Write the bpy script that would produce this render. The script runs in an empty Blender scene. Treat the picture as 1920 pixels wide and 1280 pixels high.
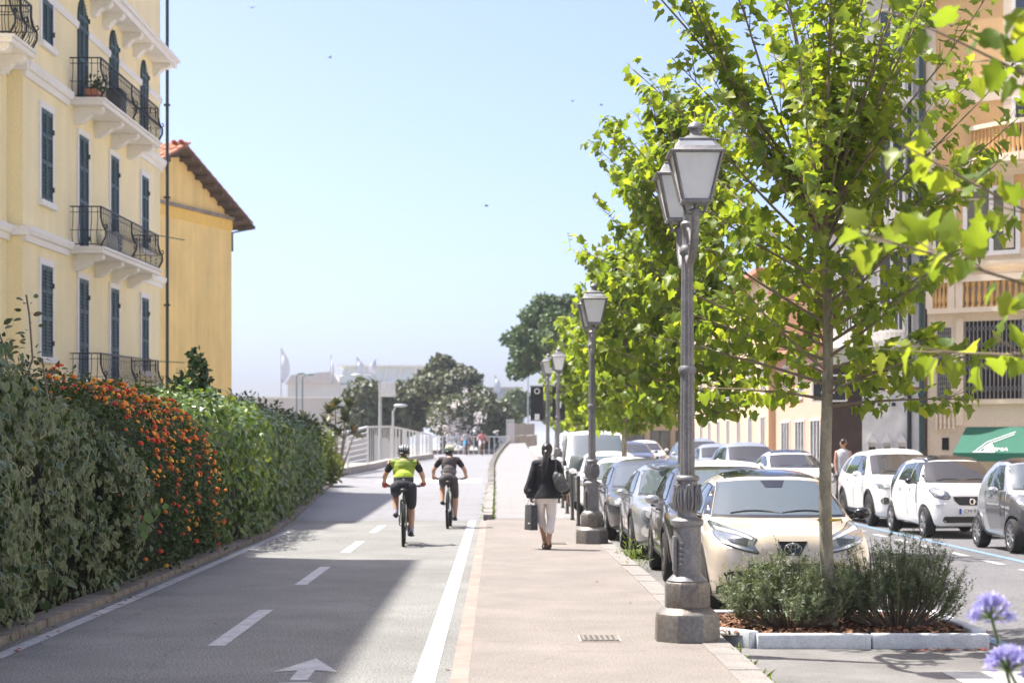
import bpy, bmesh, math, random
import numpy as np
from mathutils import Vector, Matrix
from mathutils.bvhtree import BVHTree
from mathutils.geometry import delaunay_2d_cdt
R = math.radians
PI = math.pi
rnd = random.Random(7)
rng = np.random.default_rng(7)
scene = bpy.context.scene
COL = scene.collection

# ------------------------------------------------------------------ camera, sky, sun, exposure
FP, CX, HY, CAMZ = 3500.0, 930.0, 831.0, 1.70      # focal length and vanishing point in photo pixels
cam_d = bpy.data.cameras.new('camera')
cam = bpy.data.objects.new('camera', cam_d)
COL.objects.link(cam)
cam.location = (0, 0, CAMZ)
cam.rotation_euler = (R(90), 0, 0)
cam_d.sensor_width = 36.0
cam_d.lens = 36.0 * FP / 1920.0
cam_d.shift_x = (960 - CX) / 1920.0
cam_d.shift_y = (HY - 640) / 1920.0
cam_d.clip_start = 0.1
cam_d.clip_end = 6000
cam_d.dof.use_dof = True
cam_d.dof.focus_distance = 19.5
cam_d.dof.aperture_fstop = 2.8
scene.camera = cam

SUN_EL = R(63)
SUN_H = Vector((-0.92, 0.39)).normalized()          # towards the sun, on the ground plan
w = bpy.data.worlds.new('World')
scene.world = w
w.use_nodes = True
nt = w.node_tree
nt.nodes.clear()
sky = nt.nodes.new('ShaderNodeTexSky')
sky.sky_type = 'NISHITA'
sky.sun_disc = False
sky.sun_elevation = SUN_EL
sky.sun_rotation = math.atan2(SUN_H.x, SUN_H.y)
sky.altitude = 0
sky.air_density = 0.5
sky.dust_density = 3.0
sky.ozone_density = 5.5
bg = nt.nodes.new('ShaderNodeBackground')
bg.inputs['Strength'].default_value = 0.079
wo = nt.nodes.new('ShaderNodeOutputWorld')
tint = nt.nodes.new('ShaderNodeMixRGB')                # summer haze: the whole sky a little paler and less cyan
tint.blend_type = 'MULTIPLY'; tint.inputs[0].default_value = 1; tint.inputs[2].default_value = (1.05, .975, .955, 1)
nt.links.new(sky.outputs[0], tint.inputs[1])
nt.links.new(tint.outputs[0], bg.inputs[0])
nt.links.new(bg.outputs[0], wo.inputs[0])
sun_d = bpy.data.lights.new('sun', 'SUN')
sun_d.energy = 2.2
sun_d.angle = R(0.53)
sun_d.color = (1.0, 0.95, 0.87)
sun = bpy.data.objects.new('sun', sun_d)
COL.objects.link(sun)
sun_dir = Vector((SUN_H.x * math.cos(SUN_EL), SUN_H.y * math.cos(SUN_EL), math.sin(SUN_EL)))
sun.rotation_euler = sun_dir.to_track_quat('Z', 'Y').to_euler()
sun.location = (-30, 20, 60)
vs = scene.view_settings
vs.view_transform = 'Standard'
vs.look = 'None'
vs.gamma = 1
vs.use_curve_mapping = False
vs.exposure = 2.32
HAZE = 0.0003
scene.render.engine = 'CYCLES'
scene.cycles.max_bounces = 7
scene.cycles.diffuse_bounces = 4
scene.cycles.glossy_bounces = 3
scene.cycles.transmission_bounces = 4
scene.cycles.transparent_max_bounces = 6
scene.cycles.use_denoising = True
scene.cycles.sample_clamp_indirect = 6

def at(px, py, Y):
    """photo pixel + distance -> point"""
    return Vector(((px - CX) / FP * Y, Y, CAMZ - (py - HY) / FP * Y))

def G(Y):
    """height of the pavement along the street: flat, then a gentle ramp to a crest"""
    if Y < 42: return 0.0
    if Y < 128: return 0.0105 * (Y - 42)
    if Y < 150: return 0.903 - 0.0002 * (Y - 128) ** 2
    return max(-0.2, 0.806 - 0.012 * (Y - 150))

# ------------------------------------------------------------------ materials
MATS = {}
def _nt(name):
    m = bpy.data.materials.new(name)
    m.use_nodes = True
    n = m.node_tree
    return m, n, n.nodes['Principled BSDF']

def streaky(m, amt=.1):
    """rain streaks and patches on render"""
    n = m.node_tree; N, L = n.nodes, n.links; b = N['Principled BSDF']
    src = b.inputs['Base Color'].links[0].from_socket
    tc = N.new('ShaderNodeTexCoord')
    for sc, st, a in ((1.6, (1, 1, .08), amt), (.7, (1, 1, .6), amt * .7)):
        mp = N.new('ShaderNodeMapping'); mp.inputs['Scale'].default_value = st; L.new(tc.outputs['Object'], mp.inputs[0])
        no = N.new('ShaderNodeTexNoise'); no.inputs['Scale'].default_value = sc; no.inputs['Detail'].default_value = 7; no.inputs['Roughness'].default_value = .65; L.new(mp.outputs[0], no.inputs['Vector'])
        mr = N.new('ShaderNodeMapRange'); mr.inputs[1].default_value = .35; mr.inputs[2].default_value = .6; mr.inputs[3].default_value = 1 - a; mr.inputs[4].default_value = 1.0; L.new(no.outputs[0], mr.inputs[0])
        mx = N.new('ShaderNodeMixRGB'); mx.blend_type = 'MULTIPLY'; mx.inputs[0].default_value = 1; L.new(src, mx.inputs[1]); L.new(mr.outputs[0], mx.inputs[2]); src = mx.outputs[0]
    L.new(src, b.inputs['Base Color'])
    return m

def mat(name, col, rough=0.6, metal=0.0, var=0.12, scale=4.0, fine=0.0, fscale=120.0, bump=0.0, bscale=60.0, spec=0.5, coat=0.0, col2=None, stretch=None, ior=None):
    """plain procedural surface: broad tint changes, fine grain, relief"""
    if name in MATS: return MATS[name]
    m, n, b = _nt(name)
    b.inputs['Roughness'].default_value = rough
    b.inputs['Metallic'].default_value = metal
    b.inputs['Specular IOR Level'].default_value = spec
    if ior: b.inputs['IOR'].default_value = ior
    if coat:
        b.inputs['Coat Weight'].default_value = coat
        b.inputs['Coat Roughness'].default_value = 0.04
    N, L = n.nodes, n.links
    tc = N.new('ShaderNodeTexCoord')
    mp = N.new('ShaderNodeMapping')
    if stretch: mp.inputs['Scale'].default_value = stretch
    L.new(tc.outputs['Object'], mp.inputs[0])
    no = N.new('ShaderNodeTexNoise')
    no.inputs['Scale'].default_value = scale
    no.inputs['Detail'].default_value = 6
    no.inputs['Roughness'].default_value = 0.62
    L.new(mp.outputs[0], no.inputs['Vector'])
    cr = N.new('ShaderNodeValToRGB')
    c = Vector(col[:3])
    c2 = Vector(col2[:3]) if col2 else c * (1 - var)
    c1 = c if col2 else c * (1 + var * 0.6)
    cr.color_ramp.elements[0].position = 0.32
    cr.color_ramp.elements[1].position = 0.68
    cr.color_ramp.elements[0].color = (*c2, 1)
    cr.color_ramp.elements[1].color = (*c1, 1)
    L.new(no.outputs[0], cr.inputs[0])
    last = cr.outputs[0]
    if fine:
        nf = N.new('ShaderNodeTexNoise')
        nf.inputs['Scale'].default_value = fscale
        nf.inputs['Detail'].default_value = 2
        L.new(mp.outputs[0], nf.inputs['Vector'])
        mr = N.new('ShaderNodeMapRange')
        mr.inputs[1].default_value = 0.38
        mr.inputs[2].default_value = 0.62
        mr.inputs[3].default_value = 1 - fine
        mr.inputs[4].default_value = 1 + fine
        L.new(nf.outputs[0], mr.inputs[0])
        mx = N.new('ShaderNodeMixRGB')
        mx.blend_type = 'MULTIPLY'
        mx.inputs[0].default_value = 1
        L.new(last, mx.inputs[1])
        L.new(mr.outputs[0], mx.inputs[2])
        last = mx.outputs[0]
    L.new(last, b.inputs['Base Color'])
    if bump:
        nb = N.new('ShaderNodeTexNoise')
        nb.inputs['Scale'].default_value = bscale
        nb.inputs['Detail'].default_value = 4
        L.new(mp.outputs[0], nb.inputs['Vector'])
        bp = N.new('ShaderNodeBump')
        bp.inputs['Strength'].default_value = bump
        bp.inputs['Distance'].default_value = 0.02
        L.new(nb.outputs[0], bp.inputs['Height'])
        L.new(bp.outputs[0], b.inputs['Normal'])
    MATS[name] = m
    return m

def leafmat(name, cols, trans=0.45, tcol=None, rough=0.45, spec=0.4):
    """leaf: a tint picked per leaf, part of the light passing through"""
    if name in MATS: return MATS[name]
    m, n, b = _nt(name)
    N, L = n.nodes, n.links
    ge = N.new('ShaderNodeNewGeometry')
    oi = N.new('ShaderNodeObjectInfo')
    ad = N.new('ShaderNodeMath'); ad.operation = 'ADD'
    fr = N.new('ShaderNodeMath'); fr.operation = 'FRACT'
    L.new(ge.outputs['Random Per Island'], ad.inputs[0])
    L.new(oi.outputs['Random'], ad.inputs[1])
    L.new(ad.outputs[0], fr.inputs[0])
    cr = N.new('ShaderNodeValToRGB')
    el = cr.color_ramp.elements
    while len(el) < len(cols): el.new(0.5)
    for i, c in enumerate(cols):
        el[i].position = i / max(1, len(cols) - 1)
        el[i].color = (*c, 1)
    L.new(fr.outputs[0], cr.inputs[0])
    L.new(cr.outputs[0], b.inputs['Base Color'])
    b.inputs['Roughness'].default_value = rough
    b.inputs['Specular IOR Level'].default_value = spec
    if trans:
        t = N.new('ShaderNodeBsdfTranslucent')
        mx = N.new('ShaderNodeMixRGB'); mx.blend_type = 'MULTIPLY'; mx.inputs[0].default_value = 1
        mx.inputs[2].default_value = (*(tcol or (1.6, 1.6, 0.7)), 1)
        L.new(cr.outputs[0], mx.inputs[1])
        L.new(mx.outputs[0], t.inputs[0])
        ms = N.new('ShaderNodeMixShader')
        ms.inputs[0].default_value = trans
        L.new(b.outputs[0], ms.inputs[1])
        L.new(t.outputs[0], ms.inputs[2])
        L.new(ms.outputs[0], N['Material Output'].inputs[0])
    MATS[name] = m
    return m

def glassmat(name, tint, rough=0.03, ior=1.7):
    return mat(name, tint, rough=rough, var=0.05, scale=1.5, ior=ior, spec=0.5)

# ------------------------------------------------------------------ mesh building
class MB:
    def __init__(s): s.v = []; s.f = []; s.m = []; s.mi = 0
    def add(s, vs, fs):
        o = len(s.v)
        s.v += [tuple(p) for p in vs]
        for f in fs:
            s.f.append(tuple(i + o for i in f)); s.m.append(s.mi)
        return s
    def box(s, c, d, M=None, taper=1.0):
        c = Vector(c); hx, hy, hz = d[0] / 2, d[1] / 2, d[2] / 2
        vs = []
        for z in (-1, 1):
            k = taper if z > 0 else 1
            for x, y in ((-1, -1), (1, -1), (1, 1), (-1, 1)):
                p = Vector((x * hx * k, y * hy * k, z * hz))
                vs.append((M @ p if M else p) + c)
        return s.add(vs, [(3, 2, 1, 0), (4, 5, 6, 7), (0, 1, 5, 4), (1, 2, 6, 5), (2, 3, 7, 6), (3, 0, 4, 7)])
    def bar(s, p, q, a, b=None, up=(0, 0, 1)):
        p, q = Vector(p), Vector(q); b = b or a
        d = q - p; l = d.length
        if l < 1e-6: return s
        d.normalize(); u = Vector(up)
        if abs(d.dot(u)) > 0.98: u = Vector((0, 1, 0)) if abs(d.y) < 0.9 else Vector((1, 0, 0))
        x = d.cross(u).normalized(); y = x.cross(d)
        vs = []
        for e in (p, q):
            for i, j in ((-1, -1), (1, -1), (1, 1), (-1, 1)):
                vs.append(e + x * (i * a / 2) + y * (j * b / 2))
        return s.add(vs, [(0, 1, 2, 3), (7, 6, 5, 4), (0, 4, 5, 1), (1, 5, 6, 2), (2, 6, 7, 3), (3, 7, 4, 0)])
    def tube(s, pts, r, n=8, cap=True):
        pts = [Vector(p) for p in pts]
        rs = r if isinstance(r, (list, tuple)) else [r] * len(pts)
        o = len(s.v); prev = None
        for i, p in enumerate(pts):
            d = (pts[min(i + 1, len(pts) - 1)] - pts[max(i - 1, 0)]).normalized()
            if prev is None:
                u = Vector((0, 0, 1)) if abs(d.z) < 0.9 else Vector((1, 0, 0))
                x = d.cross(u).normalized()
            else:
                x = (prev - d * prev.dot(d)).normalized()
            prev = x; y = d.cross(x)
            for k in range(n):
                a = 2 * PI * k / n
                s.v.append(tuple(p + (x * math.cos(a) + y * math.sin(a)) * rs[i]))
        for i in range(len(pts) - 1):
            for k in range(n):
                k2 = (k + 1) % n
                s.f.append((o + i * n + k, o + i * n + k2, o + (i + 1) * n + k2, o + (i + 1) * n + k)); s.m.append(s.mi)
        if cap:
            s.f.append(tuple(o + k for k in reversed(range(n)))); s.m.append(s.mi)
            e = o + (len(pts) - 1) * n
            s.f.append(tuple(e + k for k in range(n))); s.m.append(s.mi)
        return s
    def lathe(s, prof, n=16, c=(0, 0, 0), M=None, phase=0.0, lobes=0, amp=0.0):
        c = Vector(c); o = len(s.v)
        for r, z in prof:
            for k in range(n):
                a = 2 * PI * k / n + phase
                rr = r * (1 + (amp if (lobes and k % 2) else 0))
                p = Vector((rr * math.cos(a), rr * math.sin(a), z))
                s.v.append(tuple((M @ p if M else p) + c))
        for i in range(len(prof) - 1):
            for k in range(n):
                k2 = (k + 1) % n
                s.f.append((o + i * n + k, o + i * n + k2, o + (i + 1) * n + k2, o + (i + 1) * n + k)); s.m.append(s.mi)
        s.f.append(tuple(o + k for k in reversed(range(n)))); s.m.append(s.mi)
        e = o + (len(prof) - 1) * n
        s.f.append(tuple(e + k for k in range(n))); s.m.append(s.mi)
        return s
    def ell(s, c, r, n=12, m=8, M=None):
        prof = []
        c = Vector(c); o = len(s.v)
        for i in range(m + 1):
            th = PI * i / m
            for k in range(n):
                a = 2 * PI * k / n
                p = Vector((r[0] * math.sin(th) * math.cos(a), r[1] * math.sin(th) * math.sin(a), -r[2] * math.cos(th)))
                s.v.append(tuple((M @ p if M else p) + c))
        for i in range(m):
            for k in range(n):
                k2 = (k + 1) % n
                s.f.append((o + i * n + k, o + i * n + k2, o + (i + 1) * n + k2, o + (i + 1) * n + k)); s.m.append(s.mi)
        return s
    def torus(s, c, Rr, r, n=28, k=8, M=None, arc=2 * PI, a0=0.0, sx=1.0, sy=1.0):
        c = Vector(c); full = abs(arc - 2 * PI) < 1e-6
        o = len(s.v); nn = n if full else n + 1
        for i in range(nn):
            a = a0 + arc * i / n
            for j in range(k):
                b = 2 * PI * j / k
                rr = Rr + r * math.cos(b)
                p = Vector((rr * math.cos(a) * sx, rr * math.sin(a) * sy, r * math.sin(b)))
                s.v.append(tuple((M @ p if M else p) + c))
        for i in range(n):
            i2 = (i + 1) % nn
            for j in range(k):
                j2 = (j + 1) % k
                s.f.append((o + i * k + j, o + i2 * k + j, o + i2 * k + j2, o + i * k + j2)); s.m.append(s.mi)
        return s
    def prism(s, poly, f, d):
        """outline -> solid; f(u,v,w) maps outline coords plus depth w to a point; d=(w0,w1)"""
        n = len(poly)
        vs = [f(u, v, d[0]) for u, v in poly] + [f(u, v, d[1]) for u, v in poly]
        fs = [tuple(reversed(range(n))), tuple(range(n, 2 * n))] + [(i, (i + 1) % n, n + (i + 1) % n, n + i) for i in range(n)]
        return s.add(vs, fs)
    def mesh(s, name, mats, smooth=None):
        me = bpy.data.meshes.new(name)
        me.from_pydata(s.v, [], s.f)
        ms = mats if isinstance(mats, (list, tuple)) else [mats]
        for m in ms: me.materials.append(m)
        if len(ms) > 1: me.polygons.foreach_set('material_index', s.m)
        bm = bmesh.new(); bm.from_mesh(me)
        bmesh.ops.recalc_face_normals(bm, faces=bm.faces)
        bm.to_mesh(me); bm.free()
        if smooth:
            me.shade_smooth()
            me.set_sharp_from_angle(angle=R(smooth))
        return me
    def build(s, name, mats, parent=None, smooth=None, bevel=0, loc=None):
        me = s.mesh(name, mats, smooth)
        if bevel:
            bm = bmesh.new(); bm.from_mesh(me)
            ed = [e for e in bm.edges if len(e.link_faces) == 2 and e.calc_face_angle(0) > R(30)]
            bmesh.ops.bevel(bm, geom=ed, offset=bevel, segments=2, affect='EDGES', profile=0.5, clamp_overlap=True)
            bm.to_mesh(me); bm.free()
            me.shade_smooth(); me.set_sharp_from_angle(angle=R(50))
        return link(name, me, parent, loc)

def link(name, me, parent=None, loc=None):
    o = bpy.data.objects.new(name, me)
    COL.objects.link(o)
    if parent is not None: o.parent = parent
    if loc is not None: o.location = loc
    return o

def tag(o, label=None, cat=None, group=None, kind=None):
    if label: o['label'] = label
    if cat: o['category'] = cat
    if group: o['group'] = group
    if kind: o['kind'] = kind
    return o

def thing(name, label, cat, loc=(0, 0, 0), rz=0.0, group=None):
    o = bpy.data.objects.new(name, None)
    o.empty_display_size = 0.2
    COL.objects.link(o)
    o.location = loc; o.rotation_euler = (0, 0, rz)
    return tag(o, label, cat, group)

def setting(name):
    o = bpy.data.objects.new(name, None)
    COL.objects.link(o)
    o['kind'] = 'structure'
    return o

def copy_tree(o, parent=None):
    c = o.copy(); COL.objects.link(c)
    if parent is not None: c.parent = parent
    for ch in list(o.children): copy_tree(ch, c)
    return c

def np_mesh(name, V, F, mats, mi=None, smooth=False):
    """fast mesh from vertex array and one face array (all faces the same length)"""
    me = bpy.data.meshes.new(name)
    k = F.shape[1]
    me.vertices.add(len(V)); me.vertices.foreach_set('co', np.ascontiguousarray(V, np.float32).ravel())
    me.loops.add(F.size); me.loops.foreach_set('vertex_index', np.ascontiguousarray(F, np.int32).ravel())
    me.polygons.add(len(F)); me.polygons.foreach_set('loop_start', np.arange(0, F.size, k, dtype=np.int32))
    for m in (mats if isinstance(mats, (list, tuple)) else [mats]): me.materials.append(m)
    if mi is not None: me.polygons.foreach_set('material_index', np.ascontiguousarray(mi, np.int32))
    if smooth: me.polygons.foreach_set('use_smooth', np.ones(len(F), bool))
    me.update(calc_edges=True)
    return me

def Gp(Y):
    """height of the footway: with the lane at first, then climbing to the parapet"""
    if Y < 62: return G(Y)
    return min(1.73, .21 + .0304 * (Y - 62))

def unit(a):
    return a / np.maximum(np.linalg.norm(a, axis=1, keepdims=True), 1e-9)

def leaf_frames(P, D, Nn, S):
    Y = unit(D); Z = unit(Nn - Y * np.sum(Nn * Y, axis=1, keepdims=True)); X = np.cross(Y, Z)
    return X, Y, Z

def scatter_leaves(T, P, D, Nn, S):
    """T=(verts,faces,matidx) template, leaf axis +y, face +z -> arrays"""
    tv, tf, tm = T
    X, Y, Z = leaf_frames(P, D, Nn, S)
    V = P[:, None, :] + S[:, None, None] * (tv[None, :, 0:1] * X[:, None, :] + tv[None, :, 1:2] * Y[:, None, :] + tv[None, :, 2:3] * Z[:, None, :])
    n = len(tv)
    F = tf[None] + (np.arange(len(P)) * n)[:, None, None]
    return V.reshape(-1, 3), F.reshape(-1, tf.shape[1]), np.tile(tm, len(P))

def leaves_to(parent, T, P, D, Nn, S, mats, single=300, key=None, name='leaf', mass='foliage'):
    """the `single` leaves that show largest become objects, the rest one part of kind stuff"""
    n = len(P)
    idx = np.arange(n)
    if single:
        if key is None: key = S
        order = np.argsort(-key)
        one, rest = order[:single], order[single:]
        me = np_mesh(name, T[0], T[1], mats, T[2])
        X, Y, Z = leaf_frames(P[one], D[one], Nn[one], S[one])
        for i, k in enumerate(one):
            o = bpy.data.objects.new(name, me)
            s = float(S[k])
            o.matrix_local = Matrix(((X[i, 0] * s, Y[i, 0] * s, Z[i, 0] * s, P[k, 0]), (X[i, 1] * s, Y[i, 1] * s, Z[i, 1] * s, P[k, 1]), (X[i, 2] * s, Y[i, 2] * s, Z[i, 2] * s, P[k, 2]), (0, 0, 0, 1)))
            o.parent = parent
            COL.objects.link(o)
    else: rest = idx
    if len(rest):
        V, F, mi = scatter_leaves(T, P[rest], D[rest], Nn[rest], S[rest])
        o = link(mass, np_mesh(mass, V, F, mats, mi), parent)
        o['kind'] = 'stuff'

def tri_template(outline, center, fold=0.18, droop=0.25, inner=None):
    """fan leaf from an outline (closed, mirrored by caller); inner<1 adds a coloured margin strip (material 1)"""
    ol = np.array(outline, float); n = len(ol)
    c = np.array(center, float)
    if inner:
        il = c + (ol - c) * inner
        pts = np.vstack([[c], il, ol])
        f = []; m = []
        for i in range(n):
            j = (i + 1) % n
            f.append((0, 1 + i, 1 + j)); m.append(0)
            f.append((1 + i, 1 + n + i, 1 + n + j)); m.append(1)
            f.append((1 + i, 1 + n + j, 1 + j)); m.append(1)
    else:
        pts = np.vstack([[c], ol])
        f = [(0, 1 + i, 1 + (i + 1) % n) for i in range(n)]; m = [0] * n
    z = fold * np.abs(pts[:, 0]) - droop * pts[:, 1] ** 2 * 0.6
    V = np.column_stack([pts, z])
    return V, np.array(f, int), np.array(m, int)

def mirror(h):
    return h + [(-x, y) for x, y in reversed(h) if abs(x) > 1e-6]
PLANE_LEAF = tri_template(mirror([(0, 0), (.2, -.12), (.46, -.04), (.46, .14), (.4, .22), (.64, .46), (.46, .52), (.34, .58), (.24, .8), (0, 1)]), (0, .3), fold=.36, droop=.6)
IVY_LEAF = tri_template(mirror([(0, 0), (.3, -.12), (.5, .18), (.3, .4), (0, .9)]), (0, .25), fold=.15, droop=.35)
VAR_LEAF = tri_template(mirror([(0, 0), (.32, -.1), (.52, .2), (.32, .5), (0, .95)]), (0, .3), fold=.15, droop=.35, inner=.74)
OVAL_LEAF = tri_template(mirror([(0, 0), (.22, .25), (.24, .6), (0, 1)]), (0, .45), fold=.2, droop=.3)
LONG_LEAF = tri_template([(0, 0), (.1, .35), (0, 1), (-.1, .35)], (0, .4), fold=.2, droop=.3)
CLUMP = tri_template(mirror([(0, 0), (.35, .1), (.45, .45), (.25, .6), (.2, .95), (0, .8)]), (0, .45), fold=.5, droop=.6)

def text_mesh(body, size, mats, name, parent, M, depth=0.002, align='CENTER', bold=0.0):
    cu = bpy.data.curves.new(name, 'FONT')
    cu.body = body; cu.size = size; cu.extrude = depth; cu.align_x = align; cu.align_y = 'CENTER'; cu.offset = bold
    o = bpy.data.objects.new(name, cu); COL.objects.link(o)
    dg = bpy.context.evaluated_depsgraph_get()
    me = bpy.data.meshes.new_from_object(o.evaluated_get(dg))
    COL.objects.unlink(o); bpy.data.objects.remove(o)
    me.materials.clear(); me.materials.append(mats)
    ob = link(name, me, parent)
    ob.matrix_local = M
    return ob

def remesh(mb, voxel, smooth=6, name='body', mats=None, parent=None, dec=None, fac=0.5):
    """fuse the shapes in mb into one continuous skin"""
    me = mb.mesh(name, mats)
    o = bpy.data.objects.new(name, me); COL.objects.link(o)
    m = o.modifiers.new('r', 'REMESH'); m.mode = 'VOXEL'; m.voxel_size = voxel; m.use_smooth_shade = True
    m2 = o.modifiers.new('s', 'SMOOTH'); m2.iterations = smooth; m2.factor = fac
    if dec:
        m3 = o.modifiers.new('d', 'DECIMATE'); m3.ratio = dec
    dg = bpy.context.evaluated_depsgraph_get()
    me2 = bpy.data.meshes.new_from_object(o.evaluated_get(dg))
    COL.objects.unlink(o); bpy.data.objects.remove(o); bpy.data.meshes.remove(me)
    me2.name = name
    me2.materials.clear()
    for x in (mats if isinstance(mats, (list, tuple)) else [mats]): me2.materials.append(x)
    me2.shade_smooth()
    return link(name, me2, parent)
# ------------------------------------------------------------------ ground, road, lanes, markings
def ex(Y):
    """left edge of the cycle lane"""
    if Y < 35: return -4.15
    if Y < 76: return -4.15 - (Y - 35) * 0.052
    if Y < 100: return -6.28 + (Y - 76) * 0.012
    return -6.0 + (Y - 100) * 0.016

def xd(Y):
    """kerb between cycle lane and footway"""
    if Y < 78: return -.30
    return -.30 + .9 * min(1, (Y - 78) / 34) ** 1.5

M_ASPH = mat('worn_asphalt', (0.191, 0.190, 0.178), rough=.9, var=.12, scale=1.1, fine=.5, fscale=60, bump=.25, bscale=80)
M_PAVE = mat('tan_asphalt', (0.208, 0.184, 0.165), rough=.9, var=.12, scale=1.3, fine=.24, fscale=52, bump=.45, bscale=80)
M_ROAD = mat('road_asphalt', (0.125, 0.124, 0.130), rough=.9, var=.14, scale=.8, fine=.45, fscale=50, bump=.45, bscale=80)
M_LANEB = mat('parking_asphalt', (0.166, 0.159, 0.154), rough=.9, var=.25, scale=1.6, fine=.28, fscale=90, bump=.35, bscale=140)
M_WHITE = mat('road_paint', (0.444, 0.444, 0.444), rough=.7, var=.12, scale=9, fine=.12, fscale=70)
M_BLUE = mat('blue_road_paint', (0.148, 0.231, 0.334), rough=.7, var=.18, scale=8, fine=.15, fscale=70)
M_BRICK = mat('red_strip_surface', (.290, .222, .192), rough=.9, var=.16, scale=2.5, fine=.2, fscale=90, bump=.2)
M_GRANITE = mat('granite', (0.229, 0.211, 0.195), rough=.8, var=.2, scale=3, fine=.3, fscale=80, bump=.25, bscale=90)
M_KERB = mat('pale_kerb_concrete', (.60, .63, .65), rough=.8, var=.14, scale=5, fine=.08, fscale=60, bump=.08)
M_OLDKERB = mat('old_kerb_concrete', (0.221, 0.193, 0.164), rough=.9, var=.35, scale=4, fine=.25, fscale=50, bump=.4)
M_SOIL = mat('soil', (.07, .05, .035), rough=1, var=.4, scale=12, bump=.6)
M_EARTH = mat('dry_ground', (.30, .28, .22), rough=1, var=.3, scale=.2)

def worn(m, amt=.22, crack=.35, sc=.35):
    """broad stains, repaired patches and hairline cracks"""
    n = m.node_tree; N, L = n.nodes, n.links; b = N['Principled BSDF']
    src = b.inputs['Base Color'].links[0].from_socket
    tc = N.new('ShaderNodeTexCoord')
    no = N.new('ShaderNodeTexNoise'); no.inputs['Scale'].default_value = 6; L.new(tc.outputs['Object'], no.inputs['Vector'])
    ad = N.new('ShaderNodeMixRGB'); ad.blend_type = 'ADD'; ad.inputs[0].default_value = .25; L.new(tc.outputs['Object'], ad.inputs[1]); L.new(no.outputs[1], ad.inputs[2])
    vo = N.new('ShaderNodeTexVoronoi'); vo.feature = 'DISTANCE_TO_EDGE'; vo.inputs['Scale'].default_value = .42; L.new(ad.outputs[0], vo.inputs['Vector'])
    mr = N.new('ShaderNodeMapRange'); mr.inputs[1].default_value = .0; mr.inputs[2].default_value = .006; mr.inputs[3].default_value = 1 - crack; mr.inputs[4].default_value = 1; L.new(vo.outputs[0], mr.inputs[0])
    n2 = N.new('ShaderNodeTexNoise'); n2.inputs['Scale'].default_value = sc; n2.inputs['Detail'].default_value = 9; n2.inputs['Roughness'].default_value = .7; L.new(tc.outputs['Object'], n2.inputs['Vector'])
    m2 = N.new('ShaderNodeMapRange'); m2.inputs[1].default_value = .35; m2.inputs[2].default_value = .65; m2.inputs[3].default_value = 1 - amt; m2.inputs[4].default_value = 1 + amt * .4; L.new(n2.outputs[0], m2.inputs[0])
    n3 = N.new('ShaderNodeTexNoise'); n3.inputs['Scale'].default_value = 3.2; n3.inputs['Detail'].default_value = 3; L.new(tc.outputs['Object'], n3.inputs['Vector'])
    m3 = N.new('ShaderNodeMapRange'); m3.inputs[1].default_value = .68; m3.inputs[2].default_value = .74; m3.inputs[3].default_value = 1; m3.inputs[4].default_value = 1 - amt * .9; L.new(n3.outputs[0], m3.inputs[0])
    for s_ in (mr, m2, m3):
        mx = N.new('ShaderNodeMixRGB'); mx.blend_type = 'MULTIPLY'; mx.inputs[0].default_value = 1; L.new(src, mx.inputs[1]); L.new(s_.outputs[0], mx.inputs[2]); src = mx.outputs[0]
    L.new(src, b.inputs['Base Color'])
worn(M_ASPH, .2, .3); worn(M_PAVE, .14, .16, .5); worn(M_ROAD, .2, .3); worn(M_LANEB, .3, .35); worn(M_WHITE, .3, .45, 5.0); worn(M_BRICK, .2, .2, 1.5)

def tilemat(name, col, bw, bh, mort=.006):
    m = mat(name, col, rough=.75, var=.06, scale=1.2, fine=.08, fscale=60)
    n = m.node_tree; N, L = n.nodes, n.links
    b = N['Principled BSDF']
    src = b.inputs['Base Color'].links[0].from_socket
    tc = N.new('ShaderNodeTexCoord')
    br = N.new('ShaderNodeTexBrick')
    br.inputs['Scale'].default_value = 1
    br.inputs['Brick Width'].default_value = bw
    br.inputs['Row Height'].default_value = bh
    br.inputs['Mortar Size'].default_value = mort
    br.inputs['Color1'].default_value = (1, 1, 1, 1); br.inputs['Color2'].default_value = (.88, .88, .88, 1)
    br.inputs['Mortar'].default_value = (.62, .6, .58, 1)
    L.new(tc.outputs['Object'], br.inputs['Vector'])
    mx = N.new('ShaderNodeMixRGB'); mx.blend_type = 'MULTIPLY'; mx.inputs[0].default_value = 1
    L.new(src, mx.inputs[1]); L.new(br.outputs['Color'], mx.inputs[2])
    L.new(mx.outputs[0], b.inputs['Base Color'])
    return m
M_TILE = tilemat('stone_paving', (0.222, 0.215, 0.212), .8, .4)
M_TILE2 = tilemat('cycle_lane_slabs', (0.199, 0.198, 0.204), .9, .6)

def strip(name, ys, xl, xr, z, m, kind='structure', nx=1):
    mb = MB(); vs = []; fs = []
    for Y in ys:
        a, b = (xl(Y) if callable(xl) else xl), (xr(Y) if callable(xr) else xr)
        for i in range(nx + 1):
            vs.append((a + (b - a) * i / nx, Y, (z(Y) if callable(z) else z)))
    for j in range(len(ys) - 1):
        for i in range(nx):
            k = j * (nx + 1) + i
            fs.append((k, k + 1, k + nx + 2, k + nx + 1))
    mb.add(vs, fs)
    o = mb.build(name, m)
    if kind: o['kind'] = kind
    return o
def span(a, b, n): return [a + (b - a) * i / n for i in range(n + 1)]

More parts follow.
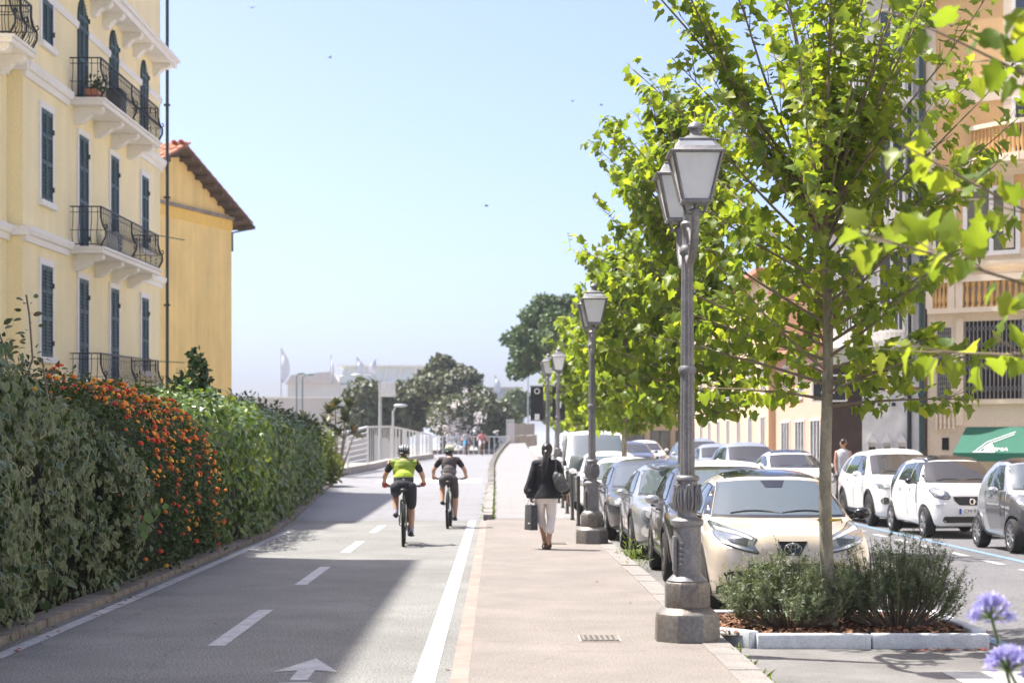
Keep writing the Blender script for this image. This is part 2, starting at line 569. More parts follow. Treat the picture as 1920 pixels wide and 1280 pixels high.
mb = MB(); mb.add([(-2500, -300, -.45), (2500, -300, -.45), (2500, 4500, -.45), (-2500, 4500, -.45)], [(0, 1, 2, 3)])
mb.build('ground', M_EARTH)['kind'] = 'structure'
YN = span(-6, 41.2, 24); YF = span(41.2, 240, 80)
strip('cycle_lane', YN, lambda Y: ex(Y), -.33, 0.0, M_ASPH)
strip('cycle_lane_paving', YF, lambda Y: ex(Y), lambda Y: xd(Y) + .02, lambda Y: G(Y) + .003, M_TILE2)
strip('red_strip', span(-6, 41.2, 24), -.33, -.20, 0.002, M_BRICK)
strip('pavement', span(-6, 42.2, 24), -.20, 1.75, 0.0, M_PAVE)
strip('stone_pavement', [42.2] + YF[1:], lambda Y: xd(Y) + .2, 1.75, lambda Y: Gp(Y) + .003, M_TILE)
strip('road', span(-6, 240, 90), 1.98, 10.6, lambda Y: G(Y) - .125, M_ROAD)
strip('parking_lane', span(-6, 120, 50), 1.985, 4.5, lambda Y: G(Y) - .121, M_LANEB)
strip('far_pavement', span(-6, 240, 60), 10.6, 17, lambda Y: G(Y) + .01, M_PAVE)
strip('garden_ground', span(-6, 80, 20), -16, lambda Y: ex(Y) - .28, -.05, mat('pale_bounce_ground', (.50, .45, .37), rough=.95, var=.2, scale=3, fine=.3, fscale=60))  # hidden ground, made pale to bounce light onto the cream wall

# painted markings
Z1 = .004
strip('lane_edge_line', span(2, 41.1, 12), -.595, -.435, Z1, M_WHITE)
def lx(Y): return -3.97 if Y < 22 else -3.97 - .003 * (Y - 22)
strip('lane_edge_line', span(6, 36, 12), lambda Y: lx(Y) - .065, lambda Y: lx(Y) + .065, Z1, M_WHITE)
for a, b in ((8.8, 12.2), (15.67, 19.07), (22.45, 25.75), (29.05, 32.4), (35.6, 38.8)):
    strip('centre_dash', [a, b], -2.425, -2.275, Z1, M_WHITE)
strip('stop_bar', [67.5, 72.5], -4.4, -.55, lambda Y: G(Y) + .008, M_WHITE)
mb = MB()
ax = -1.42
mb.add([(ax - .065, 13.4, Z1), (ax + .065, 13.4, Z1), (ax + .065, 14.05, Z1), (ax - .065, 14.05, Z1)], [(0, 1, 2, 3)])
mb.add([(ax - .24, 13.88, Z1 + .0005), (ax, 14.02, Z1 + .0005), (ax + .24, 13.88, Z1 + .0005), (ax, 14.75, Z1 + .0005)], [(0, 1, 2, 3)])
mb.build('arrow_marking', M_WHITE)['kind'] = 'structure'
mb = MB()                                             # painted bicycle symbol before the arrow
for cx, cy in ((ax - .0, 12.0), (ax, 13.0)):
    o = len(mb.v); n = 24
    for k in range(n):
        a = 2 * PI * k / n
        mb.v += [(cx + .21 * math.cos(a), cy + .3 * math.sin(a), Z1), (cx + .16 * math.cos(a), cy + .24 * math.sin(a), Z1)]
    for k in range(n):
        k2 = (k + 1) % n
        mb.f.append((o + 2 * k, o + 2 * k2, o + 2 * k2 + 1, o + 2 * k + 1)); mb.m.append(0)
mb.add([(ax - .04, 12.2, Z1 + .001), (ax + .04, 12.2, Z1 + .001), (ax + .04, 12.85, Z1 + .001), (ax - .04, 12.85, Z1 + .001)], [(0, 1, 2, 3)])
mb.build('bicycle_marking', M_WHITE)['kind'] = 'structure'
RZ = lambda Y: G(Y) - .117
strip('parking_line', span(6, 120, 40), 8.05, 8.2, lambda Y: G(Y) - .119, M_BLUE)
for k in range(22):
    y0 = 26 + k * 2.1
    strip('lane_dash', [y0, y0 + 1.05], 7.55, 7.68, lambda Y: G(Y) - .119, M_WHITE)
strip('parking_line', span(6, 18.9, 8), 4.52, 4.67, -.119, M_BLUE)
strip('parking_line', span(23.0, 60, 10), 4.42, 4.55, lambda Y: G(Y) - .1165, M_BLUE)
strip('parking_line', [22.95, 23.1], 2.1, 4.4, -.115, M_BLUE)
strip('crossing_stripe', [12.4, 14.9], 3.55, 4.4, -.1165, M_WHITE)

# kerbs, stone by stone
kb = setting('kerb')
kmesh = []
for v in range(4):
    mb = MB(); mb.box((0, 0, -.098), (.235, .992, .20)); kmesh.append(mb.mesh('kerb_stone', M_GRANITE))
for i in range(96):
    Y = 2.5 + i
    o = link('kerb_stone', kmesh[i % 4], kb, (1.865 + rnd.uniform(-.006, .006), Y, Gp(Y) + .004 + rnd.uniform(-.004, .006)))
    o.rotation_euler = ((.0304 if Y > 62 else .0105) if Y > 42 else 0, 0, rnd.uniform(-.008, .008))
kb = setting('garden_kerb')
for i in range(78):
    Y = 8 + i * .98
    mb = MB(); mb.box((0, 0, -.08), (.26, .972, .30 + rnd.uniform(-.012, .012)))
    o = link('kerb_stone', mb.mesh('kerb_stone', M_OLDKERB), kb, (ex(Y) - .14 + rnd.uniform(-.008, .008), Y, G(Y)))
    o.rotation_euler = (0, rnd.uniform(-.03, .03), -math.atan2(ex(Y + .5) - ex(Y - .5), 1) + rnd.uniform(-.008, .008))
kb = setting('divider_kerb')
for i in range(72):
    Y = 42.2 + i * 1.0; hh = Gp(Y) - G(Y)
    mb = MB(); mb.box((0, 0, hh / 2), (.2, .985, .24 + hh))
    o = link('kerb_stone', mb.mesh('kerb_stone', M_GRANITE), kb, (xd(Y) + .12 + rnd.uniform(-.006, .006), Y, G(Y) + rnd.uniform(-.006, .006)))
    o.rotation_euler = (.0105, 0, -math.atan(xd(Y + .5) - xd(Y - .5)))
kb = setting('far_kerb')
for i in range(40):
    Y = 28 + i * 1.5
    mb = MB(); mb.box((0, 0, -.06), (.25, 1.48, .2))
    link('kerb_stone', mb.mesh('kerb_stone', M_GRANITE), kb, (10.55, Y, G(Y)))

# planter bed round the first tree
pb = setting('planter_kerb')
for x0, x1 in ((2.32, 3.33), (3.345, 4.38)):
    mb = MB(); mb.box(((x0 + x1) / 2, 16.62, -.07), (x1 - x0, .12, .16)); mb.build('kerb_stone', M_KERB, pb, bevel=.012)
mb = MB(); mb.bar((2.03, 16.98, -.06), (2.30, 16.63, -.06), .12, .18); mb.build('kerb_stone', M_KERB, pb, bevel=.01)
for y0, y1 in ((16.7, 17.66), (17.68, 18.62)):
    mb = MB(); mb.box((4.32, (y0 + y1) / 2, -.055), (.13, y1 - y0, .19)); mb.build('kerb_stone', M_KERB, pb, bevel=.012)
for x0, x1 in ((2.05, 3.1), (3.12, 4.2)):
    mb = MB(); mb.box(((x0 + x1) / 2, 18.6, -.055), (x1 - x0, .13, .19)); mb.build('kerb_stone', M_KERB, pb, bevel=.012)
mb = MB(); mb.add([(1.99, 16.66, -.012), (4.27, 16.66, -.012), (4.27, 18.55, -.012), (1.99, 18.55, -.012)], [(0, 1, 2, 3)])
mb.build('planter_soil', M_SOIL)['kind'] = 'structure'
n = 2600
P = np.column_stack([rng.uniform(2.02, 4.24, n), rng.uniform(16.7, 18.5, n), rng.uniform(-.005, .03, n)])
chip = (np.array([(-.5, -.2, 0), (.5, -.25, .08), (.45, .25, 0), (-.4, .3, .1)]), np.array([(0, 1, 2, 3)]), np.array([0]))
D = rng.normal(size=(n, 3)) * (1, 1, .25); Nn = rng.normal(size=(n, 3)) * .35 + (0, 0, 1)
V, F, mi = scatter_leaves(chip, P, D, Nn, rng.uniform(.02, .075, n))
M_BARK = leafmat('bark_chip', [(.10, .045, .025), (.22, .10, .055), (.30, .16, .09), (.15, .08, .05)], trans=0, rough=.9)
link('bark_mulch', np_mesh('bark_mulch', V, F, M_BARK))['kind'] = 'stuff'

# drain covers
M_IRON = mat('cast_iron', (.20, .18, .16), rough=.8, metal=.2, var=.3, scale=8, fine=.2)
def drain(x, y, w, l, label):
    t = thing('drain_cover', label, 'drain cover', (x, y, 0))
    mb = MB(); mb.box((0, 0, .001), (w, l, .012)); mb.build('frame', mat('worn_concrete', (.36, .31, .27), rough=.9), t)
    mb = MB()
    nx, ny = 7, 7
    for i in range(nx):
        mb.box(((i - (nx - 1) / 2) * w * .92 / nx, 0, .010), (w * .07, l * .9, .012))
    for j in range(ny):
        mb.box((0, (j - (ny - 1) / 2) * l * .92 / ny, .0095), (w * .9, l * .06, .009))
    mb.build('grate', M_IRON, t)
drain(.90, 16.25, .36, .5, 'iron drain cover in the tan pavement left of the nearest lamp post')
drain(1.04, 31.7, .34, .5, 'small iron drain cover behind the walking woman')
# a few fallen leaves and weeds along the kerb
M_DRY = leafmat('dry_leaf', [(.22, .09, .03), (.35, .17, .06), (.28, .05, .03), (.16, .10, .04)], trans=.1)
pts = [at(935, 1254, 14), at(785, 1181, 17), at(1500, 1190, 16.5), at(348, 1075, 24)]
P = []
for px, py in ((832, 1256), (785, 1181), (395, 1169), (350, 1076), (90, 1166), (15, 1258), (1490, 1183), (1180, 1130), (1115, 1090), (250, 1118)):
    Y = FP * CAMZ / (py - HY); P.append(((px - CX) / FP * Y, Y, .012))
for k in range(70):
    Y = rnd.uniform(11, 34); P.append((ex(Y) + abs(rnd.gauss(.0, .14)) + .02, Y, .012))
for k in range(40): P.append((rnd.uniform(3.6, 4.6), rnd.gauss(16.42, .06), -.108))
P = np.array(P); n = len(P)
V, F, mi = scatter_leaves(OVAL_LEAF, P, rng.normal(size=(n, 3)) * (1, 1, .1), rng.normal(size=(n, 3)) * .2 + (0, 0, 1), rng.uniform(.04, .085, n))
link('leaf_litter', np_mesh('leaf_litter', V, F, M_DRY))['kind'] = 'stuff'
M_WEED = leafmat('weed_leaf', [(.10, .16, .03), (.16, .22, .05), (.20, .24, .06)], trans=.4)
P = []
for k in range(700):
    Y = 42 + 60 * rnd.random() ** 1.5; P.append((xd(Y) + .235 + rnd.gauss(0, .022) - .235 * (rnd.random() < .22), Y, Gp(Y) + abs(rnd.gauss(.0, .03)) * (1 + math.sin(Y * 1.3)) + .015))
for k in range(230):
    c = rnd.choice([(2.04, 28.4), (2.05, 28.7), (2.03, 26.6)]); h_ = abs(rnd.gauss(0, .16)); P.append((c[0] + rnd.gauss(0, .05 + h_ * .25), c[1] + rnd.gauss(0, .1), -.1 + h_))
for k in range(140):
    Y = rnd.uniform(12, 16.5); P.append((1.99 + rnd.gauss(0, .02), Y, -.11 + abs(rnd.gauss(0, .04))))
P = np.array(P); n = len(P)
V, F, mi = scatter_leaves(LONG_LEAF, P, rng.normal(size=(n, 3)) * (.7, .7, .3) + (0, 0, .7), rng.normal(size=(n, 3)) + (0, -.6, .5), rng.uniform(.05, .12, n))
link('weeds', np_mesh('weeds', V, F, M_WEED))['kind'] = 'stuff'
# ------------------------------------------------------------------ buildings
def plaster(name, col, **k): return mat(name, col, rough=.85, var=.05, scale=.5, fine=.04, fscale=20, bump=.05, bscale=30, **k)
M_CREAM = plaster('cream_render', (.93, .80, .48))
M_TRIM = plaster('white_trim', (.82, .79, .74))
M_SHUT = mat('green_shutter', (.045, .085, .085), rough=.55, var=.15, scale=3)
M_WROUGHT = mat('wrought_iron', (.02, .024, .028), rough=.5, var=.2)
M_PIPE = mat('dark_drainpipe', (.03, .04, .042), rough=.5)
M_YELLOW = plaster('yellow_render', (.95, .69, .26))
M_TERRA = mat('terracotta_tile', (.48, .20, .11), rough=.85, var=.3, scale=1.2, fine=.15)
M_WOOD = mat('dark_eaves_wood', (.11, .075, .052), rough=.85, var=.3, scale=3)
M_PANE = glassmat('window_glass', (.05, .065, .075))

streaky(M_CREAM, .07); streaky(M_YELLOW, .13)
def shutter_window(parent, P, s0, s1, z0, z1, trim=.13, arch=False, sill=True, name='window', pitch=.085, fm=None, hinge=True):
    """P(s,z,o): s along the wall, o out from it. White surround > two louvred leaves, sill"""
    f = fm or M_TRIM
    mb = MB(); w = s1 - s0
    if trim:
        mb.prism([(s0 - trim, z0), (s0, z0), (s0, z1), (s0 - trim, z1)], lambda u, v, d: P(u, v, d), (-.02, .055))
        mb.prism([(s1, z0), (s1 + trim, z0), (s1 + trim, z1), (s1, z1)], lambda u, v, d: P(u, v, d), (-.02, .055))
        mb.prism([(s0 - trim, z1 + .002), (s1 + trim, z1 + .002), (s1 + trim, z1 + trim * 1.2), (s0 - trim, z1 + trim * 1.2)], lambda u, v, d: P(u, v, d), (-.02, .065))
    else:
        r = w / 2
        pl = [(s0 - .02, z0)] + [((s0 + s1) / 2 - (r + .02) * math.cos(a), z1 - r + (r + .02) * math.sin(a)) for a in span(0, PI, 10)] + [(s1 + .02, z0)]
        mb.prism(pl, lambda u, v, d: P(u, v, d), (-.02, .012))
    wn = mb.build(name, f if trim else M_SHUT, parent)
    if sill:
        mb = MB(); mb.prism([(s0 - trim - .06, z0 - .14), (s1 + trim + .06, z0 - .14), (s1 + trim + .06, z0 - .002), (s0 - trim - .06, z0 - .002)], lambda u, v, d: P(u, v, d), (-.02, .13))
        mb.build('sill', f, wn)
    c = (s0 + s1) / 2; g = .012; r = w / 2
    def top(u):
        return z1 - r + math.sqrt(max(0, r * r - (u - c) ** 2)) if arch else z1
    for a, b in ((s0 + .01, c - g), (c + g, s1 - .01)):
        mb = MB()
        zk = min(top(a + .02), top(b - .02)) - .02
        mb.prism([(a + .02, z0 + .02), (b - .02, z0 + .02), (b - .02, zk), (a + .02, zk)], lambda u, v, d: P(u, v, d), (-.01, .009))
        st = .06
        zt = min(top(a), top(b)) if arch else z1
        for u0, u1 in ((a, a + st), (b - st, b)):
            mb.prism([(u0, z0 + .01), (u1, z0 + .01), (u1, top(u1) - .01), (u0, top(u0) - .01)], lambda u, v, d: P(u, v, d), (.015, .05))
        for zz in (z0 + .05, z0 + (z1 - z0) * .42, z0 + (z1 - z0) * .72, zt - .05):
            mb.prism([(a + st, zz - .045), (b - st, zz - .045), (b - st, zz + .045), (a + st, zz + .045)], lambda u, v, d: P(u, v, d), (.014, .047))
        z = z0 + .12
        while z < max(top(a + st), top(b - st)) - .06:
            ua, ub = a + st, b - st
            if arch and z > z1 - r:
                h = math.sqrt(max(0, r * r - (z - z1 + r) ** 2)) - .01
                ua = max(ua, c - h); ub = min(ub, c + h)
            if ub - ua > .03:
                vs = [P(ua, z, .044), P(ub, z, .044), P(ub, z + .012, .044), P(ua, z + .012, .044), P(ua, z + pitch * .72, .012), P(ub, z + pitch * .72, .012)]
                mb.add(vs, [(0, 1, 2, 3), (3, 2, 5, 4), (1, 0, 4, 5)])
            z += pitch
        if hinge:
            for zz in (z0 + .35, z1 - .45):
                mb.prism([(b - .01, zz - .06), (b + .05, zz - .06), (b + .05, zz + .06), (b - .01, zz + .06)], lambda u, v, d: P(u, v, d), (.02, .085)) if b > c + .1 else None
        mb.build('shutter', M_SHUT, wn)
    return wn

def moulding(mb, P, s0, s1, z, prof):
    """run a profile [(out,dz)...] along the wall"""
    n = len(prof)
    vs = [P(s0, z + dz, o) for o, dz in prof] + [P(s1, z + dz, o) for o, dz in prof]
    fs = [(i, i + 1, n + i + 1, n + i) for i in range(n - 1)] + [tuple(range(n)), tuple(range(2 * n - 1, n - 1, -1)), (0, n, 2 * n - 1, n - 1)]
    mb.add(vs, fs)
CORN = [(-.02, -.22), (.07, -.22), (.09, -.08), (.16, -.06), (.20, .04), (.20, .12), (.05, .14), (-.02, .14)]
BAND = [(-.02, -.1), (.05, -.1), (.07, 0), (.07, .08), (-.02, .1)]

def balcony(parent, P, s0, s1, z, depth, brackets, bars=True, nfront=38):
    mb = MB()
    mb.prism([(s0, z - .17), (s1, z - .17), (s1, z - .06), (s0, z - .06)], lambda u, v, d: P(u, v, d), (-.02, depth))
    mb.prism([(s0 - .05, z - .0595), (s1 + .05, z - .0595), (s1 + .05, z), (s0 - .05, z)], lambda u, v, d: P(u, v, d), (-.02, depth + .06))
    b = mb.build('balcony', M_TRIM, parent)
    for s in brackets:
        mb = MB()
        out = [(-.02, z - .171), (depth - .1, z - .171), (depth - .1, z - .27), (depth - .22, z - .34), (depth * .55, z - .36), (depth * .42, z - .46), (depth * .2, z - .58), (-.02, z - .6)]
        n = len(out); wd = .16
        vs = [P(s - wd, v, o) for o, v in out] + [P(s + wd, v, o) for o, v in out]
        mb.add(vs, [tuple(range(n)), tuple(range(2 * n - 1, n - 1, -1))] + [(i, (i + 1) % n, n + (i + 1) % n, n + i) for i in range(n)])
        mb.build('bracket', M_TRIM, b)
    H = 1.02; D = depth - .06
    mb = MB()
    for zz, dd, th in ((H, D, .042), (H - .14, D, .02), (.42, D + .09, .022), (.06, D, .03)):
        p = [P(s0 + .05, z + zz, 0), P(s0 + .05, z + zz, dd), P(s1 - .05, z + zz, dd), P(s1 - .05, z + zz, 0)]
        for q in range(3): mb.bar(p[q], p[q + 1], th, th * .7)
    # scroll posts at the corners
    for s in (s0 + .05, s0 + (s1 - s0) / 2, s1 - .05):
        mb.tube([P(s, z + v, D + o) for v, o in ((0, 0), (.1, .05), (.25, .13), (.4, .13), (.55, .05), (.75, 0), (H, 0))], .026, 6)
        mb.tube([P(s, z + v, D + o) for v, o in ((.42, .1), (.5, .17), (.57, .14), (.54, .1))], .018, 5)
    mb.build('railing', M_WROUGHT, b)
    bow = ((.06, 0), (.14, .06), (.27, .115), (.40, .10), (.55, .03), (.72, 0), (H - .02, 0))
    def bal(f):
        m = MB(); m.tube([f(v, o) for v, o in bow], .0105, 4, cap=False); return m.build('baluster', M_WROUGHT, b)
    for i in range(nfront):
        s = s0 + .05 + (s1 - s0 - .1) * (i + .5) / nfront
        bal(lambda v, o: P(s, z + v, D + o))
    for sd, sg in ((s0 + .05, -1), (s1 - .05, 1)):
        for i in range(5):
            o0 = D * (i + .5) / 5
            bal(lambda v, o: P(sd + sg * o, z + v, o0))
    return b

# cream apartment house along the left of the lane (facade plane x=-10.9, Y 43..60.6)
FX = -10.9
cb = thing('apartment_building', 'pale cream apartment house with dark green shutters and iron balconies', 'building', (FX, 43, 0))
def PC(s, z, o): return Vector((o, s - 43, z))
mb = MB(); mb.box((-5, 8.8, 7.2), (10, 17.6, 19.6)); mb.build('wall', M_CREAM, cb)
mb = MB(); mb.box((-5.36, -1.4, 7.2), (10, 2.79, 19.6)); mb.build('wall', M_CREAM, cb)
def PL(s, z, o): return Vector((o - .36, s - 43, z))
FLR = [3.05, 6.8, 10.6, 14.35]
mb = MB()
for z in FLR[1:3]:
    for PP, a, b in ((PC, 42.98, 47.4), (PC, 56.4, 60.75), (PL, 40.25, 42.97)):
        mb = MB(); moulding(mb, PP, a, b, z - .05, CORN); mb.build('cornice', M_TRIM, cb)
    mb = MB(); mb.box((-.1, -.09, z - .05), (.5, .17, .2)); mb.build('cornice', M_TRIM, cb)
for s0, s1 in ((43, 48.55), (49.75, 52.55), (53.75, 57.2), (58.35, 60.6)):
    mb = MB(); moulding(mb, PC, s0, s1, 12.62, BAND); mb.build('string_course', M_TRIM, cb)
# top slab with brackets, gutter end past the corner
mb = MB()
mb.prism([(44.0, 13.6), (60.2, 13.6), (60.2, 13.77), (44.0, 13.77)], lambda u, v, d: PC(u, v, d), (-.02, .62))
mb.prism([(43.95, 13.771), (60.35, 13.771), (60.35, 13.87), (43.95, 13.87)], lambda u, v, d: PC(u, v, d), (-.02, .70))
tb = mb.build('eaves_slab', M_TRIM, cb)
for s in (45.5, 47.2, 50.3, 51.9, 54.6, 56.2, 59.4):
    mb = MB(); out = [(-.02, 13.598), (.56, 13.598), (.56, 13.52), (.48, 13.44), (.33, 13.42), (.22, 13.32), (.14, 13.2), (-.02, 13.17)]
    n = len(out); vs = [PC(s - .17, v, o) for o, v in out] + [PC(s + .17, v, o) for o, v in out]
    mb.add(vs, [tuple(range(n)), tuple(range(2 * n - 1, n - 1, -1))] + [(i, (i + 1) % n, n + (i + 1) % n, n + i) for i in range(n)])
    mb.build('bracket', M_TRIM, tb)
# windows and balcony doors, floor by floor
for fl in (0, 1):
    z = FLR[fl]
    shutter_window(cb, PC, 44.55, 45.72, z + .85, z + 3.05)
    shutter_window(cb, PC, 48.6, 49.75, z + .02, z + 3.0, sill=False)
    shutter_window(cb, PC, 52.6, 53.75, z + .02, z + 3.0, sill=False)
    shutter_window(cb, PC, 57.2, 58.35, z + .75, z + 3.0)
z = FLR[2]
shutter_window(cb, PC, 44.65, 45.75, z + .85, z + 3.2)
for s0 in (48.6, 52.6, 57.2):
    shutter_window(cb, PC, s0, s0 + 1.12, z + .02, z + 2.8, trim=0, arch=True, sill=False)
balcony(cb, PC, 47.7, 55.9, FLR[0], .85, (48.3, 50.8, 53.0, 55.3))
balcony(cb, PC, 47.7, 55.9, FLR[1], .85, (48.3, 50.8, 53.0, 55.3))
balcony(cb, PC, 47.7, 55.9, FLR[2], .85, (48.3, 50.8, 53.0, 55.3))
balcony(cb, PL, 40.3, 42.3, 10.75, .8, (40.6, 41.9), nfront=10)
mb = MB(); mb.tube([(.2, 17.75, -1), (.2, 17.75, 17)], .055, 8)
for z in (2.5, 6, 9.5, 12.5): mb.box((.2, 17.72, z), (.2, .12, .06))
mb.build('drainpipe', M_PIPE, cb)
mb = MB()
for z in (FLR[0] + 1.0, FLR[1] + 1.0): mb.bar((.82, 12.6, z), (1.35, 14.2, z), .025); mb.bar((.8, 4.75, z + .01), (.8, 8.6, z + .01), .03)
mb.build('clothes_bar', M_WROUGHT, cb)
for ch in [cb] + list(cb.children_recursive):         # the street falls 2% away from the level house
    if ch.type == 'MESH':
        for v in ch.data.vertices: v.co.z += .02 * (v.co.y - 8)
M_ACW = mat('air_con_casing', (.62, .62, .6), rough=.5)
M_DARKPL = mat('dark_plastic', (.02, .02, .022), rough=.55)
def on_balc(s, o, z): return Vector((FX + o, s, z + .02 * (s - 51)))
t = thing('air_conditioner', 'white air conditioner unit on the middle balcony of the cream house', 'air conditioner', on_balc(51.3, .42, FLR[1]))
mb = MB(); mb.box((0, 0, .36), (.32, .85, .6)); mb.build('casing', M_ACW, t, bevel=.02)
mb = MB(); mb.torus((.165, -.12, .36), .22, .015, 20, 5, Matrix.Rotation(R(90), 3, 'Y'))
for k in range(6): mb.bar((.165, -.12, .36), Vector((.165, -.12, .36)) + Vector((0, math.cos(k * PI / 3), math.sin(k * PI / 3))) * .21, .012)
mb.build('fan_guard', M_DARKPL, t)
mb = MB(); mb.box((0, -.3, .03), (.3, .05, .06)); mb.box((0, .3, .03), (.3, .05, .06)); mb.build('foot', M_DARKPL, t)
t = thing('planter_box', 'terracotta planter box with sparse plants on the top balcony', 'planter', on_balc(48.6, .5, FLR[2]))
mb = MB(); mb.box((0, 0, .12), (.28, 1.3, .24), taper=1.1); mb.build('box', M_TERRA, t)
P = np.column_stack([rng.normal(0, .1, 130), rng.uniform(-.6, .6, 130), .25 + np.abs(rng.normal(0, .2, 130))])
M_POT = leafmat('pot_plant_leaf', [(.03, .05, .02), (.06, .09, .03)], trans=.2)
V, F, mi = scatter_leaves(OVAL_LEAF, P, rng.normal(size=(130, 3)) + (0, 0, .6), rng.normal(size=(130, 3)), rng.uniform(.08, .16, 130))
link('foliage', np_mesh('foliage', V, F, M_POT), t)['kind'] = 'stuff'
t = thing('balcony_crate', 'dark storage box behind the top balcony railing', 'box', on_balc(51.5, .42, FLR[2]))
mb = MB(); mb.box((0, 0, .38), (.4, .9, .76)); mb.build('body', mat('grey_fabric', (.09, .09, .09)), t, bevel=.02)
mb = MB(); mb.box((0, 0, .775), (.44, .94, .04)); mb.build('lid', M_DARKPL, t, bevel=.01)

# tall house on the left before the frame: its shade lies on the cycle lane
nb = thing('apartment_building', 'tall cream apartment house beside the near hedge', 'building', (-11.2, 3, 0))
mb = MB(); mb.box((-6, 14.0, 9.7), (12, 28.3, 20.9)); mb.build('wall', M_CREAM, nb)
mb = MB(); mb.box((-5.7, 14.0, 20.28), (12.4, 28.7, .24)); mb.build('roof', M_TERRA, nb)
def PN(s, z, o): return Vector((o, s, z))
for fl in range(5):
    for k in range(5): shutter_window(nb, PN, 2 + k * 5.4, 3.2 + k * 5.4, 3.2 + fl * 3.7, 5.4 + fl * 3.7, pitch=.2, hinge=False)

# unseen pale house added on the right to bounce sunlight onto the left facades
rbn = thing('apartment_building', 'unseen pale house added on the right side to bounce sunlight across the street', 'building', (17.2, -8, 0))
mb = MB(); mb.box((5, 25, 7.3), (10, 50, 15)); mb.build('wall', plaster('bounce_house_render', (.80, .74, .62)), rbn)
mb = MB(); mb.box((5, 25, 14.92), (10.8, 50.8, .24)); mb.build('roof', M_TERRA, rbn)
def PRN(s, z, o): return Vector((-o, s, z))
for fl in range(4):
    for k in range(8): shutter_window(rbn, PRN, 2.5 + k * 6, 3.7 + k * 6, 1.2 + fl * 3.5, 3.2 + fl * 3.5, pitch=.2, hinge=False)

# yellow gabled house behind the cream one
E2 = Vector((-12.75, 90, 0)); dv = Vector((-.36, -1, 0)).normalized(); bv = Vector((-1, .36, 0)).normalized()
yb = thing('gabled_house', 'deep yellow house with a blank gable wall and terracotta roof', 'house', E2)
HW = 5.65; EZ = 12.55; PK = 15.0
def PY(u, v, d): return dv * u - bv * d + Vector((0, 0, v))      # u along the gable from the right corner, d out towards the street
mb = MB(); mb.prism([(0, -1), (2 * HW, -1), (2 * HW, EZ), (HW, PK), (0, EZ)], PY, (-14, 0)); mb.build('wall', M_YELLOW, yb)
mb = MB()
mb.prism([(-.02, EZ - .62), (2 * HW, EZ - .62), (2 * HW, EZ - .12), (-.02, EZ - .12)], PY, (-.01, .05))
mb.build('frieze', mat('yellow_band', (.88, .58, .14), rough=.85, var=.08), yb)
mb = MB(); mb.prism([(-.25, EZ - .118), (2 * HW + .1, EZ - .118), (2 * HW + .1, EZ + .04), (-.25, EZ + .04)], PY, (-.01, .16))
mb.build('cornice', mat('weathered_cornice', (.30, .25, .2), rough=.9, var=.4, scale=2), yb)
sl = (PK - EZ) / HW
def roofz(u): return PK - abs(u - HW) * sl + .05
rf_b = MB()
OH = .9
for sg in (-1, 1):
    u1 = HW + sg * (HW + OH)
    rf_b.prism([(HW, roofz(HW)), (u1, roofz(u1)), (u1, roofz(u1) + .1), (HW, roofz(HW) + .1)] if sg > 0 else [(u1, roofz(u1)), (HW, roofz(HW)), (HW, roofz(HW) + .1), (u1, roofz(u1) + .1)], PY, (-14.4, .72))
roof = rf_b.build('roof', M_WOOD, yb)
for k in range(9):
    for sg in (-1, 1):
        u = HW + sg * (.7 + k * .72)
        mb = MB(); mb.prism([(u - .09, roofz(u) - .2), (u + .09, roofz(u) - .2), (u + .09, roofz(u) - .02), (u - .09, roofz(u) - .02)], PY, (-.1, .66))
        mb.build('rafter', M_WOOD, roof)
tile = MB(); n = 7
for a in range(n):
    pass
def tile_mesh(r, l):
    m = MB(); k = 6; vs = []
    for e, rr in ((0, r), (l, r * .82)):
        for i in range(k + 1):
            a = PI * i / k
            vs.append((rr * math.cos(a), e, rr * math.sin(a) * .8))
        for i in range(k, -1, -1):
            a = PI * i / k
            vs.append((rr * .8 * math.cos(a), e, rr * .8 * math.sin(a) * .8))
    N = 2 * (k + 1)
    m.add(vs, [(i, (i + 1) % N, N + (i + 1) % N, N + i) for i in range(N)] + [tuple(range(N)), tuple(range(2 * N - 1, N - 1, -1))])
    return m.mesh('tile', M_TERRA, 40)
TM = tile_mesh(.17, .62)
def lay(u, d, up, lift=.1):
    """tile with its axis running up the slope at gable coordinate u, depth d"""
    sg = 1 if u > HW else -1
    y = (dv * (-sg) + Vector((0, 0, sl))).normalized()
    x = bv; z = x.cross(y)
    if z.z < 0: x = -x; z = x.cross(y)
    p = PY(u, roofz(u) + lift, d)
    o = link('tile', TM, roof)
    o.matrix_local = Matrix(((x.x, y.x, z.x, p.x), (x.y, y.y, z.y, p.y), (x.z, y.z, z.z, p.z), (0, 0, 0, 1)))
for c in range(9):                                     # left slope, courses seen from the street
    for r_ in range(13):
        lay(HW + HW + OH - .1 - r_ * .52, .6 - c * .36, 1, .1 + .02 * (r_ % 2))
for r_ in range(13): lay(-OH + .1 + r_ * .52, .6, 1); lay(-OH + .1 + r_ * .52, .24, 1)
mb = MB()
for k in range(34):
    mb.tube([PY(HW, PK + .2, .72 - k * .42), PY(HW, PK + .17, .72 - k * .42 - .46)], .15, 8)
mb.build('ridge', M_TERRA, roof)
mb = MB(); mb.prism([(-OH + .0, roofz(-OH) - .12), (-OH - .16, roofz(-OH) - .12), (-OH - .16, roofz(-OH) + .05), (-OH, roofz(-OH) + .05)], PY, (-14.4, .74)); mb.tube([PY(-OH - .08, roofz(-OH) - .1, .5), PY(-.05, EZ - .7, .02), PY(-.05, EZ - 1.6, .02)], .05, 6)
mb.build('gutter', mat('copper_gutter', (.05, .09, .08), rough=.5), roof)
ch = MB(); cu = 2.5
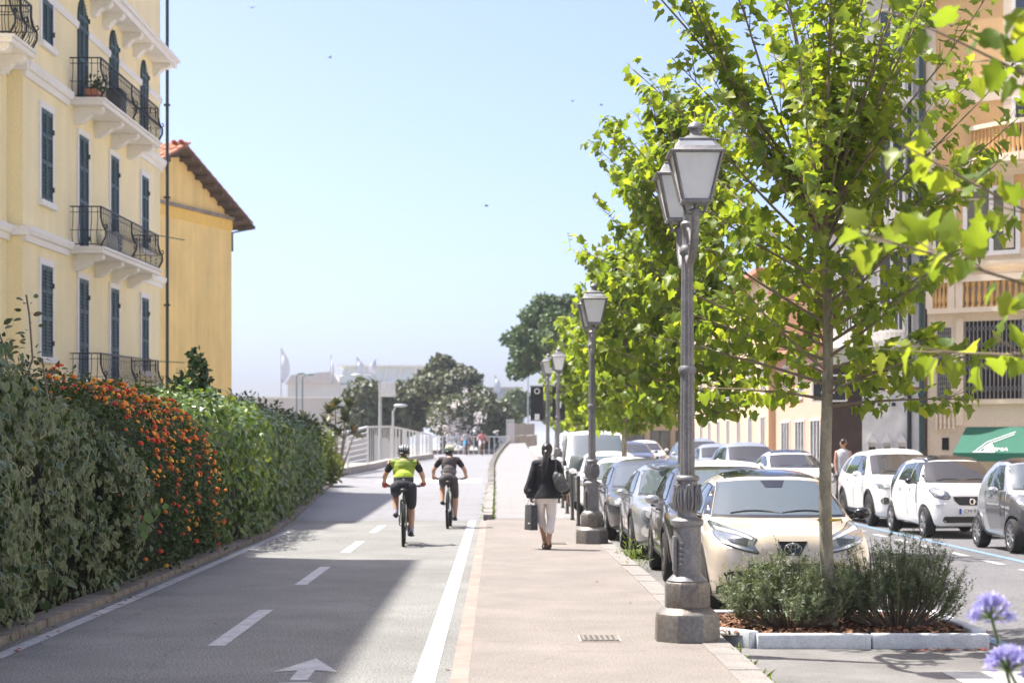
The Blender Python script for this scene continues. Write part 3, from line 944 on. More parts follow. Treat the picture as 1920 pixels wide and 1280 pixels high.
ch.prism([(cu - .35, roofz(cu) - .3), (cu + .35, roofz(cu) - .3), (cu + .35, roofz(cu) + 1.1), (cu - .35, roofz(cu) + 1.1)], PY, (-3.2, -2.5))
ch.prism([(cu - .42, roofz(cu) + 1.102), (cu + .42, roofz(cu) + 1.102), (cu + .42, roofz(cu) + 1.2), (cu - .42, roofz(cu) + 1.2)], PY, (-3.3, -2.4))
chim = ch.build('chimney', mat('chimney_brick', (.36, .2, .14), rough=.9, var=.3), roof)
mb = MB(); p = PY(cu - .75, roofz(cu) + .2, -2.8)
mb.bar(p, p + Vector((0, 0, 1.1)), .06); mb.box(p + Vector((0, 0, 1.5)), (.4, .3, .85)); mb.bar(p + Vector((0, 0, 1.0)), p + Vector((-.4, 0, 1.0)), .05)
mb.build('flue', mat('galvanised_flue', (.4, .41, .41), rough=.5, metal=.5), roof)

# ------------------------------------------------ right side: peach house, grey-white house, shop front
M_PEACH = plaster('peach_render', (.74, .47, .21))
M_CREAM2 = plaster('ivory_render', (.74, .62, .46))
M_OCHRE = plaster('ochre_baluster', (.62, .38, .15))
M_GREYW = plaster('pale_grey_render', (.60, .59, .57))
M_MARB = mat('veined_marble', (.74, .73, .71), rough=.4, var=.22, scale=1.6)
M_GRILLE = mat('grey_grille', (.30, .30, .31), rough=.5, metal=.3)
M_ROOM = mat('dark_room', (.035, .027, .022), rough=.9)
A0 = Vector((12.02, 52, 0)); ad = Vector((1.5, -1, 0)).normalized(); an = Vector((-1, -1.5, 0)).normalized()
ab = thing('apartment_building', 'peach and ivory apartment house with a folding window grille behind the leaves', 'building', A0)
def PA(s, z, o): return ad * s + an * o + Vector((0, 0, z))
mb = MB(); mb.prism([(0, -.5), (9, -.5), (9, 7.0), (0, 7.0)], lambda u, v, d: PA(u, v, d), (-8, 0)); mb.build('wall', M_CREAM2, ab)
mb = MB(); mb.prism([(0.05, 7.002), (9, 7.002), (9, 22), (0.05, 22)], lambda u, v, d: PA(u, v, d), (-8, -.03)); mb.build('wall', M_PEACH, ab)
mb = MB()
for z in (6.55, 9.2): mb = MB(); moulding(mb, PA, -.05, 9, z, CORN); mb.build('cornice', M_CREAM2, ab)
for z in (11.4, 14.4): mb = MB(); moulding(mb, PA, .05, 9, z, [(-.04, -.35), (.04, -.35), (.04, .35), (-.04, .35)]); mb.build('string_course', M_CREAM2, ab)
for s in (.1, 2.3): mb = MB(); mb.prism([(s - .14, 7.01), (s + .14, 7.01), (s + .14, 22), (s - .14, 22)], lambda u, v, d: PA(u, v, d), (-.04, .025)); mb.build('pilaster', M_CREAM2, ab)
def pane_window(parent, P, s0, s1, z0, z1, fm, bars=1, fr=.08):
    mb = MB()
    mb.prism([(s0 - fr, z0 - fr), (s1 + fr, z0 - fr), (s1 + fr, z0), (s0 - fr, z0)], P, (-.02, .07))
    mb.prism([(s0 - fr, z1), (s1 + fr, z1), (s1 + fr, z1 + fr), (s0 - fr, z1 + fr)], P, (-.02, .06))
    for s in [s0 - fr / 2, s1 + fr / 2] + [s0 + (s1 - s0) * (k + 1) / (bars + 1) for k in range(bars)]:
        mb.prism([(s - fr / 2, z0 + .001), (s + fr / 2, z0 + .001), (s + fr / 2, z1 - .001), (s - fr / 2, z1 - .001)], P, (-.02, .05))
    wn = mb.build('window', fm, parent)
    mb = MB(); mb.prism([(s0, z0), (s1, z0), (s1, z1), (s0, z1)], P, (-.01, .012)); mb.build('pane', M_PANE, wn)
    return wn
pane_window(ab, PA, .25, .75, 6.95, 8.6, M_TRIM)
pane_window(ab, PA, 1.15, 2.5, 6.95, 8.6, M_TRIM, 1, .12)
pane_window(ab, PA, 3.2, 4.6, 6.95, 8.6, M_TRIM, 1, .12)
pane_window(ab, PA, 2.5, 3.3, 12.0, 13.8, M_TRIM, 1, .1)
pane_window(ab, PA, 2.5, 3.3, 8.9 + .6, 11.0, M_TRIM, 1, .1)
def turned(parent, P, s, z0, z1, o, m, r=.075):
    h = z1 - z0; c = P(s, z0, o)
    mb = MB(); mb.lathe([(r * .9, 0), (r * .9, h * .08), (r * .5, h * .12), (r * 1.0, h * .32), (r * .8, h * .45), (r * .42, h * .75), (r * .6, h * .82), (r * .9, h * .9), (r * .9, h)], 8, c)
    return mb.build('baluster', m, parent, smooth=50)
mb = MB()
mb.prism([(.1, 5.28), (5, 5.28), (5, 5.42), (.1, 5.42)], PA, (-.02, .3)); mb.prism([(.1, 6.12), (5, 6.12), (5, 6.3), (.1, 6.3)], PA, (-.02, .32))
for s in (.15, .78, 1.0): mb.prism([(s - .1, 5.421), (s + .1, 5.421), (s + .1, 6.119), (s - .1, 6.119)], PA, (-.02, .28))
bal = mb.build('balustrade', M_CREAM2, ab)
for s in [.3, .42, .54, .66] + [1.2 + .17 * k for k in range(18)]: turned(bal, PA, s, 5.421, 6.119, .17, M_OCHRE)
mb = MB(); mb.prism([(.2, 2.02), (.85, 2.02), (.85, 2.75), (.2, 2.75)], PA, (-.02, .05)); pn = mb.build('balustrade', M_CREAM2, ab)
for s in [.3, .42, .54, .66, .78]: turned(pn, PA, s, 2.1, 2.7, .1, M_CREAM2, .05)
# grilles: narrow barred window and wide folding gate
mb = MB(); mb.prism([(.28, 2.9), (.68, 2.9), (.68, 4.9), (.28, 4.9)], PA, (-.01, .004)); g1 = mb.build('window', M_ROOM, ab)
for k in range(7): mb = MB(); mb.bar(PA(.31 + k * .057, 2.9, .03), PA(.31 + k * .057, 4.9, .03), .018); mb.build('bar', M_GRILLE, g1)
for k in range(14): mb = MB(); mb.bar(PA(.28, 3.0 + k * .14, .045), PA(.68, 3.0 + k * .14, .045), .016); mb.build('bar', M_GRILLE, g1)
mb = MB(); mb.prism([(1.06, 2.92), (4.0, 2.92), (4.0, 5.05), (1.06, 5.05)], PA, (-.01, .004)); g2 = mb.build('window', M_ROOM, ab)
for k in range(24):
    s = 1.1 + k * .115
    mb = MB(); mb.bar(PA(s, 2.92, .04), PA(s, 5.05, .04), .022 if k != 14 else .09); mb.build('bar', M_GRILLE, g2)
mb = MB()
for k in range(23):
    s = 1.1 + k * .115
    for zz in (3.1, 3.7, 4.3, 4.75):
        mb.bar(PA(s, zz, .06), PA(s + .115, zz + .2, .06), .012, .008); mb.bar(PA(s + .115, zz, .07), PA(s, zz + .2, .07), .012, .008)
mb.build('lattice', M_GRILLE, g2)['kind'] = 'stuff'
mb = MB()
for s in (.9, 1.0): mb.prism([(s - .05, 2.2), (s + .05, 2.2), (s + .05, 5.15), (s - .05, 5.15)], PA, (-.02, .08))
mb.prism([(.9, 2.78), (5, 2.78), (5, 2.9), (.9, 2.9)], PA, (-.02, .14))
mb.build('surround', M_CREAM2, ab)
mb = MB(); mb.prism([(.42, 1.52), (.62, 1.52), (.62, 1.86), (.42, 1.86)], PA, (-.01, .01)); v = mb.build('vent', M_ROOM, ab)
for k in range(4): mb = MB(); mb.bar(PA(.45 + k * .05, 1.52, .03), PA(.45 + k * .05, 1.86, .03), .012); mb.build('bar', M_WROUGHT, v)
# curved upper balcony with balusters
pts = [PA(s, 9.35, .1 + .75 * math.sin(min(1, (s - 1.25) / 2.2) * PI / 2)) for s in span(1.3, 5.0, 9)]
mb = MB()
for a, b in zip(pts[:-1], pts[1:]): mb.bar(a, b, .4, .22)
cbal = mb.build('balcony', M_CREAM2, ab); mb = MB()
for a, b in zip(pts[:-1], pts[1:]): mb.bar(a + Vector((0, 0, .95)), b + Vector((0, 0, .95)), .22, .12)
mb.build('handrail', M_CREAM2, cbal)
for i in range(26):
    q = i / 26 * 8; k = int(q); p = pts[k].lerp(pts[k + 1], q - k)
    mb = MB(); mb.lathe([(.05, .1), (.03, .2), (.07, .4), (.03, .7), (.05, .9)], 7, p); mb.build('baluster', M_OCHRE, cbal, smooth=50)
mb = MB(); mb.tube([PA(-.12, -.2, .14), PA(-.12, 22, .14)], .07, 8)
for z in (3, 6.5, 9.7, 13, 16): mb.lathe([(.1, 0), (.1, .12)], 8, PA(-.12, z, .14))
mb.build('drainpipe', mat('teal_pipe', (.03, .07, .075), rough=.5), ab)
# awning with its lettering
t = thing('awning', 'green shop awning with a white house outline below the folding grille', 'awning', A0 + Vector((0, 0, 0)))
M_AWN = mat('green_canvas', (.010, .105, .068), rough=.8, var=.08)
a0, a1 = 1.15, 4.5
mb = MB(); vs = [PA(a0, 2.15, .1), PA(a1, 2.15, .1), PA(a1, 1.45, 1.15), PA(a0, 1.45, 1.15), PA(a0, 2.12, .1), PA(a1, 2.12, .1), PA(a1, 1.42, 1.15), PA(a0, 1.42, 1.15)]
mb.add(vs, [(0, 1, 2, 3), (7, 6, 5, 4), (0, 3, 7, 4), (1, 5, 6, 2), (3, 2, 6, 7), (0, 4, 5, 1)]); mb.build('canopy', M_AWN, t)
mb = MB(); mb.prism([(a0, 1.22), (a1, 1.22), (a1, 1.445), (a0, 1.445)], lambda u, v, d: PA(u, v, d), (1.14, 1.155)); mb.build('valance', M_AWN, t)
nrm = (vs[1] - vs[0]).cross(vs[3] - vs[0]).normalized()
if nrm.dot(an) < 0: nrm = -nrm
yax = (vs[0] - vs[3]).normalized()
def awp(s, q, o=.012): return vs[3] + ad * (s - a0) + yax * q + nrm * o
MWH = mat('white_print', (.78, .78, .76), rough=.7, var=.03)
mb = MB()
for a, b in (((1.72, .0), (1.95, .5)), ((1.95, .5), (2.6, 1.0)), ((1.82, .0), (2.03, .42)), ((2.03, .42), (2.6, .88))): mb.bar(awp(*a), awp(*b), .022, .012, up=nrm)
mb.bar(awp(1.7, .02), awp(2.3, .02), .03, .012, up=nrm); mb.build('emblem', MWH, t)
mb = MB(); mb.prism([(1.98, .03), (2.16, .03), (2.2, .25), (2.14, .38), (2.05, .42), (1.98, .34)], lambda u, v, d: awp(u, v, d), (.008, .02)); mb.build('emblem', MWH, t)
p = awp(2.42, .14, .014)
text_mesh('EMA', .22, MWH, 'lettering', t, Matrix(((ad.x, yax.x, nrm.x, p.x), (ad.y, yax.y, nrm.y, p.y), (ad.z, yax.z, nrm.z, p.z), (0, 0, 0, 1))))

# grey-white house with bowed balconies, marble base
g0 = Vector((9.55, 53.4, 0)); gd = (Vector((12.0, 52.3, 0)) - g0); GL = gd.length; gd.normalize(); gn = Vector((gd.y, -gd.x, 0))
if gn.y > 0: gn = -gn
gb = thing('apartment_building', 'pale grey house with white bowed balconies and a marble ground floor', 'building', g0)
def PG(s, z, o): return gd * s + gn * o + Vector((0, 0, z))
mb = MB(); mb.prism([(0, 3.95), (GL, 3.95), (GL, 19), (0, 19)], PG, (-9, 0)); mb.build('wall', M_GREYW, gb)
mb = MB(); mb.prism([(.95, -.3), (GL, -.3), (GL, 3.2), (.95, 3.2)], PG, (-3, .08)); mb.build('marble_base', M_MARB, gb)
mb = MB(); mb.prism([(0, -.3), (.94, -.3), (.94, 3.94), (0, 3.94)], PG, (-3, -.05)); mb.build('shop_front', mat('dark_brown_panel', (.06, .035, .03), rough=.6, var=.3), gb)
mb = MB()
for z in (3.28, 3.8): mb.prism([(.95, z), (GL + .03, z), (GL + .03, z + .12), (.95, z + .12)], PG, (-.02, .2))
mb.prism([(.95, 3.41), (GL, 3.41), (GL, 3.79), (.95, 3.79)], PG, (-.02, .1))
mb.build('cornice', M_TRIM, gb)
for k in range(3):
    s = 1.25 + k * .42
    mb = MB(); mb.prism([(s - .16, 1.72), (s + .16, 1.72), (s, 1.98)], PG, (.07, .2)); mb.prism([(s - .14, 1.45), (s - .1, 1.45), (s - .1, 1.719), (s - .14, 1.719)], PG, (.07, .16)); mb.prism([(s + .1, 1.45), (s + .14, 1.45), (s + .14, 1.719), (s + .1, 1.719)], PG, (.07, .16))
    nch = mb.build('niche', M_MARB, gb)
    mb = MB(); mb.prism([(s - .1, 1.45), (s + .1, 1.45), (s + .1, 1.6), (s - .1, 1.6)], PG, (.07, .1)); mb.build('opening', M_ROOM, nch)
for k, s in enumerate((1.45, 1.85)):
    mb = MB(); mb.prism([(s - .05, 2.75), (s + .05, 2.75), (s + .05, 2.85), (s - .05, 2.85)], PG, (.07, .13)); mb.build('wall_light', M_DARKPL, gb)
for fl in range(4):
    z = 4.6 + fl * 3.4
    pane_window(gb, PG, .35, 1.0, z + .3, z + 2.5, M_TRIM, 1, .07); pane_window(gb, PG, 1.45, 2.1, z + .3, z + 2.5, M_TRIM, 1, .07)
    mb = MB(); arc = [PG(.05 + 2.5 * q, 0, .85 * math.sin(PI * q) ** .7) for q in span(0, 1, 10)]
    for a, b in zip(arc[:-1], arc[1:]):
        mb.bar(a + Vector((0, 0, z - .12)), b + Vector((0, 0, z - .12)), .3, .16)
    vsl = [p + Vector((0, 0, z - .05)) for p in arc]; mb.add(vsl, [tuple(range(len(vsl)))])
    bb = mb.build('balcony', M_TRIM, gb); mb = MB()
    for a, b in zip(arc[:-1], arc[1:]): mb.bar(a + Vector((0, 0, z + .95)), b + Vector((0, 0, z + .95)), .07, .05)
    mb.build('handrail', M_TRIM, bb)
    for i in range(24):
        q = (i + .5) / 24 * 10; k = int(q); p = arc[k].lerp(arc[k + 1], q - k)
        m2 = MB(); m2.bar(p + Vector((0, 0, z)), p + Vector((0, 0, z + .95)), .022); m2.build('bar', M_TRIM, bb)
mb = MB(); mb.tube([PG(2.3, 0, .15), PG(2.3, 19, .15)], .06, 8); mb.build('drainpipe', M_PIPE, gb)
t = thing('shop_sign', 'black sign board with white capital letters beside the nearest tree trunk', 'sign', g0)
mb = MB(); mb.prism([(-.35, 2.9), (.62, 2.9), (.62, 3.62), (-.35, 3.62)], PG, (.5, .56)); mb.build('board', mat('slate_board', (.02, .026, .03), rough=.5), t)
mb = MB()
for p, q in (((-.35, 2.9), (.62, 2.9)), ((.62, 2.9), (.62, 3.62)), ((.62, 3.62), (-.35, 3.62)), ((-.35, 3.62), (-.35, 2.9))): mb.bar(PG(*p, .565), PG(*q, .565), .04, .05, up=gn)
mb.build('frame', M_TRIM, t)
p = PG(.44, 3.2, .57)
text_mesh('ASH', .3, MWH, 'lettering', t, Matrix(((gd.x, 0, gn.x, p.x), (gd.y, 0, gn.y, p.y), (0, 1, 0, p.z), (0, 0, 0, 1))), align='RIGHT')
mb = MB(); mb.bar(PG(.1, 3.3, -.05), PG(.1, 3.3, .5), .06); mb.build('bracket', M_WROUGHT, t)

# house across the end of the street
eb = thing('end_house', 'ochre house with shop fronts closing the far end of the street', 'house', (9.5, 128, 0))
mb = MB(); mb.box((0, 3, 2.6), (9, 6, 6.4)); mb.build('wall', plaster('dull_ochre', (.52, .40, .26)), eb)
def PE(s, z, o): return Vector((s, -o, z))
for k in range(5):
    pane_window(eb, PE, -4 + k * 1.75, -3.1 + k * 1.75, 3.6, 5.0, M_TRIM, 1)
    pane_window(eb, PE, -4.1 + k * 1.75, -2.9 + k * 1.75, .6, 2.5, M_SHUT, 1)
mb = MB(); mb.prism([(-4.9, 5.8), (4.9, 5.8), (4.2, 7.0), (-4.2, 7.0)], lambda u, v, d: Vector((u, d, v)), (-.4, 6.4)); mb.build('roof', M_TERRA, eb)

# farther terrace behind the trees
r2 = thing('terrace_building', 'peach house taller than the salmon one beyond it on the right side', 'building', (12.3, 84.3, 0))
mb = MB(); mb.box((5, 20, 4.6), (10, 40, 9.6)); mb.build('wall', plaster('pale_peach_render', (.66, .48, .30)), r2)
def PR2(s, z, o): return Vector((-o, s, z))
for k in range(9):
    for z in (1.2, 4.0, 6.6): pane_window(r2, PR2, 1 + k * 4.3, 2.2 + k * 4.3, z, z + 1.7, M_TRIM, 1)
mb = MB(); mb.box((4.8, 20, 9.5), (10.8, 40.6, .22)); mb.build('roof', M_TERRA, r2)
rb = thing('terrace_building', 'salmon pink building with shop fronts far along the right side of the street', 'building', (12.6, 60, 0))
M_SALM = plaster('salmon_render', (.62, .36, .26))
mb = MB(); mb.box((5, 12, 2.6), (10, 24, 5.6)); mb.build('wall', M_SALM, rb)
def PR(s, z, o): return Vector((-o, s, z))
for k in range(6):
    pane_window(rb, PR, 1 + k * 3.8, 3.2 + k * 3.8, .6, 2.6, M_TRIM, 2)
    pane_window(rb, PR, 1.4 + k * 3.8, 2.6 + k * 3.8, 3.6, 5.0, M_TRIM, 1)
mb = MB(); mb.box((4.8, 12, 5.5), (10.8, 24.6, .2)); mb.build('roof', M_TERRA, rb)
# ------------------------------------------------------------------ plants
M_BARKP = mat('plane_bark', (.36, .33, .25), rough=.85, col2=(.15, .125, .085), scale=9, fine=.15, bump=.3, stretch=(1, 1, .35))
M_TWIG = mat('twig_bark', (.22, .17, .12), rough=.85, var=.3, scale=8)
M_PLANE = leafmat('plane_leaf', [(.095, .155, .032), (.145, .22, .042), (.205, .285, .048), (.115, .18, .042), (.26, .32, .055), (.085, .14, .042)], trans=.58, tcol=(1.9, 1.68, .52), rough=.42)
M_STEM = mat('plant_stem', (.10, .11, .04), rough=.7)

def polyline_leaves(polys, spacing, rs, out, start=.15):
    P = []; D = []; Nn = []
    for pl in polys:
        L = [0]
        for a, b in zip(pl[:-1], pl[1:]): L.append(L[-1] + (b - a).length)
        d = L[-1] * start + rs.random() * spacing; side = 1
        while d <= L[-1]:
            k = 0
            while k < len(L) - 2 and L[k + 1] < d: k += 1
            t = (d - L[k]) / max(1e-6, L[k + 1] - L[k]); p = pl[k].lerp(pl[k + 1], t); ax = (pl[k + 1] - pl[k]).normalized()
            a = rs.random() * 2 * PI
            pr = ax.cross(Vector((math.cos(a), math.sin(a), .3))).normalized()
            dr = (pr + ax * .5 + Vector((0, 0, -.45 + .3 * rs.random()))).normalized()
            P.append(p + pr * (.03 + .05 * rs.random()))
            D.append(dr)
            nn = Vector((rs.gauss(0, .62), rs.gauss(0, .62), 1.0))
            Nn.append(nn)
            d += spacing * (.6 + .8 * rs.random())
    return np.array([tuple(p) for p in P]), np.array([tuple(p) for p in D]), np.array([tuple(p) for p in Nn])

def plane_tree(label, base, seed, top=3.9, cb=1.95, reach=1.6, shoots=9, shoot_len=3.0, sel=(58, 84), limbs=22, tr=.075, spacing=.062, size=(.07, .15), single=300, group='young plane trees in the parking row', lean=(0, 0), extra=None, fill=1.0):
    rs = random.Random(seed); g = np.random.default_rng(seed)
    t = thing('plane_tree', label, 'tree', base, 0, group)
    stem = [Vector((lean[0] * z / top + .03 * math.sin(z * 1.7 + seed), lean[1] * z / top + .03 * math.cos(z * 1.3 + seed) - .03, z)) for z in span(-.1, top, 12)]
    mb = MB(); mb.tube(stem, [tr * (1.25 if i == 0 else 1.0 - .42 * i / 12) for i in range(13)], 10)
    mb.build('trunk', M_BARKP, t, smooth=60)
    def on(z):
        i = min(11, max(0, int((z + .1) / (top + .1) * 12))); return stem[i].lerp(stem[i + 1], ((z + .1) / (top + .1) * 12) - i)
    polys = []; br = MB()
    def limb(p, az, el, ln, r, curve, kids):
        pl = [p]; d = Vector((math.cos(az) * math.cos(el), math.sin(az) * math.cos(el), math.sin(el)))
        for i in range(6):
            d = (d + Vector((rs.gauss(0, .06), rs.gauss(0, .06), curve))).normalized(); pl.append(pl[-1] + d * ln / 6)
        br.tube(pl, [r * (1 - .8 * i / 6) for i in range(7)], 5); polys.append(pl)
        for k in range(kids):
            i = rs.randint(1, 5); q = pl[i].lerp(pl[i + 1], rs.random())
            a2 = az + rs.choice((-1, 1)) * rs.uniform(.5, 1.1); e2 = el + rs.uniform(-.4, .3); l2 = rs.uniform(.25, .6) * (1 - .08 * i)
            d2 = Vector((math.cos(a2) * math.cos(e2), math.sin(a2) * math.cos(e2), math.sin(e2))); p2 = [q]
            for j in range(3):
                d2 = (d2 + Vector((rs.gauss(0, .1), rs.gauss(0, .1), .03))).normalized(); p2.append(p2[-1] + d2 * l2 / 3)
            br.tube(p2, [r * .32, r * .25, r * .2, r * .1], 4, cap=False); polys.append(p2)
    for k in range(limbs):
        f = (k + rs.random()) / limbs; z = cb + .1 + (top - cb - .1) * f
        el = R(8 + 40 * f + rs.uniform(-8, 8)); az = k * 2.4 + rs.uniform(-.4, .4)
        limb(on(z), az, el, reach / max(.45, math.cos(el)) * rs.uniform(.75, 1.08) * (.75 + .35 * min(1, f * 3 + .35)), .017, .02 if f > .15 else -.03, 7)
    for k in range(shoots):
        az = k * 2.4 + rs.uniform(-.3, .3); el = R(rs.uniform(*sel))
        limb(on(top - rs.uniform(0, .35)), az, el, shoot_len * rs.uniform(.75, 1.05), .02, .015, 9)
    if extra:
        for a in extra: limb(*[Vector(a[0])] + list(a[1:]))
    br.build('branches', M_TWIG, t, smooth=60)['kind'] = 'stuff'
    P, D, Nn = polyline_leaves(polys, spacing, rs, None)
    if fill < 1:
        keep = g.random(len(P)) < fill; P, D, Nn = P[keep], D[keep], Nn[keep]
    S = g.uniform(size[0], size[1], len(P))
    leaves_to(t, PLANE_LEAF, P, D, Nn, S, M_PLANE, single=single, key=S * (1 - .12 * P[:, 1]) - .4 * (P[:, 2] > 5.9))
    return t

plane_tree('young plane tree standing in the mulched planter before the beige car', (3.10, 17.35, -.02), 3, reach=1.65, top=3.85, shoots=25, limbs=40, spacing=.05, size=(.06, .13), tr=.067, sel=(47, 86), shoot_len=3.5, lean=(-.06, 0))
plane_tree('leafy plane tree behind the second lamp post, crown above the grey cars', (3.10, 31.4, -.1), 5, top=6.1, cb=2.1, reach=1.36, limbs=84, shoots=16, sel=(60, 86), shoot_len=1.8, size=(.09, .18), spacing=.066)
plane_tree('third plane tree along the row beyond the second lamp post', (3.10, 44.8, -.05), 8, top=5.2, cb=2.0, reach=1.15, limbs=66, shoots=14, sel=(60, 88), shoot_len=1.5, size=(.11, .22), spacing=.088, single=120)
plane_tree('fourth plane tree of the row, thin trunk over the white cars', (3.15, 56, .05), 11, top=4.3, cb=1.9, reach=1.2, limbs=54, shoots=12, sel=(60, 88), shoot_len=1.4, size=(.14, .26), spacing=.1, single=0)
plane_tree('farthest plane tree of the row, small behind the banner post', (3.2, 70, .2), 13, top=3.8, cb=1.9, reach=1.4, limbs=36, shoots=8, sel=(64, 88), shoot_len=1.3, size=(.16, .3), spacing=.15, single=0)
plane_tree('plane tree nearest the viewer, only its blurred branches reaching into the street view', (3.55, 8.3, -.02), 21, top=3.3, cb=1.75, reach=1.95, limbs=34, shoots=12, shoot_len=1.9, size=(.075, .14), spacing=.07, single=300, group=None, fill=.85)

# --- generic leafy bodies
def lobes_crown(parent, lobes, n, size, T, m, seed, mass='crown', up=.3, inner=.55):
    g = np.random.default_rng(seed); P = []; D = []; Nn = []; w = np.array([l[1][0] * l[1][2] for l in lobes]); w = w / w.sum()
    for (c, r), k in zip(lobes, (w * n).astype(int) + 1):
        u = unit(g.normal(size=(k, 3))); rad = inner + (1 - inner) * g.random((k, 1)) ** .45
        rad *= 1 + .12 * np.sin(u[:, 0:1] * 7 + seed) * np.cos(u[:, 2:3] * 6)
        P.append(np.array(c) + u * rad * np.array(r)); Nn.append(u + g.normal(size=(k, 3)) * .5 + (0, 0, up)); D.append(g.normal(size=(k, 3)) + (0, 0, .2))
    P = np.vstack(P); D = np.vstack(D); Nn = np.vstack(Nn); S = g.uniform(size[0], size[1], len(P))
    V, F, mi = scatter_leaves(T, P, D, Nn, S)
    o = link(mass, np_mesh(mass, V, F, m, mi), parent); o['kind'] = 'stuff'
    return o
def rand_lobes(rs, c, r, n, lr):
    out = []
    for k in range(n):
        v = Vector((rs.gauss(0, 1), rs.gauss(0, 1), rs.gauss(0, 1))).normalized() * rs.uniform(.45, .9)
        q = rs.uniform(*lr); out.append(((c[0] + v.x * r[0], c[1] + v.y * r[1], c[2] + v.z * r[2]), (q, q, q * .8)))
    return out

# --- hedges on the left
def bumps(Y, v, s): return .10 * np.sin(Y * 1.9 + s) * np.sin(v * 2.1 + s * 2) + .07 * np.sin(Y * 4.3 + v * 3 + s) + .04 * np.sin(Y * 9.1 - v * 7.2)
exv = np.vectorize(ex)
def hedge_pts(g, n, y0, y1, top, face, depth, seed, bias=1.0, roundr=.55):
    """points on a clipped-hedge surface: street face, rounded shoulder, top; plus both ends"""
    Y = y0 + (y1 - y0) * g.random(n) ** bias
    tp = top(Y)
    v = g.random(n) * (tp + depth)
    f = face(Y)
    rr = roundr
    x = np.where(v < tp - rr, f, 0.0); z = np.where(v < tp - rr, v, 0.0); nx = np.where(v < tp - rr, 1.0, 0.0); nz = np.where(v < tp - rr, .25, 0)
    a = np.clip((v - (tp - rr)) / (rr * PI / 2), 0, 1) * PI / 2; sh = (v >= tp - rr) & (v < tp - rr + rr * PI / 2)
    x = np.where(sh, f - rr + rr * np.cos(a), x); z = np.where(sh, tp - rr + rr * np.sin(a), z); nx = np.where(sh, np.cos(a), nx); nz = np.where(sh, np.sin(a) + .2, nz)
    tt = v >= tp - rr + rr * PI / 2
    x = np.where(tt, f - rr - (v - (tp - rr + rr * PI / 2)), x); z = np.where(tt, tp + 0 * v, z); nz = np.where(tt, 1.0, nz)
    b = bumps(Y, v, seed)
    endk = np.clip(np.minimum(Y - y0, y1 - Y) / .7, 0, 1); x = x - (1 - np.sqrt(1 - (1 - endk) ** 2)) * .6; z = z * (1 - .12 * (1 - endk))
    P = np.column_stack([x + b * nx, Y, z + b * nz]); Nn = np.column_stack([nx, -.15 + 0 * nx, nz])
    return P, Nn
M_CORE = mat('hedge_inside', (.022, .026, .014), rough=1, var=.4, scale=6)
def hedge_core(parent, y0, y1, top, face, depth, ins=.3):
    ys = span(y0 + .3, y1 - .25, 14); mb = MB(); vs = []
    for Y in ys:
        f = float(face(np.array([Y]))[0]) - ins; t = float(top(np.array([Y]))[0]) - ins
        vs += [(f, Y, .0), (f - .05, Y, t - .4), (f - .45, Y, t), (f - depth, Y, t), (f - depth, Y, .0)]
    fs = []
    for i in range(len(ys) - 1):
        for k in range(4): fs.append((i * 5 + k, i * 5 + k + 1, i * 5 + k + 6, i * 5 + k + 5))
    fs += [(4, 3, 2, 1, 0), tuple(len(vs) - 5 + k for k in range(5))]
    mb.add(vs, fs); mb.build('stems', M_CORE, parent)  # closed dark core added to block the view through, not modelled stems

g = np.random.default_rng(31)
M_VAR0 = leafmat('variegated_leaf', [(.036, .075, .024), (.062, .112, .038), (.115, .16, .065), (.048, .092, .034), (.028, .056, .02)], trans=.15, rough=.4, spec=.35)
M_VAR1 = leafmat('variegated_margin', [(.11, .145, .07), (.18, .205, .10), (.08, .115, .052), (.28, .29, .16)], trans=.15, rough=.45)
h1 = thing('ivy_hedge', 'tall variegated ivy hedge with grey-green cream-edged leaves at the near left', 'hedge', (0, 0, 0))
top1 = lambda Y: 2.50 + .05 * np.sin(Y * 2.3) - .15 * np.clip(Y - 17, 0, 6)
face1 = lambda Y: exv(Y) - .12 - .12 * np.cos(Y)
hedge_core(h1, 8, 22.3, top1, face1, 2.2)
P, Nn = hedge_pts(g, 11500, 8.5, 22.4, top1, face1, 1.6, 1.0, bias=.6)
k = len(P); P[:, 0] -= (P[:, 2] < .75) * (.75 - P[:, 2]) * .8 * g.random(k)
D = np.column_stack([.35 * g.normal(size=k) + .35, .4 * g.normal(size=k), -1 + .45 * g.normal(size=k)]); P += Nn * (g.random((k, 1)) * .26 - .19)
S = g.uniform(.05, .115, k); key = S * (P[:, 1] > 16.7) * (P[:, 1] < 19.5)
leaves_to(h1, VAR_LEAF, P, D, Nn + g.normal(size=(k, 3)) * .38, S, [M_VAR0, M_VAR1], 300, key)

M_LANT = leafmat('lantana_leaf', [(.035, .062, .018), (.055, .095, .027), (.075, .115, .033), (.028, .05, .018)], trans=.2, rough=.55)
FLC = [mat('flower_orange', (.75, .20, .02), rough=.7, var=.1), mat('flower_red', (.62, .06, .02), rough=.7, var=.1), mat('flower_yellow', (.80, .42, .03), rough=.7, var=.1)]
h2 = thing('lantana_bush', 'dark rounded bush covered in orange and red flower heads', 'bush', (0, 0, 0))
top2 = lambda Y: 2.20 - .04 * (Y - 25) - .4 * np.clip((Y - 26.8) / 3, 0, 1) ** 2 - .04 * np.clip(22 - Y, 0, 3) + .06 * np.sin(Y * 2.1)
face2 = lambda Y: exv(Y) - .30 + .22 * np.sin((Y - 20) / 10 * PI) + .0 * Y
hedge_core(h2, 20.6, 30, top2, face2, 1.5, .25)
P, Nn = hedge_pts(g, 15000, 20.4, 30.2, top2, face2, 1.1, 2.0, roundr=.8)
k = len(P); P += Nn * (g.random((k, 1)) * .26 - .16); P[:, 0] -= (P[:, 2] < .7) * (.7 - P[:, 2]) * .75 * g.random(k)
S = g.uniform(.05, .095, k)
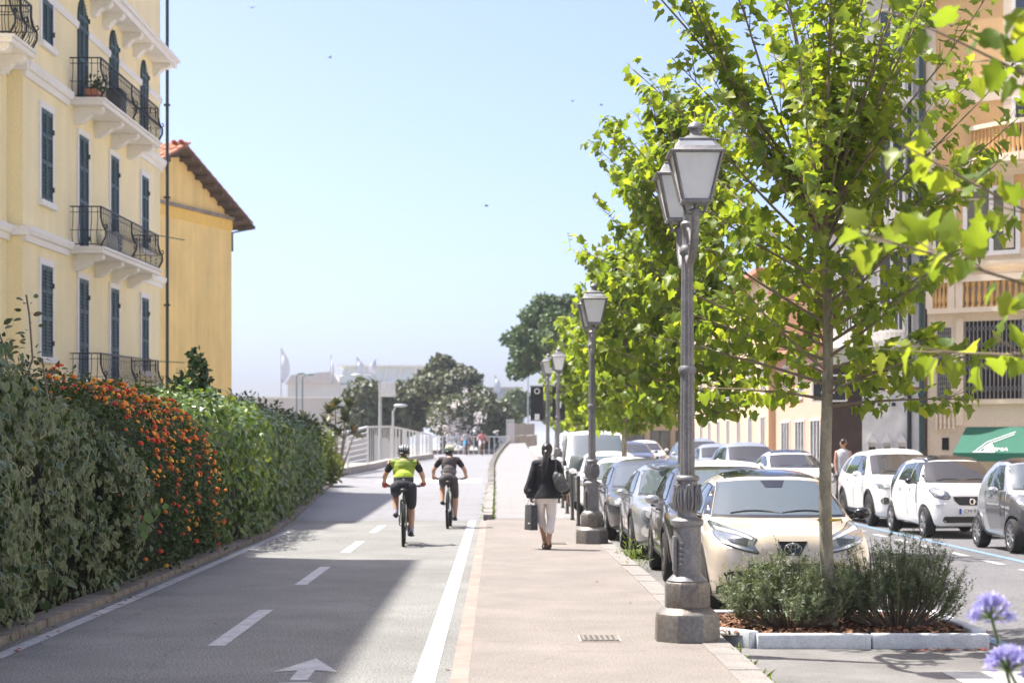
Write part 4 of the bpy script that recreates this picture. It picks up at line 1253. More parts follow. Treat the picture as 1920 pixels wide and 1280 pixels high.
leaves_to(h2, OVAL_LEAF, P, g.normal(size=(k, 3)) + Nn * .6, Nn * .7 + g.normal(size=(k, 3)) * .6 + (0, 0, .4), S, M_LANT, 120, S * (P[:, 1] < 24))
P, Nn = hedge_pts(g, 4200, 20.9, 30.1, top2, face2, .6, 2.0, roundr=.8)
pr = np.clip((P[:, 2] - .1) / 2.2, 0, 1) ** 2.0 * 1.0 + .06
sel = np.where(g.random(len(P)) < pr * .42)[0]
fm = []
for c in range(3):
    mb = MB(); prof = [(.001, -.25), (.8, -.1), (1.0, .18), (.7, .5), (.25, .62)]
    mb.lathe(prof, 7, lobes=1, amp=.12); me = mb.mesh('flower_head', FLC[c]); me.materials.append(FLC[2] if c != 2 else FLC[0])
    for i, p in enumerate(me.polygons):
        if i >= 21 and c != 1: p.material_index = 1
    fm.append(me)
ones = 0; PF = []
for i in sel:
    p = P[i] + Nn[i] * (.07 + .05 * g.random()); c = int(g.choice(3, p=(.52, .30, .18))); s = .02 + .02 * g.random()
    if ones < 300:
        o = link('flower_head', fm[c], h2, tuple(p)); nv = Vector(Nn[i] + g.normal(size=3) * .35 + (0, 0, .3))
        o.rotation_euler = nv.to_track_quat('Z', 'Y').to_euler(); o.scale = (s, s, s * .8); ones += 1
    else: PF.append((tuple(p), c, s, tuple(Nn[i])))
mb = MB(); mb2 = [MB(), MB(), MB()]
for p, c, s, nn in PF: mb2[c].ell(p, (s, s, s * .8), 6, 3)
for c in range(3):
    if mb2[c].v: o = mb2[c].build('flower_heads', FLC[c], h2); o['kind'] = 'stuff'

M_IVY = leafmat('ivy_leaf', [(.045, .085, .02), (.07, .13, .028), (.11, .18, .035), (.055, .10, .03), (.22, .27, .04)], trans=.25, tcol=(1.7, 1.6, .45), rough=.33, spec=.5)
h3 = thing('ivy_hedge', 'long glossy green ivy hedge between the orange flower bush and the white railing', 'hedge', (0, 0, 0))
top3 = lambda Y: 2.42 - .012 * (Y - 26) - .12 * np.clip(27 - Y, 0, 3) + .10 * np.sin(Y * .9) + .06 * np.sin(Y * 2.3)
face3 = lambda Y: exv(Y) - .22 - .95 * (1 - np.clip((Y - 26.5) / 3.2, 0, 1)) + .1 * np.sin(Y * .8)
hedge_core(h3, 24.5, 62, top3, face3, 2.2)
P, Nn = hedge_pts(g, 21000, 24.2, 62.5, top3, face3, 2.0, 3.0, bias=1.25)
k = len(P); D = np.column_stack([.4 * g.normal(size=k) + .4, .5 * g.normal(size=k), -.8 + .5 * g.normal(size=k)]); P += Nn * (g.random((k, 1)) * .34 - .22)
up = (Nn[:, 2] > .8)[:, None]; D = np.where(up, g.normal(size=(k, 3)) * (1, 1, .35) + (.4, -.4, 0), D)
S = g.uniform(.075, .15, k); key = S * (P[:, 1] < 33) * (P[:, 1] > 27)
leaves_to(h3, IVY_LEAF, P, D, Nn + g.normal(size=(k, 3)) * .35, S, M_IVY, 300, key)

# bright sprawling shrub at the end of the ivy and bushes behind it
M_YEL = leafmat('pale_shrub_leaf', [(.10, .14, .03), (.15, .19, .04), (.20, .23, .06), (.07, .11, .03)], trans=.3)
M_LAUR = leafmat('laurel_leaf', [(.025, .06, .02), (.04, .09, .025), (.06, .12, .03)], trans=.2, rough=.35)
M_OLIVE = leafmat('olive_leaf', [(.05, .07, .03), (.075, .095, .04), (.10, .12, .055)], trans=.15)
def bush(name, label, lobes, n, size, m, seed, T=OVAL_LEAF, group=None, stems=True):
    c = lobes[0][0]; t = thing(name, label, 'bush', (c[0], c[1], 0), 0, group)
    ls = [((a[0] - c[0], a[1] - c[1], a[2]), r) for a, r in lobes]
    lobes_crown(t, ls, n, size, T, m, seed, mass='foliage', inner=.25)
    if stems:
        mb = MB(); rs = random.Random(seed)
        for a, r in ls: mb.tube([(a[0] * .3, a[1] * .3, 0), (a[0] * .8, a[1] * .8, a[2] * .6), (a[0], a[1], a[2])], [.03, .02, .01], 5)
        mb.build('stem', M_TWIG, t)
    return t
rs = random.Random(4)
bush('shrub', 'yellowish feathery shrub at the far end of the ivy hedge', rand_lobes(rs, (-5.9, 63.5, 1.2), (.5, 1.6, .8), 9, (.5, .8)), 4200, (.10, .2), M_YEL, 1)
bush('shrub', 'upright dark laurel shrub in front of the yellow house', [((-6.55, 40, 2.2), (.45, .45, .8)), ((-6.35, 40, 3.0), (.22, .25, .65)), ((-6.8, 40.2, 2.8), (.25, .25, .5)), ((-6.15, 40, 2.6), (.25, .3, .4)), ((-6.5, 40, 3.4), (.12, .12, .35))], 1500, (.10, .2), M_LAUR, 2)
bush('shrub', 'low dark shrub below the lowest cream balcony', rand_lobes(rs, (-8.1, 44, 2.75), (.4, .5, .3), 5, (.2, .34)), 800, (.08, .16), M_LAUR, 3)
bush('shrub', 'dull green shrub behind the ivy at the foot of the yellow house', rand_lobes(rs, (-6.7, 47, 2.2), (1.0, 1.2, .5), 8, (.45, .7)), 2600, (.08, .16), M_OLIVE, 5)
bush('shrub', 'olive green bush with russet tips left of the pale wall', rand_lobes(rs, (-7.2, 58, 2.2), (1.5, 1.5, .6), 9, (.5, .8)), 3200, (.10, .2), M_OLIVE, 6)
# broad-leaved loquat behind the railing
M_LOQ = leafmat('loquat_leaf', [(.045, .075, .03), (.07, .10, .035), (.16, .10, .05), (.05, .09, .03)], trans=.15, rough=.35)
t = thing('loquat_shrub', 'broad-leaved shrub with russet rosettes behind the start of the railing', 'bush', (-6.45, 75, .3))
P = []; D = []; Nn = []; mb = MB()
for q in ((0, 0, 2.9), (-.35, .1, 2.2), (.4, 0, 2.3), (-1.3, .3, 2.3), (.1, -.2, 1.7), (-.2, -.3, 2.6), (.55, .2, 2.8), (-1.0, 0, 1.8), (.75, .1, 1.8)):
    mb.tube([(q[0] * .2, q[1] * .2, 0), q], [.05, .02], 5)
    for k in range(24):
        a = rs.random() * 2 * PI; e = rs.uniform(-.3, 1.3); P.append(q); D.append((math.cos(a) * math.cos(e), math.sin(a) * math.cos(e), math.sin(e))); Nn.append((-math.cos(a) * math.sin(e), -math.sin(a) * math.sin(e), math.cos(e)))
mb.build('stem', M_TWIG, t)
k = len(P); V, F, mi = scatter_leaves(OVAL_LEAF, np.array(P), np.array(D), np.array(Nn), g.uniform(.35, .6, k)); link('foliage', np_mesh('foliage', V, F, M_LOQ), t)['kind'] = 'stuff'
# long shoots above the near hedge
M_SHOOT = leafmat('shoot_leaf', [(.05, .075, .03), (.08, .10, .04), (.12, .09, .05)], trans=.25)
t = thing('climbing_shoots', 'two tall leafy shoots rising above the near ivy hedge', 'plant', (-4.5, 17.6, 2.1))
for pl in ([(0, 0, 0), (.13, 0, .4), (.10, 0, .8), (.07, 0, 1.0)], [(-.1, .1, .1), (-.16, .1, .5), (-.25, .1, .75)], [(.3, -.1, 0), (.22, 0, .4)]):
    pl = [Vector(p) for p in pl]; mb = MB(); mb.tube(pl, [.01] * len(pl), 5); mb.build('stem', M_TWIG, t)
    P, D, Nn = polyline_leaves([pl], .03, rs, None, .05); k = len(P); S = g.uniform(.06, .11, k); Nn = g.normal(size=(k, 3)) * .5 + (0.2, -1, .3)
    me = np_mesh('leaf', OVAL_LEAF[0], OVAL_LEAF[1], M_SHOOT, OVAL_LEAF[2]); leaves_to(t, OVAL_LEAF, P, D, Nn, S, M_SHOOT, 300)
# big round leaves poking out under the lantana
t = thing('round_leaved_sprig', 'pale green sprig with big round leaves under the orange flower bush', 'plant', (-3.98, 21.3, .5))
mb = MB(); pl = [Vector((-.3, -.25, .05)), Vector((-.05, -.1, .15)), Vector((.08, .3, .38))]; mb.tube(pl, .008, 5); mb.build('stem', M_STEM, t)
LF = leafmat('pale_round_leaf', [(.12, .20, .05), (.15, .24, .07)], trans=.3)
for p, s in (((.0, .1, .28), .15), ((-.04, -.12, .2), .12), ((.05, .3, .36), .12), ((.12, .5, .42), .10), ((.02, -.2, .12), .11)):
    o = link('leaf', np_mesh('leaf', OVAL_LEAF[0] * (1.7, 1, 1), OVAL_LEAF[1], LF), t, p); o.scale = (s, s, s); o.rotation_euler = (R(70), rs.uniform(-.6, .6), rs.uniform(-.3, 1.2))

# --- grey-green shrubs in the planter
M_WES = leafmat('rosemary_leaf', [(.09, .125, .06), (.13, .17, .082), (.20, .235, .13), (.07, .10, .05)], trans=.2, rough=.5)
def westringia(label, base, rx, ry, h, n, seed):
    rs = random.Random(seed); g = np.random.default_rng(seed)
    t = thing('rosemary_shrub', label, 'bush', base)
    mb = MB(); P = []; D = []; Nn = []
    for k in range(n):
        a = rs.random() * 2 * PI; r = math.sqrt(rs.random()); hh = h * (1 - .38 * r * r) * rs.uniform(.45, 1.06)
        e = Vector((rx * r * math.cos(a), ry * r * math.sin(a), hh)); b = Vector((e.x * .3, e.y * .3, 0)); m = b.lerp(e, .42) + Vector((e.x * .16, e.y * .16, -.03))
        mb.tube([b, m, e], [.007, .005, .002], 4, cap=False)
        twigs = [(m, e)]
        for j in range(8):
            f = rs.uniform(0, 1); q = m.lerp(e, f); dv2 = ((e - m).normalized() + Vector((rs.gauss(0, .6), rs.gauss(0, .6), rs.gauss(.1, .35)))).normalized()
            twigs.append((q, q + dv2 * rs.uniform(.07, .17)))
        for p, q in twigs:
            ax = (q - p); ln = ax.length; ax.normalize()
            for i in range(int(ln / .0068)):
                f = rs.random(); aa = rs.random() * 2 * PI; o = ax.orthogonal().normalized(); o2 = ax.cross(o)
                dr = (o * math.cos(aa) + o2 * math.sin(aa) + ax * .8); P.append(p + (q - p) * f); D.append(dr); Nn.append(ax + o * .2)
    mb.build('stems', M_TWIG, t)['kind'] = 'stuff'
    P = np.array([tuple(p) for p in P]); D = np.array([tuple(p) for p in D]); Nn = np.array([tuple(p) for p in Nn])
    V, F, mi = scatter_leaves(LONG_LEAF, P, D, Nn, g.uniform(.02, .038, len(P)) * 1.3); V = V
    link('foliage', np_mesh('foliage', V, F, M_WES), t)['kind'] = 'stuff'
westringia('wide grey-green shrub left of the tree trunk in the planter', (2.72, 17.25, -.01), .68, .5, .70, 190, 1)
westringia('upright grey-green shrub right of the tree trunk in the planter', (3.72, 17.35, -.01), .66, .5, .86, 180, 2)
westringia('small grey-green shrub close behind the planter tree trunk', (3.2, 17.9, -.01), .45, .35, .66, 70, 3)

# --- agapanthus in the near bed
M_AGA = leafmat('agapanthus_petal', [(.40, .37, .66), (.50, .48, .76), (.62, .60, .85), (.30, .26, .55)], trans=.35, tcol=(1.2, 1.2, 1.2))
M_AGAS = mat('agapanthus_stem', (.10, .17, .05), rough=.5)
def agapanthus(label, base, head, r, seed):
    rs = random.Random(seed); t = thing('agapanthus', label, 'flower', base)
    h = Vector(head) - Vector(base)
    mb = MB(); mb.tube([(0, 0, 0), h * .5 + Vector((.02, 0, 0)), h], [.009, .008, .007], 7); mb.build('stem', M_AGAS, t, smooth=60)
    mb = MB()
    ped = []
    for k in range(46):
        a = k * 2.4; e = rs.uniform(-.25, 1.45); d = Vector((math.cos(a) * math.cos(e), math.sin(a) * math.cos(e), math.sin(e))); q = h + d * r * rs.uniform(.45, .62); mb.tube([h, q], .0022, 4, cap=False); ped.append((q, d))
    mb.build('pedicels', M_AGAS, t)['kind'] = 'stuff'
    fl = MB(); fl.lathe([(.10, 0), (.13, .25), (.2, .5), (.42, .85)], 6); fl.f = fl.f[:18]; fl.m = fl.m[:18]
    for i in range(6):
        a = 2 * PI * i / 6; fl.add([(.3 * math.cos(a - .4), .3 * math.sin(a - .4), .7), (.3 * math.cos(a + .4), .3 * math.sin(a + .4), .7), (.68 * math.cos(a), .68 * math.sin(a), 1.05)], [(0, 1, 2)])
    me = fl.mesh('floret', M_AGA)
    bud = MB(); bud.ell((0, 0, .5), (.13, .13, .5), 6, 4); mbud = bud.mesh('bud', M_AGA)
    for q, d in ped:
        b = rs.random() < .3; o = link('bud' if b else 'floret', mbud if b else me, t, q); o.rotation_euler = (d + Vector((rs.gauss(0, .15), rs.gauss(0, .15), .25))).to_track_quat('Z', 'Y').to_euler(); s = r * rs.uniform(.38, .5); o.scale = (s, s, s)
    mb = MB()
    for k in range(14):
        a = k * 2.4; d = Vector((math.cos(a), math.sin(a), 0)); mb.add([d * .02 + Vector((-d.y, d.x, 0)) * .015, d * .02 - Vector((-d.y, d.x, 0)) * .015, d * .25 + Vector((0, 0, .3)) - Vector((-d.y, d.x, 0)) * .013, d * .25 + Vector((0, 0, .3)) + Vector((-d.y, d.x, 0)) * .013, d * .5 + Vector((0, 0, .22))], [(0, 1, 2, 3), (3, 2, 4)])
    mb.build('leaves', M_AGAS, t)['kind'] = 'stuff'
mb = MB(); mb.add([(2.05, 5.2, 0.0), (4.3, 5.2, 0), (4.3, 9.4, 0), (2.05, 9.4, 0)], [(0, 1, 2, 3)]); mb.build('flower_bed_soil', M_SOIL)['kind'] = 'structure'
kb = setting('flower_bed_kerb')
for k in range(2): mb = MB(); mb.box((2.62 + k * 1.12, 9.46, -.055), (1.1, .13, .19)); mb.build('kerb_stone', M_KERB, kb, bevel=.01)
agapanthus('pale violet agapanthus flower, the higher of the two at the lower right corner', (2.42, 8.3, 0), at(1859, 1158, 8.0), .105, 1)
agapanthus('pale violet agapanthus flower, the lower of the two at the right edge', (2.5, 7.8, 0), at(1892, 1256, 7.6), .11, 2)

# --- far trees
M_PINE = leafmat('pine_needles', [(.045, .085, .028), (.07, .12, .038), (.10, .15, .05), (.035, .065, .025)], trans=.15, rough=.6)
M_PBARK = mat('pine_bark', (.24, .13, .085), rough=.9, var=.35, scale=2)
M_HOLM = leafmat('holm_oak_leaf', [(.065, .078, .036), (.095, .108, .052), (.14, .15, .078), (.05, .062, .03)], trans=.15, rough=.5)
M_FAR = leafmat('far_tree_leaf', [(.07, .10, .04), (.10, .135, .05), (.13, .155, .06)], trans=.15)
t = thing('umbrella_pine', 'large rounded umbrella pine with reddish limbs rising over the trees', 'tree', (7.4, 140, 0))
rs = random.Random(9); lb = []
for k in range(46):
    a = rs.random() * 2 * PI; r = math.sqrt(rs.random()); x, y = 4.2 * r * math.cos(a), 4.0 * r * math.sin(a); q = rs.uniform(.75, 1.25)
    zt = 12.3 - 3.2 * (r ** 2.2)
    lb.append(((x - 2.35, y, zt + rs.uniform(-1.0, .2)), (q, q, q * .72)))
for k in range(12):
    a = rs.uniform(PI * .6, PI * 1.4); lb.append(((-2.35 + 4.0 * math.cos(a) * rs.uniform(.75, 1), 3 * math.sin(a), rs.uniform(7.2, 9.4)), (.9, .9, .75)))
lobes_crown(t, lb, 15000, (.18, .36), CLUMP, M_PINE, 3, inner=.5)
mb = MB(); mb.tube([(0, 0, 0), (-.3, 0, 4), (-.7, 0, 7.5)], [.4, .32, .25], 9)
tk = mb.build('trunk', M_PBARK, t, smooth=60)
for e in ((-3.8, -.6, 8.6), (-4.6, -1, 9.6), (-2.5, -.8, 11), (-1, .5, 11.5), (1.2, .3, 10.8), (-5.2, -.5, 7.8)):
    mb = MB(); mb.tube([(-.6, 0, 6.8), Vector((-.6, 0, 6.8)).lerp(Vector(e), .5) + Vector((0, -.4, .5)), e], [.17, .11, .05], 6); mb.build('limb', M_PBARK, tk, smooth=60)
def far_tree(name, label, px, py, rxp, ryp, Y, m, n, size, seed, lobes=14, trunk=True, group='trees beyond the end of the lane', lr=(.28, .45), T=CLUMP):
    c = at(px, py, Y); k = Y / FP; rx, rz = rxp * k, ryp * k; rs = random.Random(seed)
    t = thing(name, label, 'tree' if 'tree' in name or 'oak' in name else 'bush', (c.x, Y, G(Y)), 0, group)
    ls = rand_lobes(rs, (0, 0, c.z - G(Y)), (rx * .8, rx * .8, rz * .8), lobes, (lr[0] * rz * 1.5, lr[1] * rz * 1.5)) + [((0, 0, c.z - G(Y)), (rx * .62, rx * .62, rz * .62))]
    cr = lobes_crown(t, ls, n, size, T, m, seed, inner=.5)
    if trunk:
        mb = MB(); mb.tube([(0, 0, -1), (.1, 0, (c.z - G(Y)) * .5), (0, 0, c.z - G(Y))], [.35, .28, .15], 8); mb.build('trunk', M_TWIG, t)
    return t, ls
far_tree('holm_oak', 'broad grey-green oak, the tallest dark crown behind the cyclists', 830, 725, 62, 58, 168, M_HOLM, 6500, (.3, .62), 1)
far_tree('holm_oak', 'grey-green oak left of the tallest crown, behind the pale sign panel', 755, 755, 70, 62, 172, M_HOLM, 6500, (.3, .62), 2)
far_tree('holm_oak', 'lower grey-green oak at the left end of the far oaks', 695, 765, 42, 58, 170, M_HOLM, 4200, (.3, .6), 3)
far_tree('holm_oak', 'grey-green oak right of the white oleander', 905, 785, 42, 62, 166, M_HOLM, 4800, (.3, .6), 4)
t, ls = far_tree('oleander_bush', 'oleander bush full of white blossom above the far cyclists', 858, 785, 45, 58, 156, M_HOLM, 2600, (.22, .42), 5, trunk=False, group=None)
M_BLOS = leafmat('white_blossom', [(.85, .82, .79), (.88, .85, .82), (.80, .68, .66)], trans=.25, tcol=(1, 1, 1))
gg = np.random.default_rng(3); cen = np.array([(gg.normal(0, .95), -1.7 + gg.normal(0, .4), 2.3 + gg.normal(0, 1.05)) for _ in range(110)])
P = np.vstack([c + gg.normal(size=(16, 3)) * .13 for c in cen]); k = len(P)
V, F, mi = scatter_leaves(CLUMP, P, gg.normal(size=(k, 3)), gg.normal(size=(k, 3)) + (0, -1, .6), gg.uniform(.08, .18, k)); link('blossom', np_mesh('blossom', V, F, M_BLOS), t)['kind'] = 'stuff'
far_tree('pale_tree', 'pale green tree far behind the curved parapet', 975, 760, 34, 30, 210, M_FAR, 2600, (.35, .7), 6)
far_tree('pale_tree', 'hazy green tree between the oak and the pale far tree', 955, 790, 26, 30, 190, M_FAR, 2000, (.3, .6), 7)
far_tree('pale_tree', 'green tree behind the lamp banners under the umbrella pine', 1045, 765, 42, 50, 150, M_FAR, 3000, (.3, .6), 8)
far_tree('pale_tree', 'green tree at the far right end of the street behind the parked vans', 1150, 775, 70, 45, 160, M_FAR, 3500, (.35, .65), 9)
far_tree('pale_tree', 'green crown far behind the nearest plane tree', 1330, 740, 85, 60, 150, M_FAR, 3500, (.35, .65), 10)
# ------------------------------------------------------------------ street lamps, bollards, railing
M_LAMP = mat('grey_lamp_paint', (.215, .21, .215), rough=.5, metal=.3, var=.28, scale=5, fine=.12, fscale=45, bump=.08)
M_LAMPB = mat('worn_lamp_base', (.20, .195, .19), rough=.48, metal=.45, var=.0, scale=2.2, fine=.16, fscale=30, col2=(.17, .145, .12), bump=.15, bscale=30)
M_FROST = mat('frosted_lamp_glass', (.66, .67, .66), rough=.35, var=.1, scale=3)
def street_lamp(label, base, rz=0, group='twin lantern street lamps'):
    t = thing('street_lamp', label, 'street lamp', base, rz, group)
    oc = PI / 8
    mb = MB(); mb.lathe([(.295, -.02), (.295, .02), (.29, .19), (.28, .235), (.215, .285), (.20, .29)], 8, phase=oc)
    b = mb.build('base', M_LAMPB, t, bevel=.008)
    mb = MB(); mb.lathe([(.205, .288), (.205, .47), (.195, .505)], 8, phase=oc); mb.build('plinth', M_LAMPB, b, bevel=.006)
    mb = MB(); mb.lathe([(.17, .50), (.175, .52), (.15, .545), (.122, .57), (.118, .98), (.128, .99), (.14, 1.0), (.14, 1.035), (.12, 1.05), (.088, 1.065), (.083, 1.10)], 24); mb.build('pedestal', M_LAMP, t, smooth=45)
    mb = MB()
    for k in range(5): mb.box((-.06, -.112, .66 + k * .045), (.035, .02, .022))
    mb.box((-.115, -.05, .75), (.03, .09, .3)); mb.build('relief', M_LAMP, t, bevel=.004)
    mb = MB(); mb.lathe([(.083, 1.10), (.09, 1.13), (.112, 1.18), (.116, 1.22), (.105, 1.28), (.088, 1.35), (.085, 1.375), (.105, 1.385), (.105, 1.41), (.085, 1.425)], 24)
    for k in range(8):                                   # acanthus leaves round the vase
        a = 2 * PI * k / 8; c, s = math.cos(a), math.sin(a)
        for w_ in (-.032, 0, .032):
            pts = [Vector(((rr) * c - w_ * q * s, (rr) * s + w_ * q * c, z)) for rr, z, q in ((.098, 1.12, .4), (.119, 1.18, 1), (.122, 1.23, 1), (.112, 1.29, .7), (.108, 1.335, .25), (.116, 1.345, 0))]
            mb.tube(pts, .0095, 5)
    mb.build('vase', M_LAMP, t, smooth=60)
    mb = MB(); mb.lathe([(.066, 1.42), (.060, 2.34), (.05, 3.36)], 24, lobes=1, amp=-.10); mb.build('shaft', M_LAMP, t, smooth=20)
    mb = MB(); mb.lathe([(.07, 2.30), (.078, 2.32), (.078, 2.35), (.066, 2.37)], 20); mb.build('collar', M_LAMP, t, smooth=45); mb = MB(); mb.lathe([(.058, 3.32), (.07, 3.34), (.07, 3.38), (.055, 3.40), (.045, 3.42), (.045, 3.55), (.06, 3.57), (.06, 3.60), (.038, 3.62), (.034, 3.74), (.05, 3.76), (.05, 3.79), (.025, 3.81), (.012, 3.86)], 16); mb.build('capital', M_LAMP, t, smooth=45)
    for sg in (-1, 1):
        ar = MB()
        ar.tube([(0, sg * .05, 3.30), (0, sg * .22, 3.24), (0, sg * .42, 3.27), (0, sg * .58, 3.40), (0, sg * .65, 3.56), (0, sg * .65, 3.64)], [.03, .034, .036, .036, .034, .04], 10)
        ar.tube([(0, sg * .05, 3.55), (0, sg * .22, 3.50), (0, sg * .34, 3.38), (0, sg * .28, 3.28), (0, sg * .2, 3.34), (0, sg * .25, 3.40)], .016, 7)
        ar.lathe([(.03, 0), (.052, .02), (.055, .05), (.035, .07)], 12, (0, sg * .65, 3.58))
        for k in range(4):
            a = PI / 4 + k * PI / 2; u = Vector((math.cos(a), math.sin(a), 0))
            ar.tube([Vector((0, sg * .65, 3.62)) + u * .02, Vector((0, sg * .65, 3.61)) + u * .1, Vector((0, sg * .65, 3.69)) + u * .135], .009, 5)
        ar.lathe([(.018, 3.62), (.018, 3.7)], 8, (0, sg * .65, 0))
        ar.build('arm', M_LAMP, t, smooth=50)
        L = MB(); c = Vector((0, sg * .65, 0)); q = math.sqrt(2)
        sq = lambda pr: L.lathe([(r * q, z) for r, z in pr], 4, c, phase=PI / 4)
        sq([(.115, 3.685), (.122, 3.69), (.122, 3.715), (.115, 3.72)]); lan = L.build('lantern', M_LAMP, t, bevel=.003); L = MB()
        sq([(.205, 4.085), (.228, 4.09), (.232, 4.105), (.20, 4.115), (.148, 4.195), (.15, 4.212), (.11, 4.218), (.07, 4.245)]); L.build('lantern_roof', M_LAMP, lan, bevel=.003)
        L = MB(); L.lathe([(.068, 4.23), (.05, 4.26), (.043, 4.30), (.06, 4.305), (.066, 4.32), (.06, 4.335), (.048, 4.35), (.03, 4.36), (.018, 4.37)], 14, c); L.build('finial', M_LAMP, lan, smooth=40)
        for k in range(4):
            a = PI / 4 + k * PI / 2; u = Vector((math.cos(a), math.sin(a), 0)); L = MB()
            L.bar(c + u * .115 * q + Vector((0, 0, 3.715)), c + u * .198 * q + Vector((0, 0, 4.09)), .022, .022); L.build('frame_bar', M_LAMP, lan)
            n_ = Vector((math.cos(k * PI / 2), math.sin(k * PI / 2), 0)); s_ = Vector((-n_.y, n_.x, 0)); L = MB()
            v = [c + n_ * .112 + s_ * -.108 + Vector((0, 0, 3.72)), c + n_ * .112 + s_ * .108 + Vector((0, 0, 3.72)), c + n_ * .193 + s_ * .188 + Vector((0, 0, 4.085)), c + n_ * .193 - s_ * .188 + Vector((0, 0, 4.085))]
            v += [p - n_ * .006 for p in v]
            L.add(v, [(0, 1, 2, 3), (7, 6, 5, 4), (0, 4, 5, 1), (1, 5, 6, 2), (2, 6, 7, 3), (3, 7, 4, 0)]); L.build('glass_pane', M_FROST, lan)
            L = MB(); v = [c + n_ * .192 + s_ * -.165 + Vector((0, 0, 4.124)), c + n_ * .192 + s_ * .165 + Vector((0, 0, 4.124)), c + n_ * .158 + s_ * .125 + Vector((0, 0, 4.186)), c + n_ * .158 - s_ * .125 + Vector((0, 0, 4.186))]
            L.add(v, [(0, 1, 2, 3)]); L.build('roof_pane', mat('lamp_roof_glass', (.38, .40, .42), rough=.3), lan)
    return t
street_lamp('nearest grey cast-iron lamp post with two lanterns, beside the planter', (1.655, 16.15, 0))
street_lamp('second grey lamp post with two lanterns, in front of the walking woman', (1.635, 31.8, 0))
street_lamp('third lamp post from the front, partly behind leaves', (1.84, 55.5, .14))
l4 = street_lamp('farthest lamp post, carrying two black banners', (1.72, 62, .28))
t = thing('lamp_banners', 'two black banners with white print hanging on the farthest lamp post', 'banner', (1.72, 61.9, .28))
M_BAN = mat('black_banner', (.02, .022, .025), rough=.6)
for sg in (-1, 1):
    mb = MB(); mb.box((sg * .36, 0, 2.75), (.42, .02, 1.1)); bo = mb.build('banner_panel', M_BAN, t)
    mb = MB(); mb.box((sg * .36, -.013, 2.5 + .2 * sg), (.16, .004, .2)); mb.torus((sg * .36, -.013, 2.95 - .2 * sg), .08, .018, 16, 4, Matrix.Rotation(R(90), 3, 'X')); mb.build('print', MWH, bo)
mb = MB(); mb.bar((-.6, 0, 3.32), (.6, 0, 3.32), .03); mb.bar((-.6, 0, 2.18), (.6, 0, 2.18), .03); mb.build('bracket', M_LAMP, t)

M_BOLL = mat('bollard_paint', (.075, .08, .075), rough=.5, metal=.3, var=.25)
bmesh_ = None
names = ['nearest', 'second', 'third', 'fourth', 'fifth', 'sixth', 'seventh', 'eighth']
for k in range(8):
    Y = 35.5 + k * 3.0
    t = thing('bollard', names[k] + ' dark slender bollard beyond the second lamp post', 'bollard', (1.70, Y, Gp(Y)), 0, 'dark bollards along the parked cars')
    if k == 0:
        mb = MB(); mb.lathe([(.05, -.02), (.05, .03), (.038, .05), (.036, .95), (.044, .96), (.044, 1.0)], 12); b0 = mb.build('post', M_BOLL, t, smooth=40)
        mb = MB(); mb.ell((0, 0, 1.01), (.04, .04, .035), 10, 6); b1 = mb.build('cap', M_BOLL, t, smooth=60)
    else:
        for b in (b0, b1): c = b.copy(); COL.objects.link(c); c.parent = t

# railing on its concrete kerb, left of the lane
M_RAIL = mat('white_railing', (.66, .68, .68), rough=.45, metal=.1, var=.06)
M_CONC = mat('kerb_concrete', (.42, .39, .35), rough=.9, var=.2, scale=2, fine=.1)
rl = thing('railing', 'tall white metal railing curving along the left of the cycle lane', 'railing', (0, 0, 0))
path = [(-6.75, 75.5), (-6.35, 80), (-5.95, 86.5), (-5.58, 99), (-5.1, 104), (-4.6, 109.5), (-4.05, 116)]
def rp(i, z): x, y = path[i]; return Vector((x, y, G(y) + z))
HR = [1.62, 1.8, 2.0, 2.0, 1.85, 1.65, 1.45]
for i in range(len(path)):
    mb = MB(); mb.bar(rp(i, 0), rp(i, HR[i]), .1, .1); mb.build('post', M_RAIL, rl)
for i in range(len(path) - 1):
    mb = MB(); mb.bar(rp(i, HR[i]), rp(i + 1, HR[i + 1]), .11, .08); mb.build('handrail', M_RAIL, rl)
    a, b = rp(i, 0), rp(i + 1, 0)
    if i < 2:
        for k in range(7):
            mb = MB(); z = .25 + k * .22; mb.bar(a + Vector((0, 0, z)), b + Vector((0, 0, z * HR[i + 1] / HR[i])), .045); mb.build('rail', M_RAIL, rl)
    else:
        n = 13 if i == 2 else 4
        for k in range(n):
            p = a.lerp(b, (k + .5) / n); h = HR[i] + (HR[i + 1] - HR[i]) * (k + .5) / n
            mb = MB(); mb.bar(p + Vector((0, 0, .15)), p + Vector((0, 0, h)), .03 if i == 2 else .09, .05); mb.build('baluster', M_RAIL, rl)
        mb = MB(); mb.bar(a + Vector((0, 0, .18)), b + Vector((0, 0, .18)), .07); mb.build('rail', M_RAIL, rl)
mb = MB(); mb.bar(rp(0, HR[0]), rp(0, HR[0]) + Vector((-3, 3, 0)), .09); mb.bar(rp(0, HR[0]) + Vector((-3, 3, 0)), rp(0, 0) + Vector((-3, 3, 0)), .09)
for k in range(6): mb.bar(rp(0, .25 + k * .22), rp(0, .25 + k * .22) + Vector((-3, 3, 0)), .045)
mb.build('end_panel', M_RAIL, rl)
kb = setting('railing_kerb')
for i in range(len(path) - 1):
    a, b = rp(i, .12), rp(i + 1, .12); n = max(2, int((b - a).length / 2))
    for k in range(n): mb = MB(); mb.bar(a.lerp(b, k / n), a.lerp(b, (k + .985) / n), .4, .35); mb.build('kerb_stone', M_CONC, kb)
